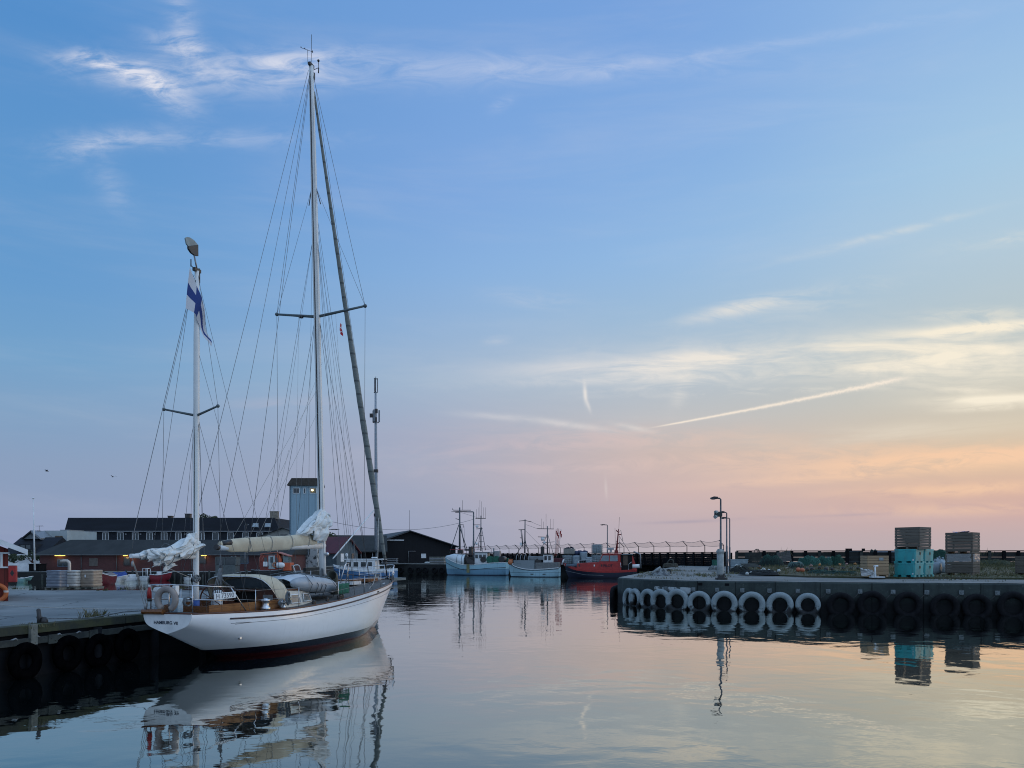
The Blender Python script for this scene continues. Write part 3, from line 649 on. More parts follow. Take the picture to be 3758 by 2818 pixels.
# masts
m_mast = mat('mast_paint', (.74, .74, .72), .35, (.66, .66, .64), .8)
MB0, MT = Vector((8.21, 0, 1.55)), Vector((7.34, 0, 20.5))
def onm(z): return MB0 + (MT - MB0) * ((z - MB0.z) / (MT.z - MB0.z))
def mast(p0, p1, r0, r1, name, taper=.72):
    mb = MB(); pts = [p0 + (p1 - p0) * (i / 10) for i in range(11)]
    mb.tube(pts, [r0 if i / 10 < taper else r0 + (r1 - r0) * (i / 10 - taper) / (1 - taper) for i in range(11)], 16)
    return mb.build(name, m_mast, YR)
mm = mast(MB0, MT, .118, .082, 'main_mast')
trk = MB(); trk.tube([onm(4.0) + Vector((-.125, 0, 0)), MT + Vector((-.09, 0, -.4))], .022, 5); trk.build('sail_track', m_dark, mm)
mhd = MB(); mhd.cb(MT + Vector((0, 0, .03)), (.28, .10, .10)); mhd.tube([MT, MT + Vector((.03, 0, 1.15))], .009, 5); mhd.tube([MT + Vector((-.14, .05, 0)), MT + Vector((-.16, .05, .5))], .007, 5)
mhd.tube([MT + Vector((-.38, .18, .45)), MT + Vector((0, -.04, .51))], .007, 5); mhd.slab([(-.05, .48), (.04, .48), (.03, .58)], -.055, -.045, Matrix.Translation(MT))
for q_ in ((-.38, .18, .47), (-.26, .1, .49)): mhd.ball(MT + Vector(q_), .02, 6)
mhd.tube([MT + Vector((.15, 0, -.05)), MT + Vector((.32, -.12, .12)), MT + Vector((.30, -.12, .38))], .012, 5); mhd.ball(MT + Vector((.30, -.12, .36)), .045, 6); mhd.tube([MT + Vector((.32, -.12, .12)), MT + Vector((.34, -.1, -.06))], .02, 5)
mhd.cb(MT + Vector((.16, 0, -.25)), (.10, .08, .22)); mhd.build('masthead_gear', m_dark, mm)
zb0, zb1 = Vector((1.14, 0, 1.42)), Vector((1.18, 0, 10.98))
mz = mast(zb0, zb1, .082, .058, 'mizzen_mast', .8)
trk = MB(); trk.tube([Vector((1.065, 0, 3.1)), Vector((1.12, 0, 10.7))], .013, 5); trk.build('sail_track', m_dark, mz)
zh = MB(); zh.cb(zb1 + Vector((0, 0, .02)), (.26, .09, .09)); zh.tube([zb1 + Vector((-.22, .02, .05)), zb1 + Vector((-.22, .02, .25))], .016, 6); zh.tube([zb1 + Vector((-.22, .02, .08)), zb1], .012, 5); zh.tube([zb1 + Vector((.1, 0, .1)), zb1 + Vector((.1, 0, -.3))], .03, 6); zh.build('masthead_gear', m_dark, mz)
# vane on the mizzen head: a rounded paddle, pale above and dark below, on a leaning stalk
vz = [(361, 190), (372, 181), (395, 184), (425, 204), (443, 225), (455, 240), (456, 324), (430, 318), (405, 300), (385, 270), (370, 232)]
def zp(zx, zy, ly=0): return yl(500 + zx * .4944, 780 + zy * .4944, ly)
va = MB(); P_ = [zp(*v) for v in vz]
def plate(mb, P, th):
    n_ = len(P); vs = [p + Vector((0, th, 0)) for p in P] + [p - Vector((0, th, 0)) for p in P]
    mb.add(vs, [tuple(range(n_)), tuple(range(n_, 2 * n_))[::-1]] + [(i, (i + 1) % n_, n_ + (i + 1) % n_, n_ + i) for i in range(n_)])
up = [zp(*v) for v in ((361, 190), (372, 181), (395, 184), (425, 204), (443, 225), (455, 240), (383, 250), (370, 232))]; plate(va, up, .02)
ov = va.build('wind_vane', mat('pale_vane', (.24, .30, .31), .5), mz, .006)
lo_ = MB(); plate(lo_, [zp(*v) for v in ((455, 240), (456, 324), (430, 318), (405, 300), (385, 270), (383, 250))], .03); lo_.build('vane_counterweight', m_dark, ov, .006)
stk = MB(); stk.tube([zp(430, 318), zp(452, 425)], .022, 8); stk.build('vane_stalk', m_galv, ov)
# spreaders
m_alu = mat('spreader_alloy', (.09, .12, .125), .5, (.07, .09, .1), 4)
sp0 = onm(11.66)
for s in (1, -1):
    mb = MB(); tip = Vector((7.98, s * 1.80, 11.97)); mb.tube([sp0, tip], [.055, .04], 8); mb.ball(tip, .07, 6); mb.build('spreader', m_alu, mm)
for s in (1, -1):
    mb = MB(); tip = Vector((.92, s * .88, 7.10)); mb.tube([Vector((1.16, 0, 6.92)), tip], [.036, .026], 8); mb.ball(tip, .05, 6); mb.build('spreader', m_alu, mz)
dl = MB(); dl.lathe([(0, 0), (.09, 0), (.06, .1), (0, .12)], 10, Matrix.Translation(sp0 + Vector((-.05, .62, .0)))); dl.build('deck_light', m_dark, mm)
# standing and running rigging
def wire(pts, r=.009, name='shroud', par=None, m=m_wire):
    mb = MB(); mb.tube([Vector(p) for p in pts], r * .8, 5); return mb.build(name, m, par or YR)
def cpl(x, s): return Vector((x, s * (yB(x) - .06), yZ(x)))
for s in (1, -1):
    tip = Vector((7.98, s * 1.80, 11.97))
    wire([MT + Vector((0, s * .06, -.25)), tip, cpl(8.0, s)], .009)
    wire([onm(16.2) + Vector((0, s * .1, 0)), tip], .007, 'jumper_stay')
    wire([onm(16.2) + Vector((0, s * .1, 0)), onm(16.2) + (tip - onm(16.2)) * .13], .022, 'turnbuckle')
    wire([onm(11.5) + Vector((0, s * .1, 0)), cpl(7.25, s)]); wire([onm(11.5) + Vector((0, s * .1, 0)), cpl(8.85, s)])
    wire([onm(14.4) + Vector((0, s * .1, 0)), cpl(6.4, s)], .008)
    wire([onm(14.4) + Vector((0, s * .1, 0)), cpl(6.9, s)], .006, 'running_backstay')
    wire([onm(11.6) + Vector((0, s * .75, .1)), cpl(8.3, s) + Vector((0, -s * .5, 0))], .005, 'flag_halyard', m=m_rope)
    wire([MT + Vector((-.1, s * .05, -.2)), Vector((1.6, s * 1.12, 1.45))], .009, 'backstay')
    z2 = Vector((.92, s * .88, 7.10))
    wire([zb1 + Vector((0, s * .05, -.1)), z2, cpl(.95, s)], .007)
    wire([Vector((1.17, s * .06, 6.8)), cpl(.5, s)], .007); wire([Vector((1.17, s * .06, 6.8)), cpl(1.9, s)], .007)
    wire([Vector((1.17, s * .06, 8.7)), cpl(2.6, s)], .006); wire([zb1 + Vector((.02, s * .05, -.3)), Vector((3.2, s * 1.3, 1.5))], .006)
wire([yl(712, 1008), yl(491, 1955), yl(484, 2032)], .010, 'topping_lift')
wire([zb1 + Vector((-.05, .1, -.1)), Vector((-.05, .7, 1.5))], .007, 'backstay')
wire([onm(20.2) + Vector((.1, -.05, 0)), yl(1418, 2060)], .008, 'forestay')
wire([onm(15.6) + Vector((.1, 0, 0)), Vector((12.0, 0, 1.95))], .008, 'inner_forestay')
wire([onm(15.3) + Vector((.1, .04, 0)), Vector((11.2, .3, 1.9))], .006, 'halyard'); wire([onm(15.1) + Vector((.1, -.04, 0)), Vector((10.1, -.5, 1.9))], .006, 'halyard')
wire([onm(19.5) + Vector((.12, .05, 0)), Vector((8.6, .12, 2.0))], .006, 'halyard'); wire([onm(19.3) + Vector((-.1, -.1, 0)), Vector((8.0, -.16, 2.0))], .006, 'halyard')
wire([onm(14.9) + Vector((0, .1, 0)), Vector((7.6, .3, 2.0))], .006, 'halyard'); wire([onm(14) + Vector((.1, -.1, 0)), Vector((9.6, -1.2, 1.85))], .006, 'halyard'); wire([onm(13.2) + Vector((.1, .1, 0)), Vector((9.6, 1.1, 1.85))], .006, 'halyard')
for a, b in (((855, 1975), (1180, 1400)), ((945, 1970), (1182, 1480))):   # lazy jacks
    wire([yl(*a), yl(*b)], .007, 'lazy_jack', m=m_rope)
wire([yl(920, 1962), yl(1050, 1690), yl(1183, 1330)], .006, 'lazy_jack', m=m_rope); wire([yl(985, 1958), yl(1060, 1650)], .006, 'lazy_jack', m=m_rope)
wire([onm(20.2) + Vector((-.1, 0, 0)), yl(800, 1995)], .008, 'topping_lift')
# furled headsail
fs0, fs1 = onm(19.7) + Vector((.16, 0, 0)), yl(1412, 2048)
m_furl = boards('furled_sail_cloth', (.24, .26, .245), (.17, .19, .18), .5, 'Z', .10, .85, (.11, .12, .12), bump=.003)
fu = MB(); k = 60; pts = []; rs = []
for i in range(k + 1):
    t = i / k; p = fs0.lerp(fs1, t); sag = .10 * math.sin(math.pi * t); pts.append(p + Vector((-sag, 0, -sag * .3)))
    rs.append((.04 + .078 * min(1, t * 1.45) - (.05 * max(0, (t - .86) / .14) if t > .86 else 0)) * (1 + .05 * math.sin(i * 1.9)))
fu.tube(pts, rs, 12); fu.build('furled_headsail', m_furl, YR)
dr = MB(); dr.lathe([(0, 0), (.13, 0), (.13, .04), (.08, .06), (.08, .14), (.13, .16), (.13, .2), (0, .2)], 14, Matrix.Translation(fs1 + Vector((.02, 0, -.26)))); dr.tube([fs1, Vector((13.75, 0, 1.98))], .03, 6); dr.build('furling_drum', m_dark, YR)
# booms and stowed sails
bm0, bm1 = yl(1192, 2000), yl(800, 2010)
bo = MB(); bo.tube([bm0 + Vector((-.1, 0, -.03)), bm1], [.115, .085], 12); boom = bo.build('main_boom', m_white, YR)
be = MB(); be.tube([bm1 + Vector((.03, 0, 0)), bm1 + Vector((-.10, 0, .02))], [.085, .08], 10); be.tube([bm1 + Vector((.15, -.02, .12)), bm1 + Vector((.5, -.05, .16))], [.07, .10], 8); be.build('boom_end_fitting', m_dark, boom)
gn = MB(); gn.cb(bm0 + Vector((-.06, 0, .1)), (.1, .12, .26)); gn.build('gooseneck', m_mahog, boom)
def bundle(name, path, rad, m, seed, ridges=5, amp=.16, nn=40, parent=None, sq=(1., 1.)):
    mb = MB(); rows_ = []
    k = len(path) - 1
    for i in range(nn + 1):
        t = i / nn; f = t * k; j = min(int(f), k - 1); p = Vector(path[j]).lerp(Vector(path[j + 1]), f - j)
        r = rad[j] + (rad[j + 1] - rad[j]) * (f - j)
        row = []
        for q in range(28):
            a = 2 * math.pi * q / 28
            ca2, sa2 = math.cos(a + t * 1.6), math.sin(a + t * 1.6)
            d = noise.noise(Vector((ca2 * 1.1, sa2 * 1.1 + seed, t * 2.6))) * amp * 1.1 + (abs(math.sin(a * ridges * .5 + t * 2.4 + seed + 1.4 * noise.noise(Vector((t * 2.2, seed, 0)))))) ** .9 * amp * .6 - amp * .3 + noise.noise(Vector((ca2 * 3, sa2 * 3, t * 4 + seed))) * amp * .4
            rr = r * (1 + d); row.append((p.x, p.y + rr * math.cos(a) * sq[0], p.z + rr * math.sin(a) * sq[1]))
        rows_.append(row)
    mb.grid(rows_, True, None, True); mb.poly(rows_[0][::-1]); mb.poly(rows_[-1])
    return mb.build(name, m, parent or YR)
def cover():
    cs_ = [(803, 1988, 2004), (822, 1983, 2018), (845, 1977, 2026), (880, 1974, 2025), (930, 1971, 2024), (990, 1968, 2021), (1050, 1966, 2017), (1095, 1961, 2010), (1120, 1957, 2006), (1145, 1964, 2006), (1158, 1978, 2004)]
    P = [(yl(x, a), yl(x, b)) for x, a, b in cs_]
    return [(a + b) / 2 for a, b in P], [(a.z - b.z) / 2 for a, b in P]
cp_, cr_ = cover()
cv_ = bundle('sail_cover', cp_, cr_, m_canvas, 3, 3, .10, 60, YR, (.62, 1.))
for x in (905, 985, 1060, 1122):
    tm_ = MB(); c0 = yl(x, 1992); rr = interp(c0.x, [p.x for p in cp_], cr_); cz = interp(c0.x, [p.x for p in cp_], [p.z for p in cp_])
    tm_.tube([(c0.x, rr * .72 * math.cos(a * math.pi / 8), cz + rr * 1.12 * math.sin(a * math.pi / 8)) for a in range(17)], .012, 5); tm_.build('sail_tie', m_rope, cv_)
def cloth(name, quads, th, m, par, seed, amp=.05, nu=14, nv=10, yoff=.0, bulge=.16):
    """a hanging fold of sail: four pixel corners on the boat's centre plane, crumpled across it"""
    a, b, c_, d = [yl(x, y, yoff) for x, y in quads]; mb = MB(); rows_ = []
    for i in range(nu + 1):
        u = i / nu; row = []
        for j in range(nv + 1):
            v = j / nv; p = (a.lerp(b, u)).lerp(d.lerp(c_, u), v)
            w_ = noise.noise(Vector((u * 2.4 + seed, v * 2.6, seed * 1.7))) * amp * 2.4 + (abs(math.sin(u * 6.5 + v * 2.5 + seed + 1.5 * noise.noise(Vector((u * 2, v * 2, seed))))) ** .6 - .5) * amp * 1.6
            e = noise.noise(Vector((u * 4 + seed, v * 4, 9))) * .06
            row.append((p.x + e, p.y - bulge * math.sin(math.pi * v) + w_, p.z + e * .8))
        rows_.append(row)
    mb.grid(rows_, True); o_ = mb.build(name, m, par); s_ = o_.modifiers.new('thick', 'SOLIDIFY'); s_.thickness = th; return o_
# heap of white mainsail at the mast
hp = [yl(1092, 1962), yl(1118, 1948), yl(1146, 1926), yl(1168, 1906), yl(1182, 1886), yl(1184, 1872)]
ms = bundle('lowered_mainsail', hp, [.10, .22, .30, .32, .22, .05], m_sail, 11, 5, .32, 70, YR, (.7, 1.))
hq = [yl(1150, 1975), yl(1172, 1960), yl(1186, 1935), yl(1194, 1905), yl(1200, 1893)]
bundle('sail_fold', hq, [.10, .20, .22, .18, .06], m_sail, 4, 5, .4, 60, ms, (.8, 1.))
for qd, sd, bl, yo in (([(1176, 1876), (1194, 1890), (1180, 1950), (1124, 1948)], 1.3, .10, -.24), ([(1181, 1872), (1211, 1898), (1204, 1940), (1176, 1948)], 4.1, .12, -.20), ([(1140, 1930), (1202, 1925), (1198, 1986), (1152, 1984)], 6.2, .12, -.22), ([(1104, 1958), (1146, 1912), (1172, 1894), (1150, 1960)], 8.6, .12, -.2), ([(1184, 1868), (1212, 1893), (1211, 1909), (1194, 1902)], 2.2, .06, -.05)):
    cloth('sail_fold', qd, .014, m_sail, ms, sd, .045, 26, 18, yo, bl)
# mizzen boom and its sail
zm0, zm1 = yl(722, 2044), yl(480, 2040)
zo = MB(); zo.tube([zm0, zm1], .058, 10); zbm = zo.build('mizzen_boom', m_white, YR)
zpth = [yl(502, 2042), yl(525, 2036), yl(552, 2030), (yl(580, 2036)), yl(610, 2038), yl(640, 2028), yl(668, 2014), yl(700, 2004), yl(724, 2002)]
zs = bundle('mizzen_sail', zpth, [.03, .10, .15, .17, .20, .24, .26, .24, .14], m_sail, 21, 5, .34, 90, YR, (.75, 1.))
cloth('sail_fold', [(684, 1966), (711, 1953), (726, 2000), (650, 2012)], .012, m_sail, zs, 3.3, .04, 24, 16, -.16, .08)
cloth('sail_fold', [(527, 2020), (562, 2015), (604, 2056), (548, 2062)], .012, m_sail, zs, 5.5, .05, 24, 16, -.12, .10)
cloth('sail_fold', [(640, 2018), (735, 1992), (742, 2012), (660, 2050)], .012, m_sail, zs, 7.5, .04, 24, 16, -.2, .08)
cloth('sail_fold', [(590, 2050), (632, 2058), (640, 2078), (600, 2100)], .016, m_sail, zs, 9.5, .05, bulge=.08)
cloth('sail_fold', [(565, 2055), (600, 2050), (590, 2076), (562, 2079)], .016, m_sail, zs, 12.5, .05, bulge=.10)
cloth('sail_fold', [(500, 2030), (535, 2031), (548, 2052), (522, 2055)], .016, m_sail, zs, 14.5, .03, bulge=.12)
cloth('sail_fold', [(556, 2016), (574, 2015), (606, 2048), (574, 2058)], .012, m_sail, zs, 16.5, .05, 20, 12, -.2, .10); cloth('sail_fold', [(600, 2022), (650, 2010), (690, 2030), (604, 2062)], .012, m_sail, zs, 21.5, .05, 24, 16, -.2, .1)
for x in (610, 682):
    tm_ = MB(); c0 = yl(x, 2036 if x < 650 else 2014); tm_.tube([(c0.x + .03 * math.sin(a), .25 * math.cos(a * math.pi / 8), c0.z + .30 * math.sin(a * math.pi / 8)) for a in range(17)], .010, 5); tm_.build('sail_tie', m_grope, zs)
for d in (-.04, .03, .1): wire([zm1 + Vector((.05, 0, -.06)), Vector((-.1, .58 + d, 1.75)), Vector((-.05, .62, 1.55))], .009, 'mizzen_sheet', m=m_rope)
blk = MB(); blk.ball(Vector((-.08, .62, 1.66)), .06, 6, (1, .6, 1.5)); blk.ball(zm1 + Vector((.06, 0, -.2)), .05, 6, (1, .6, 1.6)); blk.build('sheet_block', m_galv, YR)
# mainsheet
for d in (-.05, .02, .09, .16): wire([bm1 + Vector((.12, 0, -.08)), yl(806 + d * 60, 2120), Vector((2.75, -.2 + d * 2, 1.9))], .012, 'mainsheet', m=m_grope)
cl = MB(); cl.tube([yl(812, 2075, -.1), yl(808, 2140, -.1)], [.05, .03], 6); cl.build('mainsheet_block', m_dark, YR)
cb_ = MB()
for q in range(5): cb_.tube([yl(778 + q * 9, 2190, -.2), yl(805 + q * 2, 2085, -.15)], .014, 5)
cb_.build('rope_fall', m_grope, YR)
wire([Vector((.65, -.3, 2.62)), Vector((1.1, -.08, 2.22))], .010, 'vang', m=m_rope); wire([yl(592, 2075), yl(712, 2125)], .011, 'preventer', m=m_rope)
# pole stowed from the mast up to the forestay
po = MB(); po.tube([yl(1222, 2050), yl(1372, 1873)], .026, 8); po.build('spinnaker_pole', m_white, YR)
for z in (3.05, 2.25):
    w_ = MB(); c0 = onm(z); w_.ball(c0 + Vector((.16, -.08, 0)), .085, 8, (1, .8, .9)); w_.ball(c0 + Vector((-.03, -.2, 0)), .085, 8, (.8, 1, .9)); w_.build('mast_winch', m_steel, mm)
def coil(c0, w_, h, name='rope_coil', m=m_grope, n=6, par=YR):
    mb = MB()
    for i in range(n):
        o_ = random.uniform(-.03, .03); pts = []
        for a in range(15):
            q = 2 * math.pi * a / 14; pts.append((c0.x + (w_ + o_) * math.sin(q) * .5, c0.y + o_ + random.uniform(-.01, .01), c0.z - h * .5 + h * .5 * math.cos(q) * (1 - i * .03)))
        mb.tube(pts, .013, 5)
    mb.tube([(c0.x - w_ * .4, c0.y - .03, c0.z - h * .45), (c0.x + w_ * .4, c0.y - .03, c0.z - h * .45)], .03, 6)
    return mb.build(name, m, par)
coil(yl(1057, 2170, -1.5), .15, .42, n=9); coil(yl(722, 2110, -.12), .28, .2); coil(yl(1182, 2085, -.1), .12, .5); coil(yl(1035, 2200, -1.5), .3, .2); coil(yl(690, 2190, -.6), .3, .25)
# ventilator cowl and granny bars
vt = MB(); c0 = yl(1227, 2182, -.75); path = [c0, c0 + Vector((0, 0, .42)), c0 + Vector((-.02, 0, .56)), c0 + Vector((-.09, 0, .66)), c0 + Vector((-.20, 0, .68))]
vt.tube(path, [.14, .14, .15, .17, .20], 16, cap=False); o = vt.build('ventilator_cowl', mat('olive_vent', (.085, .088, .065), .6, (.06, .062, .05), 3), YR); s_ = o.modifiers.new('thick', 'SOLIDIFY'); s_.thickness = .02
vt2 = MB(); c1 = yl(1092, 2165, .7); vt2.tube([c1, c1 + Vector((0, 0, .25)), c1 + Vector((-.05, -.02, .36)), c1 + Vector((-.16, -.05, .40))], [.10, .10, .12, .15], 14, cap=False); o = vt2.build('ventilator_cowl', mat('dark_vent', (.03, .018, .016), .5), YR); s_ = o.modifiers.new('thick', 'SOLIDIFY'); s_.thickness = .02
for pts, m_ in (([yl(1096, 2140, .7), yl(1077, 2078, .7), yl(1081, 2074, .7), yl(1093, 2073, .7), yl(1098, 2076, .7), yl(1116, 2125, .7)], m_white), ([yl(1248, 2140, -.5), yl(1266, 2074, -.5), yl(1270, 2069, -.5), yl(1281, 2067, -.5)], m_steel), ([yl(1266, 2160, -.7), yl(1280, 2072, -.7), yl(1275, 2092, -.7), yl(1281, 2140, -.7)], m_steel)):
    gb = MB(); gb.tube(pts, .018, 8); gb.build('mast_pulpit', m_, YR)
for x, y, sz in ((4.9, -1.52, .08), (5.7, -1.56, .07), (6.5, -1.58, .11), (6.75, -1.52, .09)):
    bl = MB(); bl.cb((x, y, yZ(x) + .04), (sz * 2, sz, sz)); bl.ball(Vector((x, y, yZ(x) + .09)), sz * .7, 6); bl.build('deck_block', m_dark, YR, .01)
wire([yl(1262, 2202, -1.6), yl(1312, 2191, -1.45), yl(1345, 2172, -1.25), yl(1370, 2142, -1.0), yl(1384, 2090, -.7), yl(1388, 2000, -.4), yl(1389, 1900, -.1)], .018, 'genoa_sheet', m=m_rope)
for a, b in ((yl(1297, 2199, -1.5), yl(1316, 2193, -1.45)), (yl(1351, 2175, -1.2), yl(1371, 2166, -1.1)), (yl(1380, 2157, -.95), yl(1411, 2143, -.75))):
    fe = MB(); fe.tube([a, b], .055, 10); fe.build('fender', m_white, YR, .02)
# registration board hung on the starboard lifeline
P0, P1 = yl(788, 2174, -1.34), yl(857, 2181, -1.46)
cx_ = (P0 + P1) / 2; ang = math.atan2(P1.y - P0.y, P1.x - P0.x)
Mb = Matrix.Translation(cx_ + Vector((0, -.02, -.06))) @ Matrix.Rotation(ang - .25, 4, 'Z') @ Matrix.Rotation(-.05, 4, 'Y')
wdt_ = (P1 - P0).length * .96
nb = MB(); nb.box(-wdt_ / 2, wdt_ / 2, -.012, .012, -.085, .085, Mb); nbo = nb.build('number_board', m_white, YR, .012)
lettering('number_lettering', 'H 73590', .185, mat('grey_lettering', (.16, .16, .17), .6), nbo, Mb @ Matrix.Translation((0, -.016, 0)) @ Matrix.Rotation(math.pi / 2, 4, 'X') @ Matrix.Scale(wdt_ / .78 * 1.0, 4, (1, 0, 0)), .002)
# mast boot cloth
mbt = MB(); mbt.tube([zb0 + Vector((0, 0, .02)), zb0 + Vector((0, 0, .33))], .10, 16); mbt.build('mast_boot', m_blue, mz)
# ---------- loose gear on the yacht: things of their own
def ytop(o, label, cat, group=None):
    o.location = YS; o.rotation_euler = (0, 0, YA); return tag(o, label, cat, group)
def aft(c0, lx, yaw=0): return Matrix.Translation((lx, c0.y, c0.z)) @ Matrix.Rotation(yaw, 4, 'Z')
hs = MB(); pts = []; c0 = Vector((.02, .05, 1.83))
rows_ = []
for i in range(33):
    a = R(-62 + 304 * i / 32); ro, ri = .37, .22
    ca_, sa_ = math.cos(a), math.sin(a)
    rows_.append([(c0.x + dx_, c0.y + r_ * ca_ * .95, c0.z + r_ * sa_ * .96) for r_, dx_ in ((ri, .05), (ri - .005, -.02), (ri + .02, -.06), (ro - .02, -.06), (ro + .005, -.02), (ro, .05), (ri, .05))])
hs.grid(rows_, True); hs.poly([r for r in rows_[0][:-1]]); hs.poly([r for r in rows_[-1][:-1]][::-1])
ytop(hs.build('horseshoe_buoy', mat('faded_buoy_cloth', (.34, .30, .27), .9, (.27, .235, .22), 4, bump=.004)), 'faded beige horseshoe lifebuoy on the yacht stern rail', 'lifebuoy')
lr_ = thing('danbuoy_light', 'red emergency light clipped upright to the yacht stern rail', 'rescue light', YS, YA)
rl = MB(); b0 = yl(548, 2196, .66); rl.tube([b0, b0 + Vector((0, 0, .18)), b0 + Vector((0, 0, .30))], [.06, .055, .03], 10); rl.build('body', m_red, lr_); rl = MB(); rl.tube([b0 + Vector((0, 0, .30)), b0 + Vector((0, 0, .37))], [.035, .03], 10); rl.build('cap', m_white, lr_); rl = MB(); rl.tube([b0 + Vector((0, 0, -.08)), b0], .065, 10); rl.build('weight', m_dark, lr_)
bd = MB(); a_, b_ = yl(562, 2166, .48), yl(610, 2166, .1); a_.x = b_.x = .16; bd.tube([a_, b_], .085, 12); bd.ball(a_, .085, 6); bd.ball(b_, .085, 6); ytop(bd.build('rolled_sling', m_sail), 'rolled white rescue sling along the yacht stern rail', 'rescue sling')
ob = MB(); c0 = yl(622, 2168, -.02); ob.cb((.3, c0.y, c0.z), (.16, .11, .26)); ob.cb((.3, c0.y, c0.z - .25), (.1, .1, .3)); ytop(ob.build('outboard_motor', m_white, None, .02), 'small white outboard motor stowed on the yacht stern rail', 'outboard motor')
ja = MB(); c0 = yl(606, 2216, 0); ja.cb((.35, .0, 1.66), (.22, .26, .38)); ja.tube([(.35, 0, 1.85), (.35, 0, 1.92)], .04, 8); ytop(ja.build('water_canister', mat('pale_blue_plastic', (.36, .50, .60), .5), None, .03), 'pale blue water canister behind the yacht horseshoe buoy', 'canister')
cl = MB(); rows_ = []
for i in range(13):
    u = i / 12; a, b = yl(1241, 2143, -1.66), yl(1283, 2138, -1.60); p = a.lerp(b, u)
    rows_.append([(p.x, p.y + .02 * math.sin(u * 14) * v_, p.z - .36 * v_ + .008 * math.sin(u * 20)) for v_ in (0, .25, .5, .75, 1)])
cl.grid(rows_, True); o = cl.build('green_cloth', mat('green_netting', (.022, .13, .085), .95, (.015, .09, .06), 9)); s_ = o.modifiers.new('thick', 'SOLIDIFY'); s_.thickness = .01
ytop(o, 'green mesh cloth pegged to the yacht lifeline', 'cloth')
# inflatable dinghy lashed upside down on the cabin
dg = thing('inflatable_dinghy', 'grey inflatable dinghy lashed upside down on the yacht deck', 'dinghy', YS, YA)
m_pvc = mat('grey_inflatable', (.36, .39, .42), .45, (.29, .32, .35), 2)
tb = MB()
def dsh(s): return [Vector((4.35, s * .50 - .50, 2.12)), Vector((4.9, s * .54 - .52, 2.10)), Vector((5.7, s * .54 - .58, 2.04)), Vector((6.5, s * .48 - .64, 1.96)), Vector((7.0, s * .33 - .66, 1.90)), Vector((7.25, s * .12 - .66, 1.88))]
tb.tube(dsh(-1), [.10, .25, .27, .26, .23, .20], 16); tb.tube(dsh(1), [.10, .25, .27, .26, .23, .20], 16); tb.ball(Vector((7.24, -.66, 1.88)), .22, 8)
tb.build('tube', m_pvc, dg, 0, 1)
bt = MB(); rows_ = []
for x, hw, zt in ((4.5, .40, 2.26), (5.0, .46, 2.38), (5.7, .46, 2.40), (6.3, .40, 2.32), (6.8, .26, 2.14), (7.2, .06, 1.98)): rows_.append([(x, -.60 + hw * k, zt - .14 * abs(k) ** 1.5) for k in (-1, -.6, -.2, .2, .6, 1)])
bt.grid(rows_, True); bt.build('hull_bottom', mat('pale_hypalon', (.60, .63, .66), .5, (.52, .55, .58), 2), dg)
for x in (5.0, 5.4, 5.65, 5.9, 6.6):
    sp_ = MB(); zz = .02 - (x - 5) * .09; sp_.tube([(x + .1, -1.22, 1.72 + zz), (x + .02, -1.40, 2.05 + zz), (x - .02, -1.16, 2.36 + zz), (x - .05, -.56, 2.46 + zz), (x - .05, .1, 2.36 + zz), (x, .3, 1.9 + zz)], .014, 5); sp_.build('lashing', m_grope, dg)
# ensign, limp, and courtesy flag
def flagmat(name, kind):
    m = bpy.data.materials.new(name); m.use_nodes = True; n = m.node_tree; b = n.nodes['Principled BSDF']; b.inputs['Roughness'].default_value = .9
    a = n.nodes.new('ShaderNodeUVMap'); s = n.nodes.new('ShaderNodeSeparateXYZ'); n.links.new(a.outputs[0], s.inputs[0]); u, v = E(n, s.outputs[0]), E(n, s.outputs[1])
    if kind == 'cross':
        f = ((u.step(.28, .282) - u.step(.45, .452)) + (v.step(.36, .362) - v.step(.66, .662))).op('MINIMUM', 1.)
        n.links.new(mixc(n, f, (.46, .50, .56), (.010, .038, .18)), b.inputs['Base Color'])
    else:
        f = ((u.step(.30, .302) - u.step(.44, .442)) + (v.step(.43, .432) - v.step(.57, .572))).op('MINIMUM', 1.)
        n.links.new(mixc(n, f, (.38, .015, .03), (.6, .55, .55)), b.inputs['Base Color'])
    return m
def flag(name, topc, botc, nu, nv, m, fn, wave):
    rows_ = []; uvs = []
    def along(P, t):
        f = t * (len(P) - 1); j = min(int(f), len(P) - 2); return Vector(P[j]).lerp(Vector(P[j + 1]), f - j)
    for i in range(nu + 1):
        u = i / nu; A, B_ = along(topc, u), along(botc, u)
        rows_.append([A.lerp(B_, j / nv) + Vector((0, wave * math.sin(u * 9 + j / nv * 2.5) * (.3 + u), 0)) for j in range(nv + 1)])
    mb = MB(); mb.grid(rows_, True); o = mb.build(name, m)
    lay = o.data.uv_layers.new(name='UVMap')
    for p in o.data.polygons:
        for li, vi in zip(p.loop_indices, p.vertices): lay.data[li].uv = ((vi // (nv + 1)) / nu, (vi % (nv + 1)) / nv)
    return o
tp_ = [zp(*v, -.16) for v in ((398, 405), (442, 500), (470, 600), (500, 740), (528, 850), (552, 920))]; bt_ = [zp(*v, -.16) for v in ((370, 710), (405, 735), (440, 757), (482, 830), (500, 930), (538, 995))]
ytop(flag('ensign', tp_, bt_, 20, 10, flagmat('blue_cross_white', 'cross'), None, .07), 'limp white flag with blue cross at the mizzen top', 'flag')
tp_ = [yl(1249, 1183, -.75), yl(1253, 1190, -.75), yl(1255, 1205, -.75)]; bt_ = [yl(1247, 1212, -.75), yl(1250, 1222, -.75), yl(1256, 1236, -.75)]
ytop(flag('courtesy_flag', tp_, bt_, 12, 8, flagmat('white_cross_red', 'dk'), None, .03), 'small red courtesy flag hanging under the main spreader', 'flag')
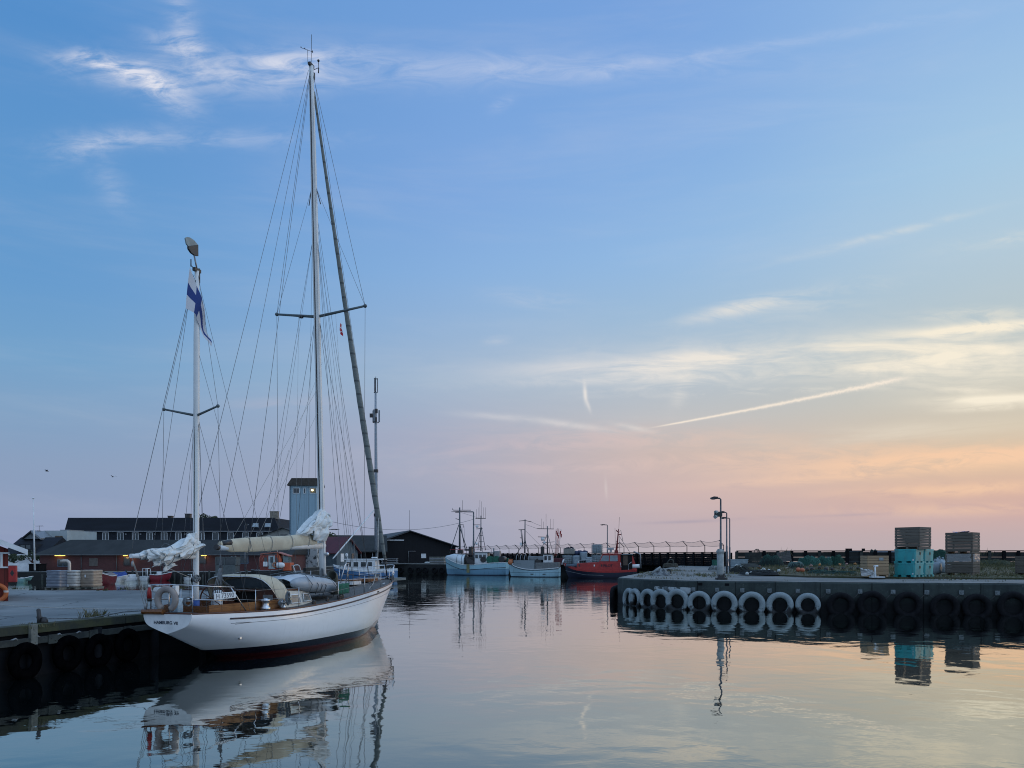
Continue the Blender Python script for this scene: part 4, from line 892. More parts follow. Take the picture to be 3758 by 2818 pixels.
# ================================================================ LEFT QUAY
NW = Vector((ED.y, -ED.x, 0))                       # out of the quay face, over the water
LANG = math.atan2(ED.y, ED.x)
def qe(t, out=0., z=0.): p = E0 + ED * t + NW * out; return Vector((p.x, p.y, z))
def tq(sx, sy, z): # distance along the quay edge of a point seen there
    p = gd(sx, sy, z); return (p - E0).dot(ED)
QL = (E1 - E0).length
MQ = Matrix.Translation(E0) @ Matrix.Rotation(LANG, 4, 'Z')        # x along the edge, y into the quay, z up
te = thing('timber_quay_edge', 'mossy timber edge and piles of the left quay', 'quay edge')
m_moss = mat('mossy_timber', (.060, .062, .026), .95, (.030, .034, .026), 1.4, bump=.01, bscale=14, obj=False)
m_tim = mat('weathered_timber', (.050, .056, .048), .95, (.022, .026, .025), 1.6, bump=.01, bscale=14, obj=False)
m_black_tim = mat('black_timber', (.006, .007, .009), .9, (.003, .003, .004), 1, obj=False, spec=.2)  # dark wood; on the left quay face the black also holds its shade
m_pale_tim = mat('pale_timber', (.20, .20, .17), .9, (.12, .125, .11), 3, obj=False)
b = MB(); L_ = 0
while L_ < QL - .1:
    l2 = min(QL, L_ + random.uniform(3.4, 4.6)); b.box(L_ + .008, l2 - .008, -.10, .26, LQ - .20, LQ + .02 + random.uniform(-.012, .012), MQ); L_ = l2
b.build('edge_beam', m_moss, te, .012)
b = MB(); b.box(0, QL, -.16, -.04, LQ - .46, LQ - .30, MQ); b.build('waling_beam', m_tim, te, .01)
b = MB(); b.box(0, QL, 0, .12, -2, LQ - .21, MQ); b.box(QL, QL + .1, 0, .3, -2, LQ - .2, MQ); b.build('pile_wall', m_black_tim, te)
b = MB(); p2 = Vector((-15.6, 39.6, 0)); d2 = (p2 - Vector((E1.x - .22, E1.y, 0)))
M2 = Matrix.Translation((E1.x - .22, E1.y, 0)) @ Matrix.Rotation(math.atan2(d2.y, d2.x), 4, 'Z'); b.box(0, d2.length, -.14, .2, LQ - .2, LQ + .02, M2); b.build('edge_beam', m_tim, te)
for i, t in enumerate((13.5, 15.2, 17.0, 18.6, 20.6, 22.8, 24.8, 26.8, 28.9, 31, 33.2)):
    b = MB(); b.tube([qe(t, .05, -1.5), qe(t, .05, LQ - .22)], .13, 10); b.build('pile', m_black_tim, te)
tb_ = tq(163, 2297, LQ)
b = MB(); b.box(tb_ - .09, tb_ + .09, -.19, -.10, LQ - .47, LQ + .03, MQ); b.tube([MQ @ Vector((tb_, -.20, LQ - z)) for z in (.08, .07)], .001, 4)
for z in (.08, .2, .4): b.ball(MQ @ Vector((tb_ + random.uniform(-.04, .04), -.195, LQ - z)), .016, 5)
b.build('ladder_board', m_pale_tim, te, .006)
for sx, sy in ((285, 2312), (398, 2296), (500, 2283)):
    t = tq(sx, sy - 20, LQ); b = MB(); b.box(t - .13, t + .13, -.19, -.16, LQ - .50, LQ - .27, MQ); b.ball(MQ @ Vector((t - .06, -.195, LQ - .36)), .018, 5); b.ball(MQ @ Vector((t + .06, -.195, LQ - .42)), .018, 5); b.build('bolt_plate', m_tim, te)
def tyre(R0, r, m, name='tyre_fender', flat=.85):
    mb = MB(); prof = [(R0 - r * .75, -.32 * r), (R0 - r, 0), (R0 - r * .75, .55 * r), (R0 - r * .1, .95 * r), (R0 + r * .55, .80 * r), (R0 + r * .92, .45 * r), (R0 + r, 0), (R0 + r * .92, -.5 * r), (R0 + r * .5, -.9 * r), (R0 - r * .2, -.9 * r), (R0 - r * .75, -.32 * r)]
    n = 40; rows_ = []
    for i in range(n + 1):
        a = 2 * math.pi * i / n; rows_.append([(q * math.cos(a), -z * flat, q * math.sin(a)) for q, z in prof])
    mb.grid(rows_, True)
    return mb.build(name, m)
t0_ = tyre(.36, .15, mat('shaded_black_rubber', (.0012, .0013, .0018), 1.0, (.0028, .0028, .0034), 5, spec=.0))  # darker copy of the tyre rubber, quay shade put into its colour
lst = [(93, 'nearest black tyre hanging under the left quay edge'), (250, 'second black tyre along the left quay edge from the near end'), (362, 'third black tyre along the left quay edge, deep in shadow'), (468, 'fourth black tyre along the left quay edge, by the yacht stern')]
for k, (sx, lb) in enumerate(lst):
    o = t0_ if k == 0 else copy_thing(t0_)
    # intersect the sight line with the face plane 0.3 m out
    u = (sx - CX) / F; P0_ = qe(0, .2); tt = (P0_.x * NW.x + P0_.y * NW.y) / (u * NW.x + NW.y)
    o.location = (u * tt, tt, .42 + .05 * (k % 2)); o.rotation_euler = (0, 0, LANG); tag(o, lb, 'tyre', 'tyres hung along the left quay'); o.scale = (.86, .9, .92)
for k, sx in enumerate((93, 250)):
    u = (sx - CX) / F; P0_ = qe(0, .12); tt = (P0_.x * NW.x + P0_.y * NW.y) / (u * NW.x + NW.y); c = Vector((u * tt, tt, 0))
    for s in (-1, 1):
        mb = MB(); mb.tube([c + Vector((0, 0, .92)) + ED * .18 * s, c + Vector((0, 0, 1.0)) + ED * .3 * s + NW * .05, c + Vector((0, 0, .95)) + ED * .42 * s], .02, 5)
        tag(mb.build('tyre_chain', m_galv), ('chain holding the nearest tyre' if k == 0 else 'chain holding the second tyre') + (' on its far side' if s > 0 else ' on its near side'), 'chain', 'chains holding the left quay tyres')
# bollard
bp = gd(155, 2287, LQ); bo_ = thing('mooring_bollard', 'dark iron mooring bollard with a slanted horn on the left quay', 'bollard', (bp.x, bp.y, LQ - .06), .1); bo_.scale = (.5, .5, .5)
b = MB(); b.cb((0, 0, .04), (.62, .42, .08)); b.build('base', m_dark, bo_, .02)
b = MB(); b.tube([(.12, 0, .06), (.12, 0, .25), (.10, 0, .36)], [.17, .16, .13], 14); b.ball((.10, 0, .36), .13, 8, (1, 1, .7)); b.tube([(-.14, 0, .06), (-.14, 0, .42), (-.18, 0, .78)], [.12, .10, .10], 12); b.ball((-.18, 0, .78), .10, 8); b.tube([(-.26, 0, .42), (.0, 0, .40)], .06, 8); b.build('horn', m_dark, bo_, 0)
def rope(name, pts, label, r=.012, sag=0., m=None, group=None):
    P = [Vector(p) for p in pts]
    if len(P) == 2:
        P = [P[0].lerp(P[1], i / 12) - Vector((0, 0, sag * 4 * (i / 12) * (1 - i / 12))) for i in range(13)]
    mb = MB(); mb.tube(P, r, 6); return tag(mb.build(name, m or m_rope), label, 'rope', group)
def ywp(x, y, z): return Vector((YS.x + x * yca - y * ysa, YS.y + x * ysa + y * yca, z))
rope('mooring_rope', [at(-60, 2216, 21.5), ywp(.3, .75, 1.55)], 'pale mooring rope stretched low across the left quay', .010, .05)
rope('mooring_rope', [bp + Vector((.15, -.05, .12)), gd(330, 2268, LQ + .05), gd(450, 2246, LQ + .06), ywp(.8, .95, 1.5)], 'grey mooring rope from the iron bollard along the timber edge', .016, 0, m_grope)
mb = MB()
for sx, sy, h, k in ((355, 2262, .30, 26), (120, 2292, .12, 40), (95, 2296, .10, 25), (300, 2272, .08, 12), (430, 2250, .06, 10), (640, 2160, .15, 20), (560, 2158, .18, 20), (660, 2158, .18, 24), (380, 2163, .12, 16), (60, 2158, .15, 20), (450, 2160, .2, 20)):
    c = gd(sx, sy, LQ)
    for _ in range(k): blades(mb, c.x + random.gauss(0, .16), c.y + random.gauss(0, .1), LQ - .06, h * random.uniform(.5, 1.2), 3, .05)
tag(mb.build('weeds', m_blade), 'weeds growing in the cracks of the left quay', 'weeds', kind='stuff')
# painted line and patches stay in the asphalt; pallets of wrapped goods
def pallet(sx0, sx1, syb, syt, label, m, mtop=None, papers=()):
    a, b_ = gd(sx0, syb, LQ - .06), gd(sx1, syb, LQ - .06); wd = (b_ - a).length; h = (syb - syt) / F * a.y
    t = thing('wrapped_pallet', label, 'pallet', ((a.x + b_.x) / 2, a.y + .5, LQ - .06), -.05, 'wrapped pallets at the far edge of the left quay')
    base = MB()
    for x in (-wd / 2 + .06, 0, wd / 2 - .06): base.box(x - .05, x + .05, -.5, .5, 0, .10)
    base.box(-wd / 2, wd / 2, -.52, .52, .10, .125); base.build('pallet_base', m_pale_tim, t)
    pk = MB(); k = 14; rows_ = []
    for i in range(k + 1):
        z = .13 + (h - .16) * i / k; row = []
        for j in range(48):
            q = j / 48 * 2 * math.pi; c, s = math.cos(q), math.sin(q); p = 7
            rr = 1 / ((abs(c) ** p + abs(s) ** p) ** (1 / p)); n_ = noise.noise(Vector((c * 2, s * 2, z * 9 + a.x))) * .022 + .014 * math.sin(z * 34)
            row.append((c * rr * (wd / 2 - .03 + n_), s * rr * (.48 + n_), z + .01 * noise.noise(Vector((c * 3, s * 3, z)))))
        rows_.append(row)
    pk.grid(rows_, True, None, True); pk.poly(rows_[-1]); pk.build('wrapped_load', m, t)
    for (px_, pz, w, hh) in papers:
        pp = MB(); pp.box(px_ - w / 2, px_ + w / 2, -.535, -.525, pz - hh / 2, pz + hh / 2); pp.build('delivery_note', m_white, t)
    return t
mat_w1 = boards('blue_wrap', (.20, .23, .27), (.14, .16, .20), .16, 'Z', .10, .35, (.06, .07, .10)); mat_w2 = boards('clear_wrap', (.62, .59, .54), (.48, .45, .40), .15, 'Z', .12, .3, (.10, .08, .06)); mat_w3 = boards('brown_wrap', (.36, .29, .22), (.27, .21, .16), .15, 'Z', .08, .4, (.07, .05, .04))
pallet(164, 221, 2165, 2092, 'blue-grey wrapped pallet load, leftmost of the three', mat_w1)
pallet(222, 283, 2163, 2092, 'whitish wrapped pallet load between the blue and the brown ones', mat_w2, papers=((.02, .82, .10, .05), (0, .22, .10, .14)))
pallet(287, 345, 2162, 2090, 'brown wrapped pallet load with a white note, right of the white one', mat_w3, papers=((.0, .70, .08, .14),))
vp = at(250, 2090, 41.4); b = MB(); zt = 2.80
b.tube([(vp.x + .07, vp.y, LQ - .05), (vp.x + .07, vp.y, zt - .24), (vp.x + .04, vp.y, zt - .15), (vp.x - .06, vp.y, zt - .09), (vp.x - .22, vp.y - .02, zt - .09), (vp.x - .36, vp.y - .03, zt - .13)], [.08, .08, .085, .085, .085, .10], 16)
tag(b.build('vent_pipe', mat('pale_vent_metal', (.52, .46, .40), .4, (.42, .37, .33), 4, metal=.2)), 'bent pale vent pipe standing behind the wrapped pallets', 'vent pipe')
# red shed at the left frame edge
rs_ = thing('red_shed', 'red wooden shed with white roof edge on the left quay', 'shed', (-19.84 - 2.16 * math.cos(R(34)), 30.3 - 2.16 * math.sin(R(34)), LQ - .06), R(34))
m_redb = boards('red_board_cladding', (.20, .030, .020), (.13, .02, .014), .17, 'X', .05, .8)
b = MB(); b.slab([(-2.16, 0), (2.16, 0), (2.16, 2.05), (0, 3.0), (-2.16, 2.05)], 0, 5); b.build('wall', m_redb, rs_)
rf_ = MB()
for s in (1, -1): rf_.slab([(0, 3.14), (s * 2.75, 1.93), (s * 2.75, 2.03), (0, 3.24)], -.5, 5.3)
rf_.build('roof', mat('roof_felt', (.035, .038, .042), .9), rs_)
for s in (1, -1):
    bb = MB(); bb.slab([(0, 3.06), (s * 2.80, 1.82), (s * 2.80, 2.02), (0, 3.26)], -.55, -.505); bb.build('bargeboard', m_white, rs_)
for z in (1.30, 1.86):
    bb = MB(); bb.box(.9, 2.20, -.06, 0, z, z + .06); bb.build('white_batten', m_white, rs_)
bb = MB(); bb.box(1.9, 1.98, -.05, 0, 1.36, 1.86); bb.build('white_post', m_white, rs_)
fx = thing('fire_box', 'red fire equipment box on the side of the red shed', 'fire box', (-19.69, 30.35, 1.95), R(20))
b = MB(); b.box(-.14, .14, -.10, .10, 0, .66); b.build('box', m_red, fx, .03)
b = MB(); b.poly([(0, -.104, .22), (.07, -.104, .36), (0, -.104, .50), (-.07, -.104, .36)]); b.build('emblem', m_dark, fx)
b = MB(); b.torus(.30, .085, 28, 10, Matrix.Translation((-20.05, 29.95, 1.55)) @ Matrix.Rotation(R(34), 4, 'Z') @ Matrix.Rotation(math.pi / 2, 4, 'X')); tag(b.build('life_ring', boards('ring_cloth', (.50, .13, .03), (.42, .10, .03), .4, 'Z', .14, .6, (.55, .5, .45))), 'orange life ring hung on the front of the red shed', 'life ring')
# ================================================================ FAR SHORE BUILDINGS
m_roofd = mat('dark_slate_roof', (.007, .010, .017), .9, (.004, .006, .011), .3, stretch=(1, 1, 6), obj=False)
m_wblue = boards('dark_blue_cladding', (.010, .015, .024), (.006, .010, .017), .25, 'X', .04, .8)
def window(par, x0, x1, z0, z1, y, fm, gm, mull=1, fw=.07, name='window'):
    f = MB(); f.box(x0, x1, y - .06, y, z0, z0 + fw); f.box(x0, x1, y - .06, y, z1 - fw, z1); f.box(x0, x0 + fw, y - .06, y, z0 + fw, z1 - fw); f.box(x1 - fw, x1, y - .06, y, z0 + fw, z1 - fw)
    if mull:
        xm = (x0 + x1) / 2; f.box(xm - fw * .5, xm + fw * .5, y - .055, y, z0 + fw, z1 - fw)
    o = f.build(name, fm, par); g = MB(); g.box(x0 + .02, x1 - .02, y - .025, y - .012, z0 + .02, z1 - .02); g.build('pane', gm, o); return o
m_pane = mat('blue_grey_pane', (.02, .033, .04), .25, (.035, .05, .058), .8, spec=.9, obj=False)
# long two-storey building
dL = 125.
lb_ = thing('long_building', 'long dark two-storey building with a row of white windows', 'building', (0, dL, QZ))
def X_(sx, d): return (sx - CX) / F * d
def Z_(sy, d): return H - (sy - YH) / F * d - QZ
x0, x1 = X_(243, dL), X_(1022, dL); ze, zr, zl = Z_(1949, dL), Z_(1899, dL) + .6, Z_(1984, dL)
b = MB(); b.box(x0, x1, 0, 11, -.5, ze); b.build('wall', m_wblue, lb_)
zr = Z_(1899, dL)
b = MB(); b.add([(x0 - .1, -.35, ze - .02), (x1 + .35, -.35, ze - .02), (x1 - .9, .7, zr), (x0 - .1, .7, zr), (x0 - .1, 11.3, ze - .02), (x1 + .35, 11.3, ze - .02), (x1 - .9, 10.3, zr), (x0 - .1, 10.3, zr)], [(0, 1, 2, 3), (3, 2, 6, 7), (7, 6, 5, 4), (1, 5, 6, 2), (0, 3, 7, 4)])
roofL = b.build('roof', m_roofd, lb_)
b = MB(); b.box(x0 - .1, x1 + .2, -.42, -.34, ze - .10, ze + .03); b.build('gutter', m_galv, lb_)
for i, sx in enumerate((275, 332, 388, 442, 497, 550, 603, 655, 697, 740, 791, 846, 902, 953)):
    c = X_(sx, dL); window(lb_, c - .52, c + .52, Z_(1982, dL), Z_(1954, dL), -.01, m_white, m_pane, 0 if i in (0, 1, 10, 11, 12, 13) else 1, .075)
for sx in (463, 517, 570, 679):
    b = MB(); b.cb((X_(sx, dL), -.08, Z_(1960, dL)), (.22, .14, .22)); b.build('vent_grille', m_galv, lb_)
for sx, w, hh, m_ in ((611, .6, .55, m_dark), (677, .8, .9, m_dark), (997, 1.25, 1.3, mat('yellow_brick', (.28, .24, .19), .9))):
    b = MB(); b.box(X_(sx, dL) - w / 2, X_(sx, dL) + w / 2, 1.1, 1.9, zr - .2, zr + hh - .3); b.box(X_(sx, dL) - w / 2 - .06, X_(sx, dL) + w / 2 + .06, 1.04, 1.96, zr + hh - .3, zr + hh - .2); b.build('chimney', m_, roofL)
for sx in (937, 982):
    b = MB(); c = X_(sx, dL); k = .52; zq = Z_(1928, dL); yq = (zq - ze) / (zr - ze) * 1.05 - .35
    b.add([(c - .55, yq - .22, zq - .34), (c + .55, yq - .22, zq - .34), (c + .48, yq + .14, zq + .34), (c - .48, yq + .14, zq + .34), (c - .40, yq - .42, zq - .22), (c + .40, yq - .42, zq - .22), (c + .34, yq - .1, zq + .36), (c - .34, yq - .1, zq + .36)], [(0, 1, 5, 4), (1, 2, 6, 5), (2, 3, 7, 6), (3, 0, 4, 7), (4, 5, 6, 7)]); b.build('skylight', mat('skylight_dome', (.36, .42, .45), .3), roofL)
# brick warehouse
dB = 98.
bw_ = thing('brick_warehouse', 'low red brick warehouse lit by yellow wall lamps', 'warehouse', (0, dB, 1.0))
def ZB(sy): return H - (sy - YH) / F * dB - 1.0
x0, x1 = X_(146, dB), X_(1068, dB)
m_brick = brickmat('old_red_brick', (.115, .038, .036), (.085, .030, .029), (.075, .05, .047))
b = MB(); b.box(x0, x1, 0, 9, -.3, ZB(2034) - .02); b.build('wall', m_brick, bw_)
ze, zr = ZB(2034), ZB(1988) + .35
b = MB(); b.add([(x0 - .55, -.45, ze - .03), (x1 + .3, -.45, ze - .03), (x1 + .3, 4.5, zr), (x0 + 1.3, 4.5, zr), (x0 - .55, 9.4, ze - .03), (x1 + .3, 9.4, ze - .03)], [(0, 1, 2, 3), (3, 2, 5, 4), (0, 3, 4), (1, 5, 2)])
m_corr = mat('fibre_cement_roof', (.028, .030, .030), .95, (.018, .020, .020), .8, stretch=(1, .3, 1), obj=False)
b.build('roof', m_corr, bw_)
b = MB(); b.box(x0 - .55, x1 + .3, -.54, -.45, ze - .12, ze); b.build('gutter', mat('grey_gutter', (.11, .12, .125), .6), bw_)
m_bluef = mat('blue_window_frame', (.10, .17, .25), .6)
for sx0, sx1, sy0, sy1, fm, gm, mu in ((212, 252, 2051, 2079, m_bluef, m_pane, 1), (328, 359, 2048, 2077, mat('boarded_window', (.16, .135, .115), .8), mat('brown_board', (.14, .12, .105), .8), 0), (454, 478, 2043, 2075, m_dark, m_glass, 0), (730, 757, 2040, 2068, m_dark, m_glass, 0), (881, 912, 2038, 2068, m_bluef, m_pane, 0), (795, 815, 2040, 2085, m_mahog, m_mahog, 0)):
    window(bw_, X_(sx0, dB), X_(sx1, dB), ZB(sy1), ZB(sy0), -.005, fm, gm, mu, .06)
for sx in (300, 430, 590, 705, 842): b = MB(); b.tube([(X_(sx, dB), -.12, 0), (X_(sx, dB), -.12, ze - .1)], .05, 6); b.build('downpipe', MATS['grey_gutter'], bw_)
lampy = emis('sodium_lamp', (1., .72, .13), 2.2)
for sx, w, lb in ((220, 38, 'lit yellow tube lamp at the left end of the brick wall'), (460, 16, 'lit yellow wall lamp left of the mizzen boom end'), (482, 14, 'lit yellow wall lamp seen above the mizzen boom end'), (748, 20, 'lit yellow wall lamp just right of the mizzen mast')):
    c = at(sx, 2037, dB - .12); t = thing('wall_lamp', lb, 'wall lamp', (c.x, c.y, c.z), 0, 'yellow lamps along the brick warehouse'); wd = w / F * dB
    b = MB(); b.box(-wd / 2, wd / 2, -.07, .05, -.10, .09); b.build('tube', lampy, t, .05); b = MB(); b.box(-wd / 2 - .05, wd / 2 + .05, .05, .12, -.05, .12); b.build('housing', m_dark, t)
    l = bpy.data.lights.new('lamp_glow', 'POINT'); l.energy = 9; l.color = (1, .55, .15); l.shadow_soft_size = .2; lo2 = bpy.data.objects.new('lamp_glow', l); COL.objects.link(lo2); lo2.parent = t; lo2.location = (0, -.35, -.25)
# white block with flat roof
dW = 112.; wb_ = thing('white_building', 'pale flat-roofed building left of the long dark one', 'building', (0, dW, QZ))
b = MB(); b.box(X_(160, dW), X_(246, dW), 0, 8, -.5, Z_(1947, dW)); b.build('wall', mat('pale_render', (.40, .45, .45), .8, (.34, .38, .38), .5, obj=False), wb_)
b = MB(); b.box(X_(191, dW), X_(225, dW), 2, 6, Z_(1947, dW), Z_(1942, dW)); b.build('roof_light', m_galv, wb_)
b = MB(); b.box(X_(203, dW), X_(230, dW), -.05, -.005, Z_(1992, dW), Z_(1967, dW)); b.build('door', mat('brown_door', (.12, .075, .04), .7), wb_)
# house with dark roof
dH = 106.; ho = thing('dark_roof_house', 'house with steep dark roof and dormer behind the red shed', 'house', (0, dH, QZ))
x0, x1 = X_(20, dH), X_(166, dH)
b = MB(); b.box(x0, x1, 0, 8, -.5, Z_(2034, dH)); b.build('wall', m_white, ho)
ze, zr = Z_(2034, dH), Z_(1977, dH) + .3
b = MB(); b.add([(x0 - .4, -.4, ze), (x1 + .1, -.4, ze), (x1 + .1, 4, zr), (x0 - .4, 4, zr), (x0 - .4, 8.4, ze), (x1 + .1, 8.4, ze)], [(0, 1, 2, 3), (3, 2, 5, 4), (0, 3, 4), (1, 5, 2)]); hr = b.build('roof', m_roofd, ho)
b = MB(); b.box(x0 - .4, x1 + .1, -.5, -.4, ze - .14, ze + .02); b.build('gutter', m_white, ho)
dm = MB(); dm.box(X_(70, dH), X_(122, dH), -.1, 2.6, Z_(2032, dH), Z_(1996, dH)); dmo = dm.build('dormer', m_wblue, ho)
for sx in (78, 98): b = MB(); b.box(X_(sx, dH), X_(sx + 16, dH), -.14, -.105, Z_(2014, dH), Z_(2000, dH)); b.build('pane', m_pane, dmo)
b = MB(); xa = X_(68, dH); zg = Z_(1951, dH); b.slab([(X_(34, dH), Z_(1976, dH)), (X_(103, dH), Z_(1976, dH)), (xa, zg)], 3.0, 9); b.build('gable', mat('grey_gable', (.16, .18, .19), .8), ho)
for s, sxe in ((-1, 33), (1, 105)): b = MB(); b.slab([(xa, zg + .02), (xa, zg + .30), (X_(sxe, dH), Z_(1975, dH) + .12), (X_(sxe, dH), Z_(1975, dH) - .12)] if s > 0 else [(xa, zg + .30), (xa, zg + .02), (X_(sxe, dH), Z_(1975, dH) - .12), (X_(sxe, dH), Z_(1975, dH) + .12)], 2.7, 9.2); b.build('gable_roof', m_roofd if s < 0 else m_galv, ho)
b = MB(); b.box(X_(57, dH), X_(71, dH), 4, 4.8, zg - .6, Z_(1943, dH)); b.build('chimney', m_dark, hr)
b = MB(); b.tube([(X_(72, dH), 4.4, zg), (X_(72, dH), 4.4, Z_(1924, dH))], .025, 5); b.tube([(X_(58, dH), 4.4, Z_(1926, dH)), (X_(86, dH), 4.4, Z_(1925, dH))], .02, 5)
for sx in (62, 70, 78, 84): b.tube([(X_(sx, dH), 4.1, Z_(1926, dH)), (X_(sx, dH), 4.7, Z_(1926, dH))], .015, 4)
b.build('aerial', m_dark, hr)
gw = MB(); gw.box(X_(-30, 97.), X_(146, 97.), 97, 97.3, 1.0, H - (2067 - YH) / F * 97); tag(gw.build('garden_wall', m_white), 'low white wall in front of the dark roofed house', 'wall')
kb = MB(); kb.box(X_(106, 95.), X_(145, 95.), 95, 96.4, .9, H - (2071 - YH) / F * 95); kb.box(X_(104, 95.), X_(147, 95.), 94.9, 96.5, H - (2071 - YH) / F * 95, H - (2070 - YH) / F * 95 + .05); tag(kb.build('black_bin_store', m_black_tim), 'black box-like shed beside the brick warehouse', 'shed')
fp = at(125, 2066, 94.); b = MB(); b.tube([(fp.x + .1, fp.y, 1.2), (X_(122, 94.), fp.y, H + (YH - 1829) / F * 94)], [.11, .05], 8); b.ball((X_(122, 94.), fp.y, H + (YH - 1828) / F * 94), .14, 6, (1, 1, .6)); tag(b.build('flagpole', m_white), 'tall bare white flagpole in front of the dark roofed house', 'flagpole')
def crown(mb, c, rx, rz, n, leaf, seed):
    rnd = random.Random(seed)
    cl = [(rnd.uniform(-.7, .7), rnd.uniform(-.7, .7), rnd.uniform(-.7, .8), rnd.uniform(.25, .55)) for _ in range(max(4, n // 90))]
    for _ in range(n):
        k = rnd.choice(cl); v = Vector((rnd.gauss(0, 1), rnd.gauss(0, 1), rnd.gauss(0, 1))).normalized() * (k[3] * rnd.random() ** .4)
        p = Vector((c[0] + (k[0] + v.x) * rx, c[1] + (k[1] + v.y) * rx, c[2] + (k[2] + v.z) * rz))
        a = Vector((rnd.gauss(0, 1), rnd.gauss(0, 1), rnd.gauss(0, 1))).normalized() * leaf; b2 = a.orthogonal().normalized() * leaf * .55
        mb.add([p - a, p + b2, p + a, p - b2], [(0, 1, 2, 3)])
m_leaf = mat('dark_foliage', (.030, .045, .024), .9, (.05, .065, .032), .6, obj=False)
def tree(name, label, cat, x, y, z0, zc, rx, rz, n, leaf, seed, group=None):
    t = thing(name, label, cat, (x, y, z0), 0, group); b = MB(); b.tube([(0, 0, -.2), (.05, 0, (zc - z0) * .5), (0, 0, zc - z0)], [.16, .12, .05], 7)
    for k in range(5):
        a = k * 1.256 + seed; b.tube([(0, 0, (zc - z0) * (.35 + .1 * k)), (math.cos(a) * rx * .6, math.sin(a) * rx * .6, (zc - z0) * (.6 + .1 * k) + rz * .3)], [.06, .02], 5)
    b.build('trunk', m_mahog, t); b = MB(); crown(b, (0, 0, zc - z0), rx, rz, n, leaf, seed); b.build('crown', m_leaf, t); return t
tree('bush', 'green bush by the white wall, nearest the red shed', 'bush', X_(50, 100.), 100, 1.6, 2.5, 1.2, .8, 500, .14, 1); tree('bush', 'green bush left of the flagpole by the white wall', 'bush', X_(118, 100.), 100, 1.6, 2.7, 1.3, 1.1, 600, .14, 2)
tree('tree', 'leafy tree top beside the red roofed house', 'tree', X_(1205, 128.), 128, 1.6, 5.6, 1.5, 1.5, 900, .17, 3)
tree('tree', 'tree top peeping over the long dark roof', 'tree', X_(768, 150.), 150, 1.6, 9.7, 1.7, 1.3, 700, .2, 4)
# white tower
dT = 105.; tw = thing('silo_tower', 'tall pale blue tower with one lit top window', 'tower', (0, dT, 1.2))
def ZT(sy): return H - (sy - YH) / F * dT - 1.2
x0, x1 = X_(1063, dT), X_(1163, dT)
b = MB(); b.box(x0, x1, 0, 3, ZT(2012), ZT(1781)); b.build('wall', boards('pale_corrugated_steel', (.30, .43, .49), (.25, .36, .42), .35, 'X', .05, .6, (.18, .26, .30), nscale=1), tw)
def peel():
    m = bpy.data.materials.new('peeling_whitewash'); m.use_nodes = True; n = m.node_tree; b = n.nodes['Principled BSDF']; b.inputs['Roughness'].default_value = .9
    g = n.nodes.new('ShaderNodeNewGeometry'); nz = noise_tex(n, g.outputs['Position'], 1.6, 7, .68, .5)
    c_ = mixc(n, nz.step(.50, .60), (.42, .43, .42), (.055, .06, .06)); n.links.new(c_, b.inputs['Base Color']); return m
m_peel = peel()
b = MB(); b.box(x0 - .02, x1 + .02, -.03, 3, -.5, ZT(2012)); b.build('base_wall', m_peel, tw)
b = MB(); b.slab([(x0 - .3, ZT(1782)), (x0 - .25, ZT(1779)), (x0 + .35, ZT(1755)), (x1 + .05, ZT(1755)), (x1 + .3, ZT(1779)), (x1 + .3, ZT(1782))], -.35, 3.3); b.build('roof', mat('brown_tower_roof', (.075, .062, .050), .9), tw)
b = MB(); b.box(x0 - .02, x0 + .12, -.05, -.002, ZT(2012), ZT(1781)); b.build('corner_trim', mat('blue_trim', (.07, .12, .16), .6), tw)
lit = emis('lit_window', (1, .78, .38), .55); litspot = emis('lit_bulb', (1, .85, .5), 5)
for sx0, sx1, gm in ((1075, 1100, m_glass), (1113, 1123, m_pane), (1137, 1162, mat('warm_dim_pane', (.20, .17, .10), .4))):
    window(tw, X_(sx0, dT), X_(sx1, dT), ZT(1811), ZT(1790), -.01, m_white, gm, 0, .07)
b = MB(); b.ball((X_(1147, dT), -.16, ZT(1799)), .13, 6, (1.2, .4, 1)); b.build('lit_lamp', litspot, tw)
for sx0, sx1 in ((1107, 1133),): b = MB(); b.box(X_(sx0, dT), X_(sx1, dT), -.16, -.035, ZT(2038), ZT(2012)); b.build('loading_hatch', mat('grey_hatch', (.28, .32, .35), .7), tw)
# pale gabled building between them
dP = 116.; pg = thing('pale_gable_building', 'small pale gabled building left of the tall tower', 'building', (0, dP, QZ))
b = MB(); b.slab([(X_(935, dP), -.5), (X_(1085, dP), -.5), (X_(1085, dP), Z_(1955, dP)), (X_(1037, dP), Z_(1939, dP)), (X_(935, dP), Z_(1976, dP))], 0, 7); b.build('wall', mat('beige_render', (.30, .30, .27), .8, (.25, .25, .225), .6, obj=False), pg)
b = MB(); b.slab([(X_(930, dP), Z_(1978, dP)), (X_(1037, dP), Z_(1938.5, dP)), (X_(1037, dP), Z_(1936, dP)), (X_(930, dP), Z_(1975, dP))], -.3, 7.2); b.slab([(X_(1037, dP), Z_(1938.5, dP)), (X_(1090, dP), Z_(1957, dP)), (X_(1090, dP), Z_(1954, dP)), (X_(1037, dP), Z_(1936, dP))], -.3, 7.2); b.build('roof', m_corr, pg)
b = MB(); b.box(X_(1029, dP), X_(1056, dP), -.04, -.003, Z_(1972, dP), Z_(1961, dP)); b.build('window', m_glass, pg)
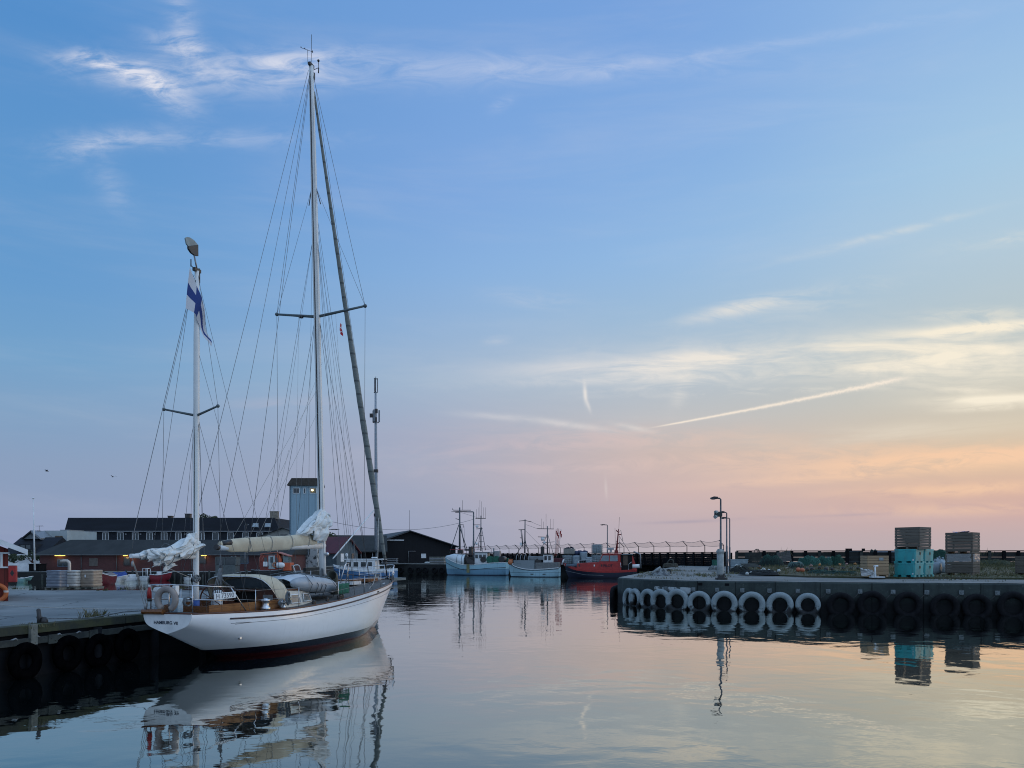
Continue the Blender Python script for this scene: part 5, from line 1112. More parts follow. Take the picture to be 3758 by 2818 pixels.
# red-roofed house
dR = 115.; rh = thing('red_roof_house', 'small grey house with dark red roof near the tower', 'house', (X_(1275, dR), dR, QZ), R(60))
b = MB(); b.slab([(-2.3, -1.2), (2.3, -1.2), (2.3, 2.0), (0, 4.05), (-2.3, 2.0)], 0, 11); b.build('wall', mat('blue_grey_cladding', (.10, .13, .145), .8, (.075, .10, .115), 1), rh)
b = MB()
for s in (1, -1): b.slab([(0, 4.12), (s * 2.75, 1.66), (s * 2.75, 1.80), (0, 4.26)], -.4, 11.3)
b.build('roof', mat('dark_red_roof', (.115, .018, .025), .6, (.085, .014, .02), .8), rh)
for x in (-1.5, .9): b = MB(); b.box(x, x + .7, -.06, -.004, .5, 1.7); b.build('window', m_white if x < 0 else m_pane, rh)
# black timber warehouse
dS = 140.
bs = thing('timber_warehouse', 'big black timber warehouse with a low pitched roof', 'warehouse', (X_(1502, dS), dS, QZ), R(19))
m_blk = boards('black_boarding', (.007, .008, .011), (.004, .005, .007), .3, 'X', .05, .9)
zap, zee = H + (YH - 1949) / F * dS - QZ, 2.85
b = MB(); b.slab([(-9.2, -.4), (8.7, -.4), (8.7, zee + .25), (0, zap - .1), (-9.2, zee - .35)], 0, 62); b.build('wall', m_blk, bs)
b = MB(); b.slab([(0, zap), (-10.2, zee - .62), (-10.2, zee - .48), (0, zap + .16)], -.8, 62.5); b.slab([(0, zap), (9.2, zee + .12), (9.2, zee + .26), (0, zap + .16)], -.8, 62.5); b.build('roof', mat('grey_sheet_roof', (.070, .074, .078), .8, (.05, .053, .057), .3, obj=False), bs)
b = MB(); b.slab([(-.2, zap - .14), (-10.3, zee - .76), (-10.3, zee - .62), (-.2, zap - .01)], -.9, -.81); b.build('verge_board', mat('pale_verge', (.075, .08, .085), .8), bs)
b = MB(); b.box(-6.0, -1.0, -.10, -.02, zap - 1.75, zap - 1.55); b.build('strip_light', m_white, bs)
b = MB(); b.tube([(.0, -.1, zap), (0, -.1, zap + 3.8)], .03, 5); b.build('mast_rod', m_dark, bs)
b = MB(); b.box(2.2, 3.1, -.05, -.01, .95, 1.75); b.build('notice', m_white, bs)
for x0, x1, n_ in ((-.3, .3, 1), (12, 12.2, 0)):
    if n_: b = MB(); b.tube([(-.2, -.15, 0), (-.2, -.15, 2.2), (1.2, -.15, 2.2)], .05, 6); b.build('bracket', m_galv, bs)
# lean-to left of it
ln_ = thing('open_shed', 'low dark open shed between the red roofed house and the warehouse', 'shed', (X_(1290, 130.), 130, QZ), R(10))
b = MB(); b.box(-4.5, 5.5, 0, 8, -.3, 2.1); b.build('wall', m_black_tim, ln_); b = MB(); b.add([(-5, -.6, 1.95), (6, -.6, 1.95), (6, 8, 4.9), (-5, 8, 4.9), (-5, -.6, 2.1), (6, -.6, 2.1), (6, 8, 5.05), (-5, 8, 5.05)], [(0, 1, 2, 3), (4, 5, 6, 7), (0, 1, 5, 4), (1, 2, 6, 5), (2, 3, 7, 6), (3, 0, 4, 7)]); b.build('roof', m_corr, ln_)
for x in (-3, -.5, 1.6, 3.5): b = MB(); b.tube([(x, -.4, 0), (x, -.4, 2.0)], .07, 6); b.build('post', m_galv, ln_)
# telecom mast
dC = 131.; tm = thing('telecom_mast', 'tall grey telecom mast with antenna panels', 'mast', (X_(1379, dC), dC, QZ))
def ZC(sy): return H + (YH - sy) / F * dC - QZ
b = MB(); b.tube([(.08, 0, 0), (.05, 0, ZC(1730)), (0, 0, ZC(1560)), (-.03, 0, ZC(1440))], [.33, .27, .22, .17], 12); b.build('pole', mat('mast_grey', (.34, .38, .42), .5), tm)
for a in (0, 2.1, 4.2):
    b = MB(); b.cb((math.cos(a) * .30, math.sin(a) * .30, (ZC(1388) + ZC(1438)) / 2), (.14, .14, ZC(1388) - ZC(1438)), rz=a); b.build('antenna_panel', mat('antenna_grey', (.20, .22, .24), .5), tm)
b = MB(); b.torus(.3, .04, 14, 6, Matrix.Translation((0, 0, ZC(1440)))); b.torus(.3, .04, 14, 6, Matrix.Translation((0, 0, ZC(1390)))); b.tube([(0, 0, ZC(1445)), (0, 0, ZC(1382))], .05, 6); b.build('antenna_ring', m_dark, tm)
for a in (.3, 2.4, 4.5):
    b = MB(); b.cb((math.cos(a) * .58, math.sin(a) * .58, (ZC(1505) + ZC(1548)) / 2), (.22, .34, ZC(1505) - ZC(1548)), rz=a); b.build('antenna_panel', mat('antenna_grey', (0, 0, 0)), tm)
b = MB(); b.cb((-.75, -.1, ZC(1525)), (.5, .3, .65)); b.cb((.15, -.5, ZC(1510)), (.5, .35, .7)); b.cb((.1, -.5, ZC(1542)), (.35, .3, .8)); b.cb((-.2, -.4, ZC(1532)), (.35, .35, .6)); b.torus(.5, .05, 12, 6, Matrix.Translation((0, 0, ZC(1550)))); b.build('radio_unit', m_dark, tm)
for sy in (1728, 1890): b = MB(); b.cb((.05, 0, ZC(sy)), (.66, .66, .5)); b.build('clamp', m_dark, tm)
rope('overhead_cable', [at(1208, 1912, 112.), at(1736, 1906, 127.)], 'thin cable sagging from the tower to a quay lamp', .028, 1.5, m_wire)
# quay walls beyond the water
def wallrun(pts, z0, z1, m, name, label, th=.3):
    b = MB()
    for a, c in zip(pts, pts[1:]):
        d = Vector((c[0] - a[0], c[1] - a[1], 0)); M = Matrix.Translation((a[0], a[1], 0)) @ Matrix.Rotation(math.atan2(d.y, d.x), 4, 'Z'); b.box(0, d.length, -.06, th, z0, z1, M)
    return tag(b.build(name, m), label, 'quay wall')
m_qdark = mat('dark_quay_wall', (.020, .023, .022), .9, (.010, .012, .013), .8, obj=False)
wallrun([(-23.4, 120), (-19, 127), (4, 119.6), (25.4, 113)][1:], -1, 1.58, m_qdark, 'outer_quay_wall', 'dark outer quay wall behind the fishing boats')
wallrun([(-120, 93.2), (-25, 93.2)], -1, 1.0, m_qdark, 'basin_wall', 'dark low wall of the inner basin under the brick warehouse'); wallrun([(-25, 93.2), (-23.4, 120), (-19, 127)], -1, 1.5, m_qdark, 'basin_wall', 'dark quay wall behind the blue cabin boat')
b = MB()
for sx in list(range(150, 1060, 26)): c = at(sx + random.uniform(-6, 6), 2100, 92.7); b.tube([(c.x, c.y, -1), (c.x, c.y, random.uniform(.7, 1.3))], .11, 6)
tag(b.build('basin_piles', m_tim), 'row of short timber piles along the inner basin wall', 'piles', kind='stuff')
t1_ = tyre(.36, .17, m_black)
for k, sx in enumerate((1447, 1471, 1506, 1536, 1561, 1595, 1622)):
    o = t1_ if k == 0 else copy_thing(t1_); u = (sx - CX) / F; a = Vector((-19, 127)); d = Vector((23, -7.4)).normalized(); nn_ = Vector((-d.y, d.x)); yy = (a - nn_ * .45).dot(nn_) / (u * nn_.x + nn_.y)
    o.location = (u * yy, yy, .62); o.rotation_euler = (0, 0, math.atan2(d.y, d.x)); tag(o, 'black tyre on the dark outer quay left of the blue fishing boat', 'tyre', 'tyres along the outer quay')
def birdm():
    b = MB(); b.tube([(-.22, 0, 0), (0, 0, .02), (.25, 0, .03)], [.02, .07, .03], 6)
    for s in (1, -1): b.add([(-.08, 0, .03), (.1, 0, .03), (.02, s * .32, .20), (-.06, s * .62, .14), (-.12, s * .32, .18)], [(0, 1, 2, 4), (4, 2, 3)])
    return b.build('seagull', m_dark)
g1 = birdm(); g1.location = at(171, 1729, 100.); g1.rotation_euler = (.1, .1, .9); tag(g1, 'small dark gull flying low, the left one of two', 'bird', 'gulls in flight')
g2 = copy_thing(g1, at(414, 1750, 110.), 2.6, 'small dark gull flying low, the one nearer the yacht')
# ---------- lamp posts
def lamp(label, sx, d, z0, sy_top, side=-1, r=.075, arm=.55, head='flat', nm='street_lamp', group='lamp posts round the harbour'):
    x = X_(sx, d); zt = H + (YH - sy_top) / F * d; t = thing(nm, label, 'lamp post', (x, d, z0), 0, group); h = zt - z0
    b = MB(); b.tube([(0, 0, 0), (0, 0, h * .45), (0, 0, h * .451), (0, 0, h - .08), (side * .06, 0, h - .01), (side * arm * .5, 0, h)], [r, r, r * .75, r * .65, r * .6, r * .5], 8); b.build('pole', m_dgalv, t)
    b = MB(); b.slab([(side * arm * .35, h - .05), (side * arm * .35, h + .08), (side * arm * .8, h + .10), (side * arm * 1.15, h + .03), (side * arm * 1.15, h - .02)], -.13, .13); hd = b.build('lamp_head', m_dark, t, .02)
    b = MB(); b.ball((side * arm * .85, 0, h - .03), .12, 6, (1.5, .8, .5)); b.build('lamp_glass', mat('lamp_glass_white', (.30, .32, .32), .3), hd); return t
lamp('grey lamp post on the outer quay behind the red pilot boat', 2229, 118., QZ, 1926, -1, .10, .95)
lamp('tall lamp post rising behind the blue fishing boat', 1738, 127., QZ, 1878, -1, .16, 3.2)
lamp('lamp post in front of the long dark building near its skylights', 899, 96., 1., 1925, 1, .07, .35)
lamp('lamp post by the tower with its head reaching right', 1204, 126., QZ, 1943, 1, .09, 1.6)
# ================================================================ OTHER BOATS
def frame(sx, d, deg):
    S = Vector((X_(sx, d), d, 0)); a = R(deg); ca, sa = math.cos(a), math.sin(a)
    def fn(px, py, ly=0.):
        u, v = (px - CX) / F, -(py - YH) / F
        t = (ly - S.x * sa + S.y * ca) / (-u * sa + ca)
        return Vector(((u * t - S.x) * ca + (t - S.y) * sa, ly, H + t * v))
    return S, a, fn
S_wb = resample([(0, 0), (.35, .05), (.65, .16), (.85, .34), (.94, .55), (.98, .75), (1, .9), (1, 1)], 16)
def bhull(L, hb, zs, draft=.9, bow_rake=.9, fine=.55):
    """working boat hull: stern 0 .. bow L; hb half beam; zs sheer curve"""
    beam = ([0, .12 * L, .4 * L, .7 * L, .86 * L, .95 * L, L], [hb * .78, hb * .93, hb, hb * .92, hb * .62, hb * .30, .04])
    keel = ([0, .06 * L, .2 * L, .75 * L, L - bow_rake - .35, L - bow_rake * .55, L], [-draft * .25, -draft * .6, -draft, -draft * .9, -draft * .45, .25, zs[1][-1] * .96])
    return class_hull(L, beam, zs, keel, [(0, S_wb), (.45 * L, S_wb), (.95 * L, S_bw)], 36)
def paint_z(name, bands, rough=.5, stain=.45, base=None):
    """paint by height: bands = [(top z, colour), ...] from the waterline up, last one open"""
    m = bpy.data.materials.new(name); m.use_nodes = True; n = m.node_tree; b = n.nodes['Principled BSDF']; b.inputs['Roughness'].default_value = rough
    t = n.nodes.new('ShaderNodeTexCoord'); s = n.nodes.new('ShaderNodeSeparateXYZ'); n.links.new(t.outputs['Object'], s.inputs[0]); z = E(n, s.outputs[2])
    x = E(n, s.outputs[0]); c = bands[0][1]
    for (zt, _), (_, col) in zip(bands, bands[1:]):
        c = mixc(n, z.step(zt - .012, zt + .012), c, col)
    st = noise_tex(n, comb(n, x * 3.5, 0., z * .45), 2, 5, .65)
    c = mixc(n, st.step(.52, .76) * stain, c, (.06, .055, .045)); n.links.new(c, b.inputs['Base Color']); return m
def bset(root, **k): pass
def hullparts(root, L, hb, zs, m, deckz=-.35, rub=None, rubz=-.1, draft=.9, rake=.9, capm=None):
    rows_, B, Z, K, side = bhull(L, hb, zs, draft, rake)
    h = MB(); h.grid(rows_, True); h.poly(rows_[0]); ho_ = h.build('hull', m, root)
    n = 30; xs = [L * (i / n) * .995 for i in range(n + 1)]
    d = MB(); d.grid([[(x, side(x, Z(x) + deckz) * k, Z(x) + deckz) for k in (1, .5, 0, -.5, -1)] for x in xs], False); d.build('deck', m_grey, root)
    for nm, mm_, zz, r in (('rub_rail', rub, rubz, .045), ('gunwale', capm or m_white, .0, .05)):
        if mm_ is None: continue
        q = MB()
        for s in (1, -1): q.tube([(x, s * (side(x, Z(x) + zz) + .01), Z(x) + zz) for x in xs], r, 6)
        q.build(nm, mm_, root)
    return B, Z, side
def stays(par, segs, r=.02, m=m_wire, name='stay'):
    for pts in segs: b = MB(); b.tube(pts, r, 5); b.build(name, m, par)
# ---- blue fishing boat with white whaleback
S, a, f = frame(1862, 117.5, 170); L = f(1634, 2040).x
A = thing('fishing_boat', 'light blue fishing boat with a white shelter over its bow', 'fishing boat', S, a, 'fishing boats on the outer quay')
zs = ([0, .25 * L, .5 * L, .68 * L, .85 * L, L], [1.95, 1.85, 1.62, 1.62, 2.1, 2.75])
mA = paint_z('blue_fishing_hull', [(.12, (.04, .06, .10)), (.92, (.16, .32, .44)), (.97, (.03, .05, .08)), (9, (.30, .52, .60))])
B, Z, side = hullparts(A, L, 1.75, zs, mA, -.5, mat('dark_strake', (.05, .07, .09), .6), -.75, rake=.5)
wb = MB(); rows_ = []
for x in [L * (.66 + .33 * i / 10) for i in range(11)]:
    hw = side(x, Z(x)) * .98; zt = interp(x, [.66 * L, .85 * L, .99 * L], [3.15, 3.3, 2.95]); rows_.append([(x, hw * math.cos(q) * (1 if True else 1), Z(x) + (zt - Z(x)) * max(0, math.sin(q)) ** .6) for q in [math.pi * j / 12 for j in range(13)]])
wb.grid(rows_, True); o = wb.build('bow_shelter', mat('white_shelter', (.66, .72, .74), .5, (.56, .62, .64), 1.2), A); o.modifiers.new('thick', 'SOLIDIFY').thickness = .05
ib = MB(); ib.box(.50 * L, .66 * L, -.9, .9, 1.1, 2.8); ib.build('deckhouse_dark', m_dark, A)
for x in (.70, .78): b = MB(); b.tube([(x * L, side(x * L, Z(x * L)) * math.cos(q) * 1.0, Z(x * L) + (3.2 - Z(x * L)) * max(0, math.sin(q)) ** .6 + .02) for q in [math.pi * j / 12 for j in range(13)]], .025, 5); b.build('shelter_rib', m_dark, A)
wh_ = MB(); wh_.box(.30 * L, .50 * L, -1.05, 1.05, 1.3, 3.45); wh_.build('wheelhouse', m_white, A, .05)
rf = MB(); rf.box(.20 * L, .52 * L, -1.2, 1.2, 3.45, 3.57); rf.build('wheelhouse_roof', m_galv, A, .03)
for i in range(3): b = MB(); b.box(.32 * L + i * .62, .32 * L + i * .62 + .42, 1.056, 1.07, 2.6, 3.15); b.box(.32 * L + i * .62, .32 * L + i * .62 + .42, -1.07, -1.056, 2.6, 3.15); b.build('window', m_glass, A)
for px_, m_, rr in ((1796, m_green, .55), (1819, m_green, .55), (1838, m_dark, .5), (1772, m_dark, .45)):
    p = f(px_, 2053); b = MB(); b.tube([(p.x - .3, -1.2, p.z), (p.x - .3, 1.2, p.z)], rr, 14); b.tube([(p.x, -1.3, p.z), (p.x, 1.3, p.z)], .1, 6); b.build('net_drum', m_, A)
p = f(1727, 2058, 1.6); b = MB(); b.add([f(1707, 2042, 1.7), f(1738, 2058, 1.75), f(1739, 2072, 1.8), f(1716, 2066, 1.8), f(1710, 2055, 1.75)] + [v + Vector((0, .12, 0)) for v in [f(1707, 2042, 1.7), f(1738, 2058, 1.75), f(1739, 2072, 1.8), f(1716, 2066, 1.8), f(1710, 2055, 1.75)]], [(0, 1, 2, 3, 4), (9, 8, 7, 6, 5), (0, 1, 6, 5), (1, 2, 7, 6), (2, 3, 8, 7), (3, 4, 9, 8), (4, 0, 5, 9)]); b.build('trawl_door', m_dark, A)
b = MB(); b.box(f(1732, 0).x, f(1722, 0).x, 1.62, 1.80, .4, 1.7); b.build('rust_streak', mat('yellow_stain', (.22, .21, .10), .8), A)
hm = lambda px_, y0, y1, r0, r1, nm='mast', m=m_dgalv: [q.build(nm, m, A) for q in [MB().tube([f(px_, y0), f(px_, y1)], [r0, r1], 8)]]
hm(1687, 2032, 1862, .17, .10)
stays(A, [[f(1650, 2030, .9), f(1684, 1925)], [f(1650, 2030, -.9), f(1684, 1925)], [f(1707, 2015), f(1690, 1928)], [f(1713, 2012), f(1689, 1940)]], .06, m_dgalv, 'mast_leg')
stays(A, [[f(1661, 1868), f(1664, 1872), f(1728, 1872)], [f(1671, 1880), f(1688, 1880)], [f(1672, 1903), f(1686, 1907)], [f(1686, 1925), f(1702, 1926)]], .05, m_dark, 'crosstree')
stays(A, [[f(1697, 1872), f(1697, 1836)], [f(1661, 1864), f(1661, 1872)], [f(1701, 1928), f(1701, 1936)]], .025, m_dark, 'aerial')
stays(A, [[f(1690, 1880), f(1764, 1903)], [f(1700, 1928), f(1697, 1950), f(1706, 2010)], [f(1703, 1930), f(1706, 1990)], [f(1690, 1930), f(1700, 1975), f(1708, 2000)]], .018)
hm(1765, 2022, 1892, .10, .07)
stays(A, [[f(1735, 2014), f(1768, 1938)], [f(1782, 2018), f(1767, 1935)], [f(1754, 2018), f(1764, 1935)], [f(1760, 1965), f(1771, 1965)], [f(1757, 1988), f(1775, 1988)]], .045, m_dgalv, 'mast_leg')
stays(A, [[f(1745, 1903), f(1783, 1902)], [f(1737, 1926), f(1762, 1926)], [f(1748, 1941), f(1771, 1939)]], .05, m_dark, 'crosstree')
stays(A, [[f(px_, y0), f(px_, 1902)] for px_, y0 in ((1749, 1868), (1757, 1862), (1761, 1834), (1767, 1840), (1774, 1862), (1782, 1862))], .018, m_dark, 'whip_aerial')
b = MB(); b.ball(f(1751, 1932), .22, 8, (1.1, 1.1, .8)); b.build('radome', m_white, A); b = MB(); b.ball(f(1749, 1995), .2, 8); b.build('radome', m_white, A)
stays(A, [[f(1652, 2016, -1), f(1700, 2016, -1)], [f(1652, 2016, -1), f(1652, 2028, -1)], [f(1700, 2016, -1), f(1700, 2028, -1)], [f(1740, 2010, -.8), f(1780, 2006, -.8)], [f(1780, 2006, -.8), f(1780, 2022, -.8)], [f(1740, 2010, -.8), f(1740, 2022, -.8)], [f(1652, 2016, 1), f(1700, 2016, 1)]], .03, m_red, 'rail')
b = MB(); b.cb(f(1728, 2022), (.5, 1., 1.3)); b.cb(f(1720, 2018), (1.2, .8, .25)); b.cb(f(1690, 2024), (.8, .8, .5)); b.build('winch', m_dark, A, .05)
b = MB(); b.cb(f(1826, 2034), (.9, 1.2, 1.0)); b.cb(f(1812, 2028), (.2, .2, 1.4)); b.build('stern_gantry', m_galv, A, .05)
for px_, m_ in ((1842, m_orange), (1858, m_green)): tag_ = None; b = MB(); b.cb(f(px_, 2055, -.9), (.8, .6, .5)); b.build('fish_box', mat('ochre_box', (.30, .15, .03), .6) if m_ is m_orange else m_, A, .03)
for px_, sy in ((1677, 2093), (1690, 2093)): b = MB(); b.cb(f(px_, sy, side(f(px_, sy).x, .7) + .02), (.26, .06, .2)); b.build('scupper', m_dark, A)
# ---- grey and blue fishing boat
S, a, f = frame(2054, 108, 170); L = f(1866, 2055).x
A = thing('fishing_boat', 'smaller grey and pale blue fishing boat with red flags aft', 'fishing boat', S, a, 'fishing boats on the outer quay')
zs = ([0, .3 * L, .6 * L, .85 * L, L], [1.30, 1.12, 1.10, 1.50, 2.15])
mB_ = paint_z('pale_blue_hull', [(.10, (.03, .04, .06)), (.60, (.33, .54, .62)), (.64, (.03, .05, .07)), (9, (.36, .56, .63))])
B, Z, side = hullparts(A, L, 1.6, zs, mB_, -.1, mat('dark_strake2', (.03, .04, .05), .6), -.12, rake=.5)
def bulwark(x0, x1, z1, nm, m, inn=.03):
    b = MB()
    for s in (1, -1): b.grid([[(x, s * (side(x, Z(x)) - inn), Z(x)), (x, s * (side(x, Z(x)) - inn - .06), z1(x))] for x in [x0 + (x1 - x0) * i / 14 for i in range(15)]], False)
    if x0 < .02 * L: b.grid([[(x0, k * (side(x0, Z(x0)) - inn), Z(x0)), (x0, k * (side(x0, Z(x0)) - inn - .06), z1(x0))] for k in (1, .5, 0, -.5, -1)], False)
    o = b.build(nm, m, A); o.modifiers.new('thick', 'SOLIDIFY').thickness = .05
bulwark(.005 * L, .44 * L, lambda x: 2.08 - .02 * x, 'bulwark', mat('warm_grey_paint', (.155, .165, .165), .6)); bulwark(.46 * L, .88 * L, lambda x: 2.35, 'shelter_side', mat('stained_grey_sheet', (.20, .235, .25), .6, (.07, .10, .09), .9, lo=.55, hi=.7))
for x in (.58, .66, .74, .82): b = MB(); b.tube([(x * L, 1.25 * math.cos(q), 2.3 + .85 * math.sin(q)) for q in [math.pi * j / 10 for j in range(11)]], .04, 6); b.build('hoop', m_galv, A)
b = MB(); b.box(.13 * L, .31 * L, -.7, .7, 1.2, 3.15); b.build('wheelhouse', m_white, A, .04); b = MB(); b.box(.11 * L, .34 * L, -.85, .85, 3.15, 3.27); b.build('wheelhouse_roof', m_dark, A)
for x in (.16, .235): b = MB(); b.box(x * L, x * L + .36, .705, .72, 2.35, 2.95); b.build('window', m_glass, A)
b = MB(); b.box(.30 * L, .60 * L, -.9, .9, 2.35, 2.9); b.build('deck_gear', m_grey, A, .1); b = MB(); b.tube([f(1975, 2060, -.5), f(1975, 2060, .9)], .42, 12); b.build('net_drum', m_dark, A); b = MB(); b.cb(f(1991, 2030, .3), (.5, .5, 1.9)); b.build('net_hauler', m_dark, A, .08)
b = MB(); b.tube([f(1926, 2030), f(1927, 1906)], [.11, .07], 8); b.build('mast', m_dgalv, A)
stays(A, [[f(1905, 1912), f(1927, 1910), f(1951, 1915)], [f(1903, 1944), f(1925, 1943)], [f(1908, 1973), f(1918, 1975)]], .045, m_dark, 'crosstree')
stays(A, [[f(1898, 2030, .7), f(1928, 1983)], [f(1898, 2030, -.7), f(1928, 1983)], [f(1938, 2028), f(1928, 1983)], [f(1914, 1944), f(1917, 1968), f(1920, 2010)], [f(1911, 1944), f(1919, 2010)]], .045, m_dgalv, 'mast_leg')
stays(A, [[f(1951, 1916), f(1985, 1930)], [f(1930, 1925), f(1975, 1941)], [f(1929, 1948), f(1985, 2004)]], .018)
b = MB(); b.tube([f(2009, 2030), f(2009, 1930)], [.10, .06], 8); b.build('mast', m_dgalv, A)
stays(A, [[f(1972, 1940), f(2032, 1941)], [f(1974, 1970), f(2007, 1971)], [f(1990, 1990), f(2009, 1990)]], .05, m_dark, 'crosstree'); stays(A, [[f(1985, 2022), f(2008, 1960)], [f(2030, 2030), f(2010, 1960)], [f(2011, 1990), f(2035, 1988)]], .035, m_dgalv, 'mast_leg')
stays(A, [[f(px_, y0), f(px_, 1941)] for px_, y0 in ((1988, 1903), (1995, 1914), (2004, 1885), (2020, 1904), (2030, 1904))], .018, m_dark, 'whip_aerial')
b = MB(); b.tube([f(1992, 1972), f(1992, 1984)], [.30, .22], 10); b.ball(f(1998, 1991), .2, 8); b.build('radar', m_white, A); b = MB(); b.cb(f(1912, 1996), (.3, .3, .4)); b.build('deck_light', m_white, A)
for k, (x0, y0, x1, y1) in enumerate(((2036, 2040, 2041, 1941), (2038, 2040, 2046, 1938), (2040, 2042, 2051, 1939), (2043, 2042, 2056, 1941), (2047, 2038, 2060, 1943))):
    d_ = thing('marker_buoy', 'red-flagged marker pole standing at the stern of the grey fishing boat', 'marker pole', (0, 0, 0), 0, 'red-flagged marker poles'); d_.location = S; d_.rotation_euler = (0, 0, a)
    b = MB(); b.tube([f(x0, y0, -.4 + k * .2), f(x1, y1, -.4 + k * .2)], .03, 5); b.build('pole', mat('red_white_pole', (.32, .06, .05), .6, (.5, .45, .42), 1.2, lo=.45, hi=.55), d_)
    dy_ = 6 + 9 * (k % 3); p, q_ = f(x1 - dy_ * .05, y1 + dy_, -.4 + k * .2), f(x1 - .8, y1 + dy_ + 13, -.4 + k * .2); b = MB(); b.add([p, q_, q_ + Vector((-.09, .05, -.1)), p + Vector((-.12, .02, -.06)), q_ + Vector((.05, -.03, .0)), p + Vector((.05, -.02, 0))], [(0, 1, 2, 3), (0, 5, 4, 1)]); b.build('flag', m_red, d_)
b = MB(); b.cb(f(1874, 2058, .3), (.5, .5, .5)); b.ball(f(1872, 2064, .8), .35, 6); b.build('fender', mat('orange_buoy', (.50, .16, .06), .6), A)
for px_ in (1958, 2002): b = MB(); b.cb((f(px_, 2104).x, side(f(px_, 2104).x, .42) + .03, .42), (.4, .05, .12)); b.build('scupper', m_dark, A)
# ---- red pilot boat
S, a, f = frame(2338, 103, 170); L = f(2071, 2072).x
A = thing('pilot_boat', 'red pilot boat with dark hull moored by the outer quay', 'pilot boat', S, a)
zs = ([0, .3 * L, .6 * L, .85 * L, L], [1.15, 1.00, 1.06, 1.35, 1.95])
mP = paint_z('navy_hull', [(.14, (.012, .014, .028)), (9, (.012, .015, .035))], .4, .25)
B, Z, side = hullparts(A, L, 1.7, zs, mP, -.06, m_red, -.05, rake=.8, capm=m_red)
b = MB()
for s in (1, -1): b.grid([[(x, s * (side(x, Z(x)) + .03), Z(x) - .26), (x, s * (side(x, Z(x)) + .05), Z(x) + .03)] for x in [L * i / 30 * .99 for i in range(31)]], True)
b.build('gunwale_band', m_red, A)
q = MB()
for s in (1, -1): q.tube([(x, s * (side(x, interp(x, [.3 * L, .7 * L, .98 * L], [.35, .42, .95])) + .01), interp(x, [.3 * L, .7 * L, .98 * L], [.35, .42, .95])) for x in [L * (.45 + .53 * i / 16) for i in range(17)]], .03, 5)
q.build('bow_fender_line', m_grey, A)
x_w0, x_w1, x_t1 = f(2278, 2060).x, f(2200, 2060).x, f(2120, 2060).x
b = MB(); b.slab([(x_w0 - .1, .95), (x_t1 + .05, .95), (x_t1, f(0, 2064).z if False else 1.95), (x_w1, 2.15), (x_w0 - .1, 2.15)], -1.15, 1.15); b.build('trunk_cabin', m_red, A, .05)
zt_ = 3.15
b = MB(); b.slab([(x_w0, 2.15), (x_w1, 2.15), (x_w1 - .42, zt_), (x_w0, zt_)], -1.0, 1.0); b.build('wheelhouse', m_red, A, .05)
b = MB(); b.slab([(x_w0 - .15, zt_), (x_w1 - .28, zt_), (x_w1 - .55, zt_ + .14), (x_w0 - .1, zt_ + .14)], -1.08, 1.08); b.build('wheelhouse_roof', mat('pale_red_roof', (.50, .16, .13), .5, (.42, .05, .04), 1.5), A, .04)
for xa, xb, sl in ((2204, 2236, .36), (2239, 2268, 0)):
    p0, p1 = f(xa, 2060).x, f(xb, 2060).x; g = MB(); g.slab([(p1, 2.24), (p0, 2.24), (p0 - sl, 3.02), (p1, 3.02)], 1.004, 1.02); o = g.build('window_frame', m_galv, A); g = MB(); g.slab([(p1 + .06, 2.3), (p0 - .08, 2.3), (p0 - sl - .04, 2.96), (p1 + .06, 2.96)], 1.022, 1.03); g.build('pane', mat('clear_pane', (.20, .26, .29), .1, (.12, .16, .18), 1.2, spec=.9), o)
x_c1 = f(2322, 2060).x
b = MB(); b.slab([(x_c1, zt_ - .06), (x_w0 + .15, zt_ - .06), (x_w0 + .15, zt_ + .05), (x_c1, zt_ + .05)], -1., 1.); b.build('aft_canopy', m_grey, A, .03)
b = MB(); b.box(x_c1 + .05, x_w0, -.95, -.85, 1, zt_ - .06); b.build('canopy_curtain', mat('brown_curtain', (.11, .075, .055), .8), A); b = MB(); b.box(x_w0 - .95, x_w0 - .35, .845, .87, 1.7, zt_ - .12); b.build('canopy_curtain', mat('brown_curtain', (0, 0, 0)), A)
b = MB(); b.box(x_c1 + .1, x_w0 - .03, .80, .84, 1.0, zt_ - .1); b.build('dark_doorway', mat('dark_interior', (0, 0, 0)), A)
b = MB(); b.slab([(f(2338, 0).x, 1.1), (x_c1, 1.1), (x_c1 + .05, 2.95), (x_c1 - .06, 2.9), (f(2332, 0).x, 1.9)], .9, 1.02); b.build('stern_fin', m_red, A)
stays(A, [[f(2320, 2100 - 6, 1.2), f(2306, 2092, 1.2), f(2308, 2070, 1.2), f(2318, 2062, 1.2)], [f(2282, 2080, 1.18), f(2278, 2082, 1.18), f(2278, 2064, 1.18)]], .035, m_steel, 'handrail'); stays(A, [[f(2122, 2058, 1.2), f(2150, 2054, 1.2), f(2195, 2056, 1.2)], [f(2122, 2058, 1.2), f(2124, 2072, 1.2)], [f(2168, 2054, 1.2), f(2168, 2062, 1.2)]], .025, m_steel, 'handrail')
b = MB(); b.tube([f(2261, 2030), f(2266, 1985), f(2270, 1942)], [.16, .10, .07], 8); b.cb(f(2262, 2026), (.5, .4, .5)); b.build('mast', mat('dark_red_mast', (.20, .02, .02), .5), A)
stays(A, [[f(2262, 1945), f(2264, 1949), f(2270, 1952)], [f(2270, 1962), f(2280, 1961)], [f(2262, 1987), f(2268, 1985)], [f(2265, 1994), f(2272, 1994)], [f(2264, 2008), f(2270, 2008)]], .07, mat('dark_red_mast', (0, 0, 0)), 'crosstree')
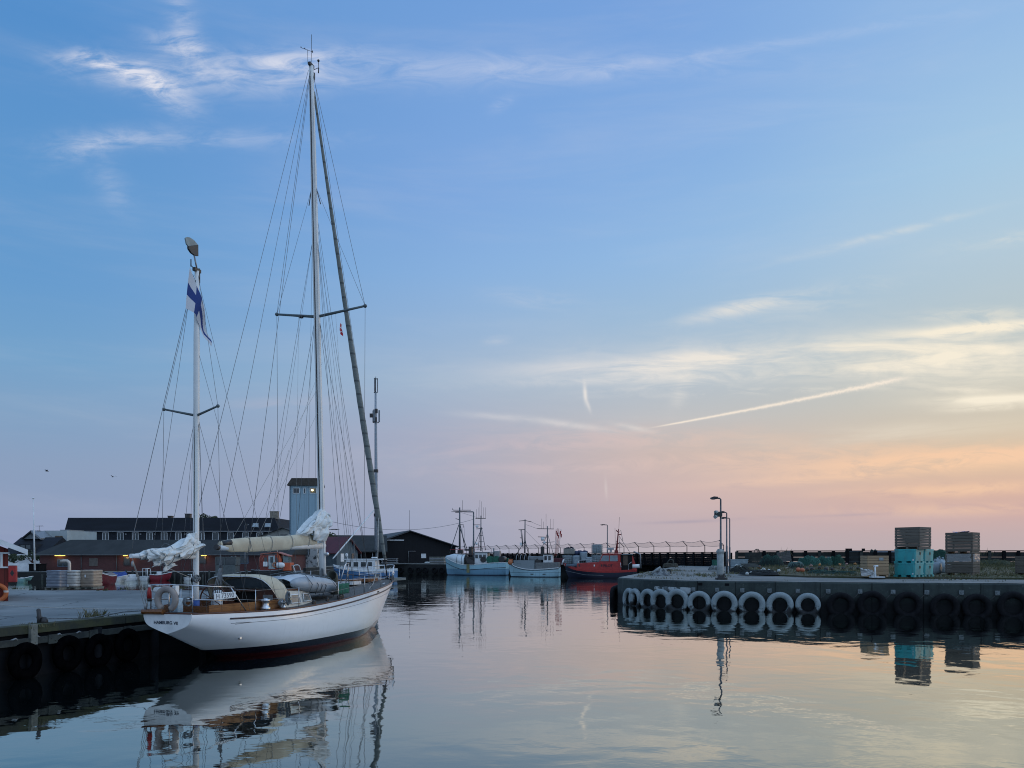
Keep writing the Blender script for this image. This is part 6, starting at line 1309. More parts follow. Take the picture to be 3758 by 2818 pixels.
stays(A, [[f(2271, 1945), f(2273, 1898)], [f(2258, 2000), f(2257, 1938)]], .022, m_dark, 'whip_aerial'); stays(A, [[f(2271, 1955), f(2278, 1945), f(2284, 1975), f(2286, 1985)], [f(2271, 1965), f(2310, 2024)], [f(2272, 1970), f(2275, 2030)]], .03, m_wire)
b = MB(); b.cb(f(2240, 2014), (.95, .4, .28)); b.cb(f(2242, 2022), (.3, .3, .3)); b.build('radar', mat('grey_radar', (.36, .40, .41), .5), A, .05)
b = MB(); b.tube([f(2321, 2077.5, .9), f(2347, 2077.5, .9)], .27, 12); b.build('liferaft', m_white, A, .04)
b = MB(); b.tube([f(2352, 2085, .6), f(2350, 2036, .6), f(2346, 2032, .6), f(2325, 2024, .6)], .09, 8); b.build('gantry', m_galv, A)
b = MB(); b.cb(f(2100, 2074, .2), (1.6, 1.4, .35)); b.build('foredeck_cover', mat('blue_grey_cover', (.10, .14, .18), .8), A, .08)
b = MB(); b.ball(f(2074, 2073), .18, 8); b.build('bow_pad', mat('pink_pad', (.42, .26, .24), .7), A)
ms_ = f(2233, 2076); lettering('lettering', 'PILOT', .46, mat('dark_lettering', (.05, .008, .02), .6), A, Matrix.Translation((ms_.x, 1.17, 1.64)) @ Matrix.Rotation(math.pi, 4, 'Z') @ Matrix.Rotation(math.pi / 2, 4, 'X'), .012, .012)
for px_ in (2126, 2208): b = MB(); b.cb(f(px_, 2075, 1.18), (.16, .05, .28)); b.build('port_light', m_dark, A)
b = MB(); b.cb(f(2181, 2075, 1.17), (.16, .04, .24)); b.build('emblem', m_white, A)
# ---- blue cabin boat behind the yacht
S, a, f = frame(1452, 90, 176); L = f(1222, 2076).x
A = thing('cabin_boat', 'white and blue cabin boat beyond the yacht bow', 'cabin boat', S, a)
zs = ([0, .3 * L, .6 * L, .85 * L, L], [1.25, 1.2, 1.35, 1.62, 1.92]); mC = paint_z('bright_blue_hull', [(.10, (.03, .04, .06)), (9, (.055, .16, .33))], .4, .25)
B, Z, side = hullparts(A, L, 1.35, zs, mC, -.05, mat('navy_strake', (.02, .03, .06), .5), -.62)
b = MB()
for s in (1, -1): b.grid([[(x, s * (side(x, Z(x)) + .012), Z(x) - .16), (x, s * (side(x, Z(x)) + .012), Z(x) + .03 + .22 * (x < .75 * L))] for x in [L * i / 30 * .99 for i in range(31)]], False)
b.build('topsides', m_white, A)
x0, x1 = f(1387, 0).x, f(1279, 0).x
b = MB(); b.slab([(x0, 1.2), (x1 + .25, 1.2), (x1, 2.5), (x0 + .1, 2.5)], -1.0, 1.0); b.build('cabin', m_white, A, .05); b = MB(); b.box(f(1412, 0).x, x1 + .3, -1.1, 1.1, 2.5, 2.62); b.build('cabin_roof', m_white, A, .04)
for xa, xb in ((1281, 1297), (1306, 1323), (1333, 1351), (1359, 1373)): b = MB(); p0, p1 = f(xa, 0).x, f(xb, 0).x; b.slab([(p1, 1.72), (p0, 1.72), (p0, 2.25), (p1, 2.25)], 1.003, 1.02); b.build('window', m_glass, A)
b = MB(); b.tube([f(1300, 2050), f(1299, 1985)], [.07, .04], 6); b.build('mast', m_dgalv, A); b = MB(); b.cb(f(1374, 2046), (.62, .4, .14)); b.build('radar', m_white, A, .05); b = MB(); b.ball(f(1272, 2036), .16, 6, (1, .7, 1.3)); b.tube([f(1272, 2036), f(1275, 2050)], .04, 5); b.build('horn', m_white, A)
b = MB(); b.box(f(1432, 0).x, f(1400, 0).x, -.8, .8, 1.2, 1.45); b.build('engine_box', m_white, A)
rope('mooring_rope', [at(1205, 2100, 93), at(1256, 2090, 89)], 'yellowish mooring rope at the bow of the blue cabin boat', .03, .1)
pn = MB(); pn.cb((X_(1424, 84.), 84, .42), (2.2, 4.5, .25), rz=-.3); tag(pn.build('floating_pontoon', m_cap), 'small pale floating pontoon beyond the yacht bow', 'pontoon')
# ---- orange workboat in the inner basin (bow to the right)
S, a, f = frame(930, 82, 4); L = f(1078, 2070).x
A = thing('orange_workboat', 'orange workboat with dark hull seen under the main boom', 'workboat', S, a)
zs = ([0, .3 * L, .7 * L, L], [1.5, 1.4, 1.5, 1.95]); B, Z, side = hullparts(A, L, 1.2, zs, paint_z('black_hull', [(.1, (.01, .012, .014)), (9, (.014, .016, .018))]), -.05, m_dark, -.2, rake=.4, capm=m_grey)
def fx_(sx): return f(sx, 2050).x
b = MB(); b.box(fx_(962), fx_(1033), -.9, .9, 1.4, 3.1); b.build('cabin', mat('dark_orange_red', (.26, .045, .03), .6), A, .03); b = MB(); b.slab([(fx_(1033), 1.4), (fx_(1040), 1.4), (fx_(1040), 2.6), (fx_(1028), 3.35), (fx_(1022), 3.35)], -.95, .95); b.build('cabin_front', m_orange, A, .03)
b = MB(); b.slab([(fx_(965), 3.12), (fx_(1024), 3.3), (fx_(1066), 2.92), (fx_(1066), 3.0), (fx_(1024), 3.40), (fx_(965), 3.22)], -1.05, 1.05); b.build('cabin_roof', mat('faded_orange', (.40, .14, .10), .6), A)
b = MB(); b.box(fx_(993), fx_(1017), -.93, -.905, 1.6, 3.0); o = b.build('door', mat('pale_door', (.42, .48, .48), .5), A); b = MB(); b.box(fx_(1000), fx_(1010), -.945, -.932, 2.25, 2.85); b.build('pane', m_glass, o)
for xa, xb in ((977, 988), (1019, 1030)): b = MB(); b.box(fx_(xa), fx_(xb), -.92, -.905, 2.15, 2.8); b.build('window', m_glass, A)
b = MB(); b.slab([(fx_(1045), 2.2), (fx_(1064), 2.2), (fx_(1063), 2.85), (fx_(1045), 2.95)], -.8, .8); b.build('wheelhouse_glass', mat('green_pane', (.14, .20, .20), .1, spec=.9), A)
b = MB(); b.box(fx_(1036), fx_(1072), -.95, .95, 1.4, 2.25); b.build('fore_bulwark', m_orange, A, .06)
stays(A, [[f(952, 2080, -.9), f(953, 2046, -.9), f(966, 2032, -.9), f(985, 2030, -.9)], [f(952, 2080, .9), f(953, 2046, .9), f(966, 2032, .9), f(985, 2030, .9)], [f(957, 2062, -.9), f(968, 2042, -.9)]], .05, mat('faded_orange', (0, 0, 0)), 'aft_frame')
b = MB(); b.tube([f(1016, 2074, -1.15), f(1036, 2074, -1.15)], [.30, .30], 12); b.ball(f(1036, 2074, -1.15), .28, 6); b.build('liferaft', m_white, A); b = MB(); b.cb(f(974, 2070, -1.0), (.42, .3, .5)); b.build('white_box', m_white, A, .03); b = MB(); b.torus(.22, .06, 18, 8, Matrix.Translation(f(1009, 2073, -1.1)) @ Matrix.Rotation(math.pi / 2, 4, 'X')); b.build('life_ring', mat('orange_buoy', (0, 0, 0)), A)
stays(A, [[f(992, 2024), f(992, 2018), f(1018, 2018), f(1018, 2024)], [f(1005, 2018), f(1005, 2010)]], .04, m_white, 'roof_rail')
# ---- dark cabin boat beside it
S, a, f = frame(795, 80, 4); L = f(885, 2080).x
A = thing('grey_cabin_boat', 'dull grey cabin boat half hidden by the yacht sprayhood', 'cabin boat', S, a)
B, Z, side = hullparts(A, L, 1.0, ([0, .5 * L, L], [1.0, .95, 1.3]), paint_z('pale_hull', [(.1, (.03, .04, .05)), (9, (.11, .13, .135))]), -.05, None, capm=m_grey)
b = MB(); b.box(f(799, 0).x, f(872, 0).x, -.8, .8, .9, 2.0); b.build('cabin', mat('dull_cabin', (.09, .11, .11), .6), A, .04); b = MB(); b.box(f(801, 0).x, f(873, 0).x, -.75, .75, 2.0, 2.8); b.build('cabin_windows', m_glass, A)
for px_ in (801, 833, 872): b = MB(); b.box(f(px_, 0).x - .06, f(px_, 0).x + .06, -.8, .8, 2.0, 2.8); b.build('window_post', mat('dull_cabin', (0, 0, 0)), A)
b = MB(); b.box(f(798, 0).x, f(876, 0).x, -.85, .85, 2.8, 2.88); b.build('cabin_roof', mat('dull_cabin', (0, 0, 0)), A)
for px_ in (850, 864): b = MB(); b.ball(f(px_, 2048), .2, 8, (1.3, 1, .8)); b.build('radome', m_white, A)
b = MB(); b.tube([f(855, 2048), f(855, 2018)], .04, 5); b.build('mast', m_dark, A)
# ---- small open boats
def skiff(sx0, sx1, sywl, deg, label, mh, extra=(), hgt=.62, hbk=.32):
    d = F * H / (sywl - YH); wpx = (sx1 - sx0) / F * d; a = R(deg); k = abs(math.cos(a)); L = max(wpx / max(k, .3), 3.2) if k < .6 else wpx / k
    cxm = X_((sx0 + sx1) / 2, d); S = Vector((cxm - L / 2 * math.cos(a), d - L / 2 * math.sin(a) + .3, 0))
    A_ = thing('small_boat', label, 'boat', S, a, 'small boats in the inner basin')
    zs = ([0, .5 * L, L], [hgt, hgt * .95, hgt * 1.35]); rows_, B, Z, K, side = bhull(L, hbk if hbk > .4 else .75, zs, .3, .4)
    h = MB(); h.grid(rows_, True); h.poly(rows_[0]); o = h.build('hull', mh, A_); 
    dk_ = MB(); dk_.grid([[(x, side(x, Z(x) * .55) * k * .97, Z(x) * .55) for k in (1, 0, -1)] for x in [L * i / 20 * .98 for i in range(21)]]); dk_.build('floor', m_grey, A_)
    gq = MB()
    for s in (1, -1): gq.tube([(x, s * side(x, Z(x)), Z(x)) for x in [L * i / 20 * .99 for i in range(21)]], .04, 5)
    gq.build('gunwale', m_white, A_)
    for k in extra:
        if k == 'cover': c = MB(); c.grid([[(x, side(x, Z(x)) * kk, Z(x) + .55 * (1 - kk * kk) * (1 if .1 * L < x < .8 * L else .5)) for kk in (1, .6, .2, -.2, -.6, -1)] for x in [L * (.04 + .9 * i / 12) for i in range(13)]]); c.build('cover', mat('blue_cover', (.02, .06, .26), .7), A_)
        if k == 'redcover': c = MB(); c.grid([[(x, side(x, Z(x)) * kk, Z(x) + .3 * (1 - kk * kk)) for kk in (1, .6, .2, -.2, -.6, -1)] for x in [L * (.04 + .9 * i / 12) for i in range(13)]]); c.build('cover', mat('grey_tarp', (.20, .17, .17), .8), A_)
        if k == 'motor': c = MB(); c.cb((-.25, 0, hgt + .25), (.32, .28, .5)); c.cb((-.2, 0, hgt - .2), (.12, .1, .7)); c.build('outboard_motor', m_dark, A_, .05)
        if k == 'screen':
            c = MB()
            for s in (1, -1): c.tube([(.55 * L, s * .5, hgt), (.5 * L, s * .48, hgt + .95), (.2 * L, s * .48, hgt + .95), (.2 * L, s * .5, hgt)], .05, 6)
            c.tube([(.5 * L, .48, hgt + .95), (.5 * L, -.48, hgt + .95)], .05, 6); c.build('windscreen_frame', m_white, A_)
        if k == 'cuddy': c = MB(); c.cb((.45 * L, 0, hgt + .12), (L * .28, .8, .42)); o2 = c.build('cuddy', m_white, A_, .06); c = MB(); c.cb((.45 * L, 0, hgt + .2), (L * .285, .7, .16)); c.build('window', m_glass, o2)
    return A_
skiff(64, 112, 2138, 10, 'pale green rowing dinghy afloat near the red shed', mat('mint_hull', (.20, .38, .36), .5), hgt=.52, hbk=.62)
skiff(352, 400, 2146, -80, 'dark red covered boat right of the wrapped pallets', mat('maroon_hull', (.15, .015, .025), .5), ('redcover',), .95, .72)
skiff(407, 466, 2134, 4, 'white motorboat under a bright blue cover', m_white, ('cover', 'motor'), .55)
skiff(468, 494, 2131, 60, 'small white boat behind the mizzen boom end', m_white, ('cuddy',), .42)
skiff(516, 566, 2131, 4, 'white motorboat with a pale windscreen frame', m_white, ('screen', 'motor'), .5)
skiff(552, 626, 2131, 4, 'red motorboat with white cuddy near the mizzen mast', mat('crimson_hull', (.24, .02, .035), .5), ('cuddy',), .75)
skiff(680, 708, 2130, 40, 'small white boat just left of the mizzen mast', m_white, ('cuddy',), .42); skiff(735, 762, 2128, 120, 'small white boat just right of the mizzen mast', m_white, (), .42)
# ================================================================ OUTER BREAKWATER WALL AND NET FENCE
WA, WB = Vector((-4.2, 150, QZ)), Vector((27.3, 100, QZ)); WD = (WB - WA).normalized(); WL = (WB - WA).length; WN = Vector((-.846, -.533, 0))
bwk = thing('timber_breakwater', 'long dark timber breakwater wall with netting posts on top', 'breakwater', WA, math.atan2(WD.y, WD.x))
x0, x1, ht = -62., WL + .4, 1.88
for j, (z0, z1) in enumerate(((-.2, .3), (.302, .62), (.622, .92), (.922, 1.13), (1.132, 1.18), (1.182, 1.45), (1.452, 1.70))):
    b = MB(); x = x0
    while x < x1:
        xe = min(x1, x + random.uniform(2.6, 3.6)); b.box(x + .01, xe - random.choice((.01, .01, .35)) if j in (4,) else xe - .01, -.05, .03, z0, z1); x = xe
    b.build('plank_course', m_black_tim, bwk)
b = MB(); b.box(x0, x1, -.14, .18, ht - .10, ht); b.build('top_rail', m_black_tim, bwk)
st = WL / 18
for k in range(-14, 19):
    b = MB(); b.box(k * st - .16, k * st + .16, -.24, -.052, -.2, ht - .10); b.box(k * st + st / 2 - .13, k * st + st / 2 + .13, -.2, -.052, -.2, ht - .1); b.build('timber_pile', m_black_tim, bwk)
    if k >= -8:
        b = MB(); x = k * st + .3; b.tube([(x, -.02, ht - .3), (x, -.02, ht + .85), (x, -.85, ht + 1.50)], .055, 6); b.build('net_post', m_dark, bwk)
def netmat():
    m = bpy.data.materials.new('fine_netting'); m.use_nodes = True; n = m.node_tree; n.nodes.clear()
    t = n.nodes.new('ShaderNodeBsdfTransparent'); d = n.nodes.new('ShaderNodeBsdfDiffuse'); d.inputs[0].default_value = (.05, .06, .065, 1)
    g = n.nodes.new('ShaderNodeNewGeometry'); nz = noise_tex(n, g.outputs['Position'], .8, 3, .6)
    mx = n.nodes.new('ShaderNodeMixShader'); n.links.new((nz.step(.3, .7) * .10 + .13).o, mx.inputs[0]); n.links.new(t.outputs[0], mx.inputs[1]); n.links.new(d.outputs[0], mx.inputs[2])
    o = n.nodes.new('ShaderNodeOutputMaterial'); n.links.new(mx.outputs[0], o.inputs[0]); return m
mnet = netmat(); b = MB(); b2 = MB()
for k in range(-8, 18):
    rows_ = []; e0, e1 = [], []
    for i in range(9):
        u = i / 8; s = .22 * 4 * u * (1 - u) * random.uniform(.9, 1.1); x = (k + u) * st + .3; r = []
        for v in (0, .5, 1): r.append((x, -.02 - .83 * v, ht + .85 + .65 * v - s * (.55 + .5 * v) * 1.0))
        rows_.append(r); e0.append(r[0]); e1.append(r[2])
    b.grid(rows_, True); b2.tube(e0, .022, 4); b2.tube(e1, .022, 4)
b.build('netting', mnet, bwk); b2.build('net_edge_rope', m_wire, bwk)
# lower wall to the right of the gap
RA, RB = Vector((X_(2703, 112.), 112, QZ)), Vector((X_(3950, 108.), 108, QZ)); RD = (RB - RA).normalized(); RL = (RB - RA).length
rw = thing('timber_breakwater', 'low weathered timber breakwater wall behind the nets and crates', 'breakwater', RA, math.atan2(RD.y, RD.x))
for j, (z0, z1) in enumerate(((-.2, .55), (.56, 1.2), (1.21, 1.93))):
    b = MB(); x = 0
    while x < RL: xe = min(RL, x + random.uniform(2.6, 3.6)); b.box(x + .01, xe - .01, -.05, .03, z0, z1 - random.uniform(0, .05)); x = xe
    b.build('plank_course', mat('dark_weathered_timber', (.022, .027, .025), .95, (.012, .015, .015), 1.6, obj=False), rw)
b = MB(); b.box(0, RL, -.14, .16, 1.99, 2.14); b.build('top_rail', m_black_tim, rw)
for k in range(25): b = MB(); b.box(k * RL / 24 - .22, k * RL / 24 + .22, -.2, -.055, -.2, 1.99); b.build('timber_pile', m_black_tim if k % 3 else m_tim, rw)
b = MB()
for sx in (3116, 3128, 3174): k = (X_(sx, 110.) - RA.x) / RD.x; b.box(k - .2, k + .2, -.1, .1, 2.14, 2.42)
b.build('rail_block', m_black_tim, rw)
en = MB(); en.box(WL + .4, WL + .75, -1.4, .3, -.2, ht + .05); o = en.build('wall_end', m_black_tim, bwk)
# ================================================================ TYRES ON THE RIGHT QUAY
def tyrem():
    m = bpy.data.materials.new('white_painted_tyre'); m.use_nodes = True; n = m.node_tree; b = n.nodes['Principled BSDF']; b.inputs['Roughness'].default_value = .7
    t = n.nodes.new('ShaderNodeTexCoord'); s = n.nodes.new('ShaderNodeSeparateXYZ'); n.links.new(t.outputs['Object'], s.inputs[0]); oi = n.nodes.new('ShaderNodeObjectInfo')
    ad = n.nodes.new('ShaderNodeVectorMath'); ad.operation = 'ADD'; n.links.new(t.outputs['Object'], ad.inputs[0]); cx_ = comb(n, E(n, oi.outputs['Random']) * 40., 0., 0.); n.links.new(cx_, ad.inputs[1])
    nz = noise_tex(n, ad.outputs[0], 3.2, 7, .68); n2 = noise_tex(n, ad.outputs[0], 14, 4, .6)
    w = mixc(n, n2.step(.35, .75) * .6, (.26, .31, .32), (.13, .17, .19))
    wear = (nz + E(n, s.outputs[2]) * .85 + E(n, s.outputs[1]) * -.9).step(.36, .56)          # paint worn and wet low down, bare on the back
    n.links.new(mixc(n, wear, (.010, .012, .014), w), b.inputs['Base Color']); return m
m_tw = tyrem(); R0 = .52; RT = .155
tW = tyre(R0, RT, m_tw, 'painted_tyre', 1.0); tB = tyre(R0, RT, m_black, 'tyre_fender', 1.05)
def on_edge(sx, out):
    """where the sight line at photo column sx meets the quay face, and the face angle there"""
    u = (sx - CX) / F; pts = offs(fine_edge, out); best = None
    for a, c in zip(pts, pts[1:]):
        a, c = Vector(a), Vector(c); d = c - a; den = d.x - u * d.y
        if abs(den) < 1e-9: continue
        t = (u * a.y - a.x) / den
        if -.02 <= t <= 1.02:
            p = a + d * t
            if best is None or p.y < best[0].y: best = (p, math.atan2(d.y, d.x))
    return best
fine_edge = fine
_pos = [(2308, 0), (2331, 0), (2378, 0), (2426, 0), (2486, 0), (2566, 0), (2658, 0), (2759, 0), (2862, 0), (2965, 0), (3085, 1), (3200, 1), (3331, 1), (3467, 1), (3585, 1), (3718, 1)]
firstW = firstB = True
for i, (sx, kd) in enumerate(_pos):
    p, an = on_edge(sx, .5)
    if kd == 0:
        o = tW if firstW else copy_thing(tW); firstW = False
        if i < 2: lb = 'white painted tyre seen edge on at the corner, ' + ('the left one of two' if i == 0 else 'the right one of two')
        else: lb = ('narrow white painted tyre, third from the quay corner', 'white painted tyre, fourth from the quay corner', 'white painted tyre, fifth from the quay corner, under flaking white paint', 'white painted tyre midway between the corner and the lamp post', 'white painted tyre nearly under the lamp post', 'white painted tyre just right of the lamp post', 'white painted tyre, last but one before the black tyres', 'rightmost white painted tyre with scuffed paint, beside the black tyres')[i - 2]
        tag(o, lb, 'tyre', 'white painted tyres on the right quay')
    else:
        o = tB if firstB else copy_thing(tB); firstB = False
        tag(o, ('first black tyre right of the white painted tyres', 'black tyre under the pale slatted crate', 'black tyre left below the teal tubs', 'black tyre right below the teal tubs', 'black tyre below the tall double crate stack', 'black tyre cut by the right edge of the photo')[i - 10], 'tyre', 'black tyres on the right quay')
    o.location = (p.x, p.y, .41 + (.02 if kd else 0) + random.uniform(-.07, .07)); o.rotation_euler = (R(random.uniform(-3, 5)), R(random.uniform(-8, 8)), an + R(random.uniform(-3, 3))); s_ = random.uniform(.93, 1.07) * (1.04 if kd else 1.0); o.scale = (s_, 1, s_)
# dark tyres on the side face left of the corner
tS = None
for k, (x, y) in enumerate(((6.75, 49.6), (7.0, 50.9), (7.35, 52.3), (7.7, 53.7), (8.15, 55.1))):
    o = copy_thing(tB); o.location = (x - .22, y, .3); o.rotation_euler = (0, 0, math.atan2(-16.7, -4.77)); o.scale = (1.05, 1, 1.05); tag(o, 'black tyre seen edge on round the corner of the right quay', 'tyre', 'black tyres round the quay corner')
m_plate = mat('fender_plate', (.18, .21, .22), .7, (.10, .12, .125), 9)
for sx in (2445, 2545, 2632, 2724, 2824, 2928, 3039, 3156, 3277, 3401, 3528, 3660):
    p, an = on_edge(sx, .33); M = Matrix.Translation((p.x, p.y, 1.12)) @ Matrix.Rotation(an, 4, 'Z')
    b = MB(); b.box(-.11, .11, -.05, .02, -.11, .12, M); b.box(-.03, .03, -.09, -.05, -.05, .06, M); b.build('fender_plate', m_plate, qw, .008)
    b = MB()
    for s in (-1, 1): b.tube([M @ Vector((s * .08, -.06, -.08)), M @ Vector((s * .3, -.1, -.30)), M @ Vector((s * .5, -.12, -.38))], .016, 5)
    b.build('fender_chain', m_dark, qw)
for sx in (2570, 2668): p, an = on_edge(sx, .31); b = MB(); b.box(-.11, .11, -.012, .02, -.06, .07, Matrix.Translation((p.x, p.y, 1.42)) @ Matrix.Rotation(an, 4, 'Z')); b.build('drain_hole', m_black_tim, qw)
for sx in (2560, 2700, 2845, 3010, 3200, 3390, 3600):
    p, an = on_edge(sx, .31); b = MB(); b.box(-.012, .012, -.006, .02, -.3, 1.5, Matrix.Translation((p.x, p.y, .08)) @ Matrix.Rotation(an, 4, 'Z')); b.build('joint', m_black_tim, qw)
wp = mat('flaking_white_paint', (.40, .44, .45), .8, (.045, .06, .058), 2.6, lo=.46, hi=.54, obj=False)
for sx, w in ((2424, .9), (2462, .8), (2500, 1.1)): p, an = on_edge(sx, .312); b = MB(); b.box(-w / 2, w / 2, -.004, .01, -.2, .15, Matrix.Translation((p.x, p.y, 1.08)) @ Matrix.Rotation(an, 4, 'Z')); b.build('paint_patch', wp, qw)
# ================================================================ LAMPS AND GEAR ON THE RIGHT QUAY
lp = lamp('nearest lamp post with white guarded base at the quay edge', 2645, 45.0, QZ, 1828, -1, .075, .52)
lx_, ly_ = X_(2645, 45.), 45.
b = MB(); b.tube([(-.03, -.12, .25), (-.04, -.12, .35), (-.06, -.12, 1.55)], [.15, .19, .20], 14); b.ball((-.06, -.12, 1.62), .24, 8, (1, 1, .7)); b.tube([(-.2, -.12, 1.6), (.08, -.12, 1.6)], .2, 10); b.build('base_guard', mat('worn_white_guard', (.33, .35, .34), .7, (.22, .24, .23), 3), lp)
b = MB(); b.cb((0, -.05, .06), (.58, .45, .12)); b.cb((0, -.08, .22), (.34, .34, .3)); b.build('footing', m_dark, lp, .02)
def LZ(sy): return H + (YH - sy) / F * 45 - QZ
b = MB(); b.box(-.36, .06, -.15, .12, LZ(1896), LZ(1879)); fb_ = b.build('signal_box', mat('dark_green_box', (.03, .04, .035), .6), lp, .02)
for sx, sy in ((2627, 1879), (2625, 1896)): b = MB(); c = Vector((X_(sx, 45.) - lx_, -.1, LZ(sy))); b.tube([c + Vector((.12, 0, .02)), c, c - Vector((.06, .04, .03))], [.05, .10, .11], 12); b.build('signal_horn', mat('pale_horn', (.42, .44, .42), .5), lp)
lamp('second lamp post just right of the guarded one, farther back', 2667, 60., QZ, 1880, -1, .075, .55); lamp('third lamp post, farthest of the three beside the wall end', 2678, 69., QZ, 1901, -1, .075, .75)
m_crateg = boards('grey_crate_wood', (.165, .140, .110), (.095, .082, .068), .2, 'Z', .03, .9, nscale=2); m_crate_p = boards('pale_crate_wood', (.42, .29, .17), (.31, .21, .125), .2, 'Z', .03, .9, nscale=2)
def crate(label, c, w, d, h, rz, m, nsl=7, group='wooden slatted crates on the right quay', ry=0., cat='crate', dark=None):
    t = thing('slatted_crate', label, cat, c, rz, group); t.rotation_euler = (0, ry, rz); ph = .16; sl = (h - ph) / nsl
    for s in (-1, 1):
        for axis in (0, 1):
            b = MB()
            for k in range(nsl):
                z0 = ph + k * sl + .012; z1 = ph + (k + 1) * sl - .012; j = random.uniform(-.006, .006)
                if axis == 0: b.box(-w / 2, w / 2, s * d / 2 - .012 + j, s * d / 2 + .012 + j, z0, z1)
                else: b.box(s * w / 2 - .012 + j, s * w / 2 + .012 + j, -d / 2 + .014, d / 2 - .014, z0, z1)
            b.build('slatted_side', m, t)
    for sx in (-1, 1):
        for sy in (-1, 1): b = MB(); b.box(sx * (w / 2 - .06) - .04, sx * (w / 2 - .06) + .04, sy * (d / 2 - .06) - .04, sy * (d / 2 - .06) + .04, .12, h - .01); b.build('corner_post', m, t)
    b = MB(); b.box(-w / 2 + .02, w / 2 - .02, -d / 2 + .02, d / 2 - .02, .12, .155)
    for x in (-w / 2 + .08, 0, w / 2 - .08): b.box(x - .06, x + .06, -d / 2 + .01, d / 2 - .01, 0, .118)
    b.build('pallet_base', m, t); return t
def tub(label, c, w, d, h, rz):
    t = thing('fish_tub', label, 'fish tub', c, rz, 'teal fish tubs stacked on the right quay'); m = mat('teal_plastic', (.032, .34, .35), .5, (.05, .22, .225), 2.6, lo=.45, hi=.72, stretch=(1, 1, .4))
    b = MB(); n = 40
    def ring(z, k, r=.10):
        out = []
        for i in range(n):
            q = 2 * math.pi * (i + .5) / n; p = 14; cc, ss = math.cos(q), math.sin(q); rr = 1 / ((abs(cc) ** p + abs(ss) ** p) ** (1 / p)); out.append((cc * rr * w / 2 * k, ss * rr * d / 2 * k, z))
        return out
    b.grid([ring(.12, .93), ring(.14, .955), ring(h - .12, .985), ring(h - .11, 1.0), ring(h - .01, 1.0), ring(h, .985), ring(h, .93), ring(h - .2, .90)], False, None, True); b.poly(ring(.12, .93)); b.poly(ring(h - .2, .90)); b.build('tub_body', m, t)
    b = MB()
    for x in (-1, 0, 1):
        for y in (-1, 0, 1): b.box(x * w * .40 - .11 * (1 if x else 1.4), x * w * .40 + .11, y * d * .40 - .12, y * d * .40 + .12, 0, .125)
    b.build('tub_feet', m, t)
    b = MB(); b.tube([(w * .40, -d / 2 - .005, .2), (w * .40, -d / 2 + .03, .2)], .045, 10); b.build('drain_plug', m_white, t)
    lettering('lettering', 'D', .2, mat('black_print', (.01, .012, .015), .6), t, Matrix.Translation((w / 2 + .004, .05, h * .68)) @ Matrix.Rotation(math.pi / 2, 4, 'Z') @ Matrix.Rotation(math.pi / 2, 4, 'X'), .004, .012); return t
def on(sx, sy, z=GZ): return gd(sx, sy, z)
c = at(3220, 2114, 46.2); k1 = crate('pale new slatted crate with torn plastic at its foot', (c.x + .1, c.y + .6, GZ + .005), 1.24, 1.1, 1.30, R(-4), m_crate_p, 7)
b = MB(); b.box(.05, .30, -.595, -.58, 1.0, 1.17); b.build('paper_label', mat('grey_paper', (.32, .36, .37), .8), k1)
tc_ = at(3340, 2112, 46.4); rz = R(-52); tw_, td_, thh = 1.28, 1.27, .86
tx, ty = tc_.x + .18, tc_.y + .5
tub('lower teal fish tub of the front stack', (tx, ty, GZ + .005), tw_, td_, thh, rz); tub('upper teal fish tub of the front stack, under the grey crate', (tx + .01, ty, GZ + .005 + thh - .03), tw_, td_, thh, rz + .02)
ox, oy = math.cos(rz + math.pi / 2) * 1.34, math.sin(rz + math.pi / 2) * 1.34
tub('lower teal fish tub of the stack behind', (tx + ox, ty + oy, GZ + .005), tw_, td_, thh, rz); tub('upper teal fish tub of the stack behind', (tx + ox, ty + oy, GZ + .005 + thh - .03), tw_, td_, thh, rz - .02)
crate('grey slatted crate sitting on top of the teal tubs', (tx + .30, ty + .1, GZ + 2 * thh - .03), 1.50, 1.38, 1.34, R(-55), m_crateg, 7)
c = at(3555, 2107, 51.); crate('lower grey crate of the tall pair, wrapped in clear film', (c.x, c.y + .7, GZ), 1.68, 1.32, 1.43, R(-49), m_crateg, 7); crate('upper grey crate of the tall pair right of the teal tubs', (c.x, c.y + .7, GZ + 1.44), 1.66, 1.31, 1.41, R(-50), m_crateg, 6)
def film(name, label, c, w, d, h, rz, seed, alpha=.35):
    m = MATS.get('film%.2f' % alpha)
    if not m:
        m = bpy.data.materials.new('clear_film'); m.use_nodes = True; n = m.node_tree; p = n.nodes['Principled BSDF']; p.inputs['Base Color'].default_value = (.62, .64, .65, 1); p.inputs['Roughness'].default_value = .25; p.inputs['Alpha'].default_value = alpha; MATS['film%.2f' % alpha] = m
    b = MB(); rows_ = []
    for i in range(9):
        row = []
        for j in range(40):
            q = 2 * math.pi * (j + .5) / 40; p = 10; cc, ss = math.cos(q), math.sin(q); rr = 1 / ((abs(cc) ** p + abs(ss) ** p) ** (1 / p)); nn = .03 * noise.noise(Vector((cc * 4, ss * 4, i * .7 + seed))) + .03
            row.append((cc * rr * (w / 2 + nn), ss * rr * (d / 2 + nn), h * i / 8 + .06 * noise.noise(Vector((cc * 3, ss * 3, seed + 5)))))
        rows_.append(row)
    b.grid(rows_, True, None, True); o = b.build(name, m); o.location = c; o.rotation_euler = (0, 0, rz); return tag(o, label, 'plastic film')
c3 = Vector((c.x, c.y + .7, GZ)); film('plastic_film', 'clear plastic film wrapped round the lower grey crate', (c.x, c.y + .7, GZ + .9), 1.70, 1.34, .52, R(-49), 2)
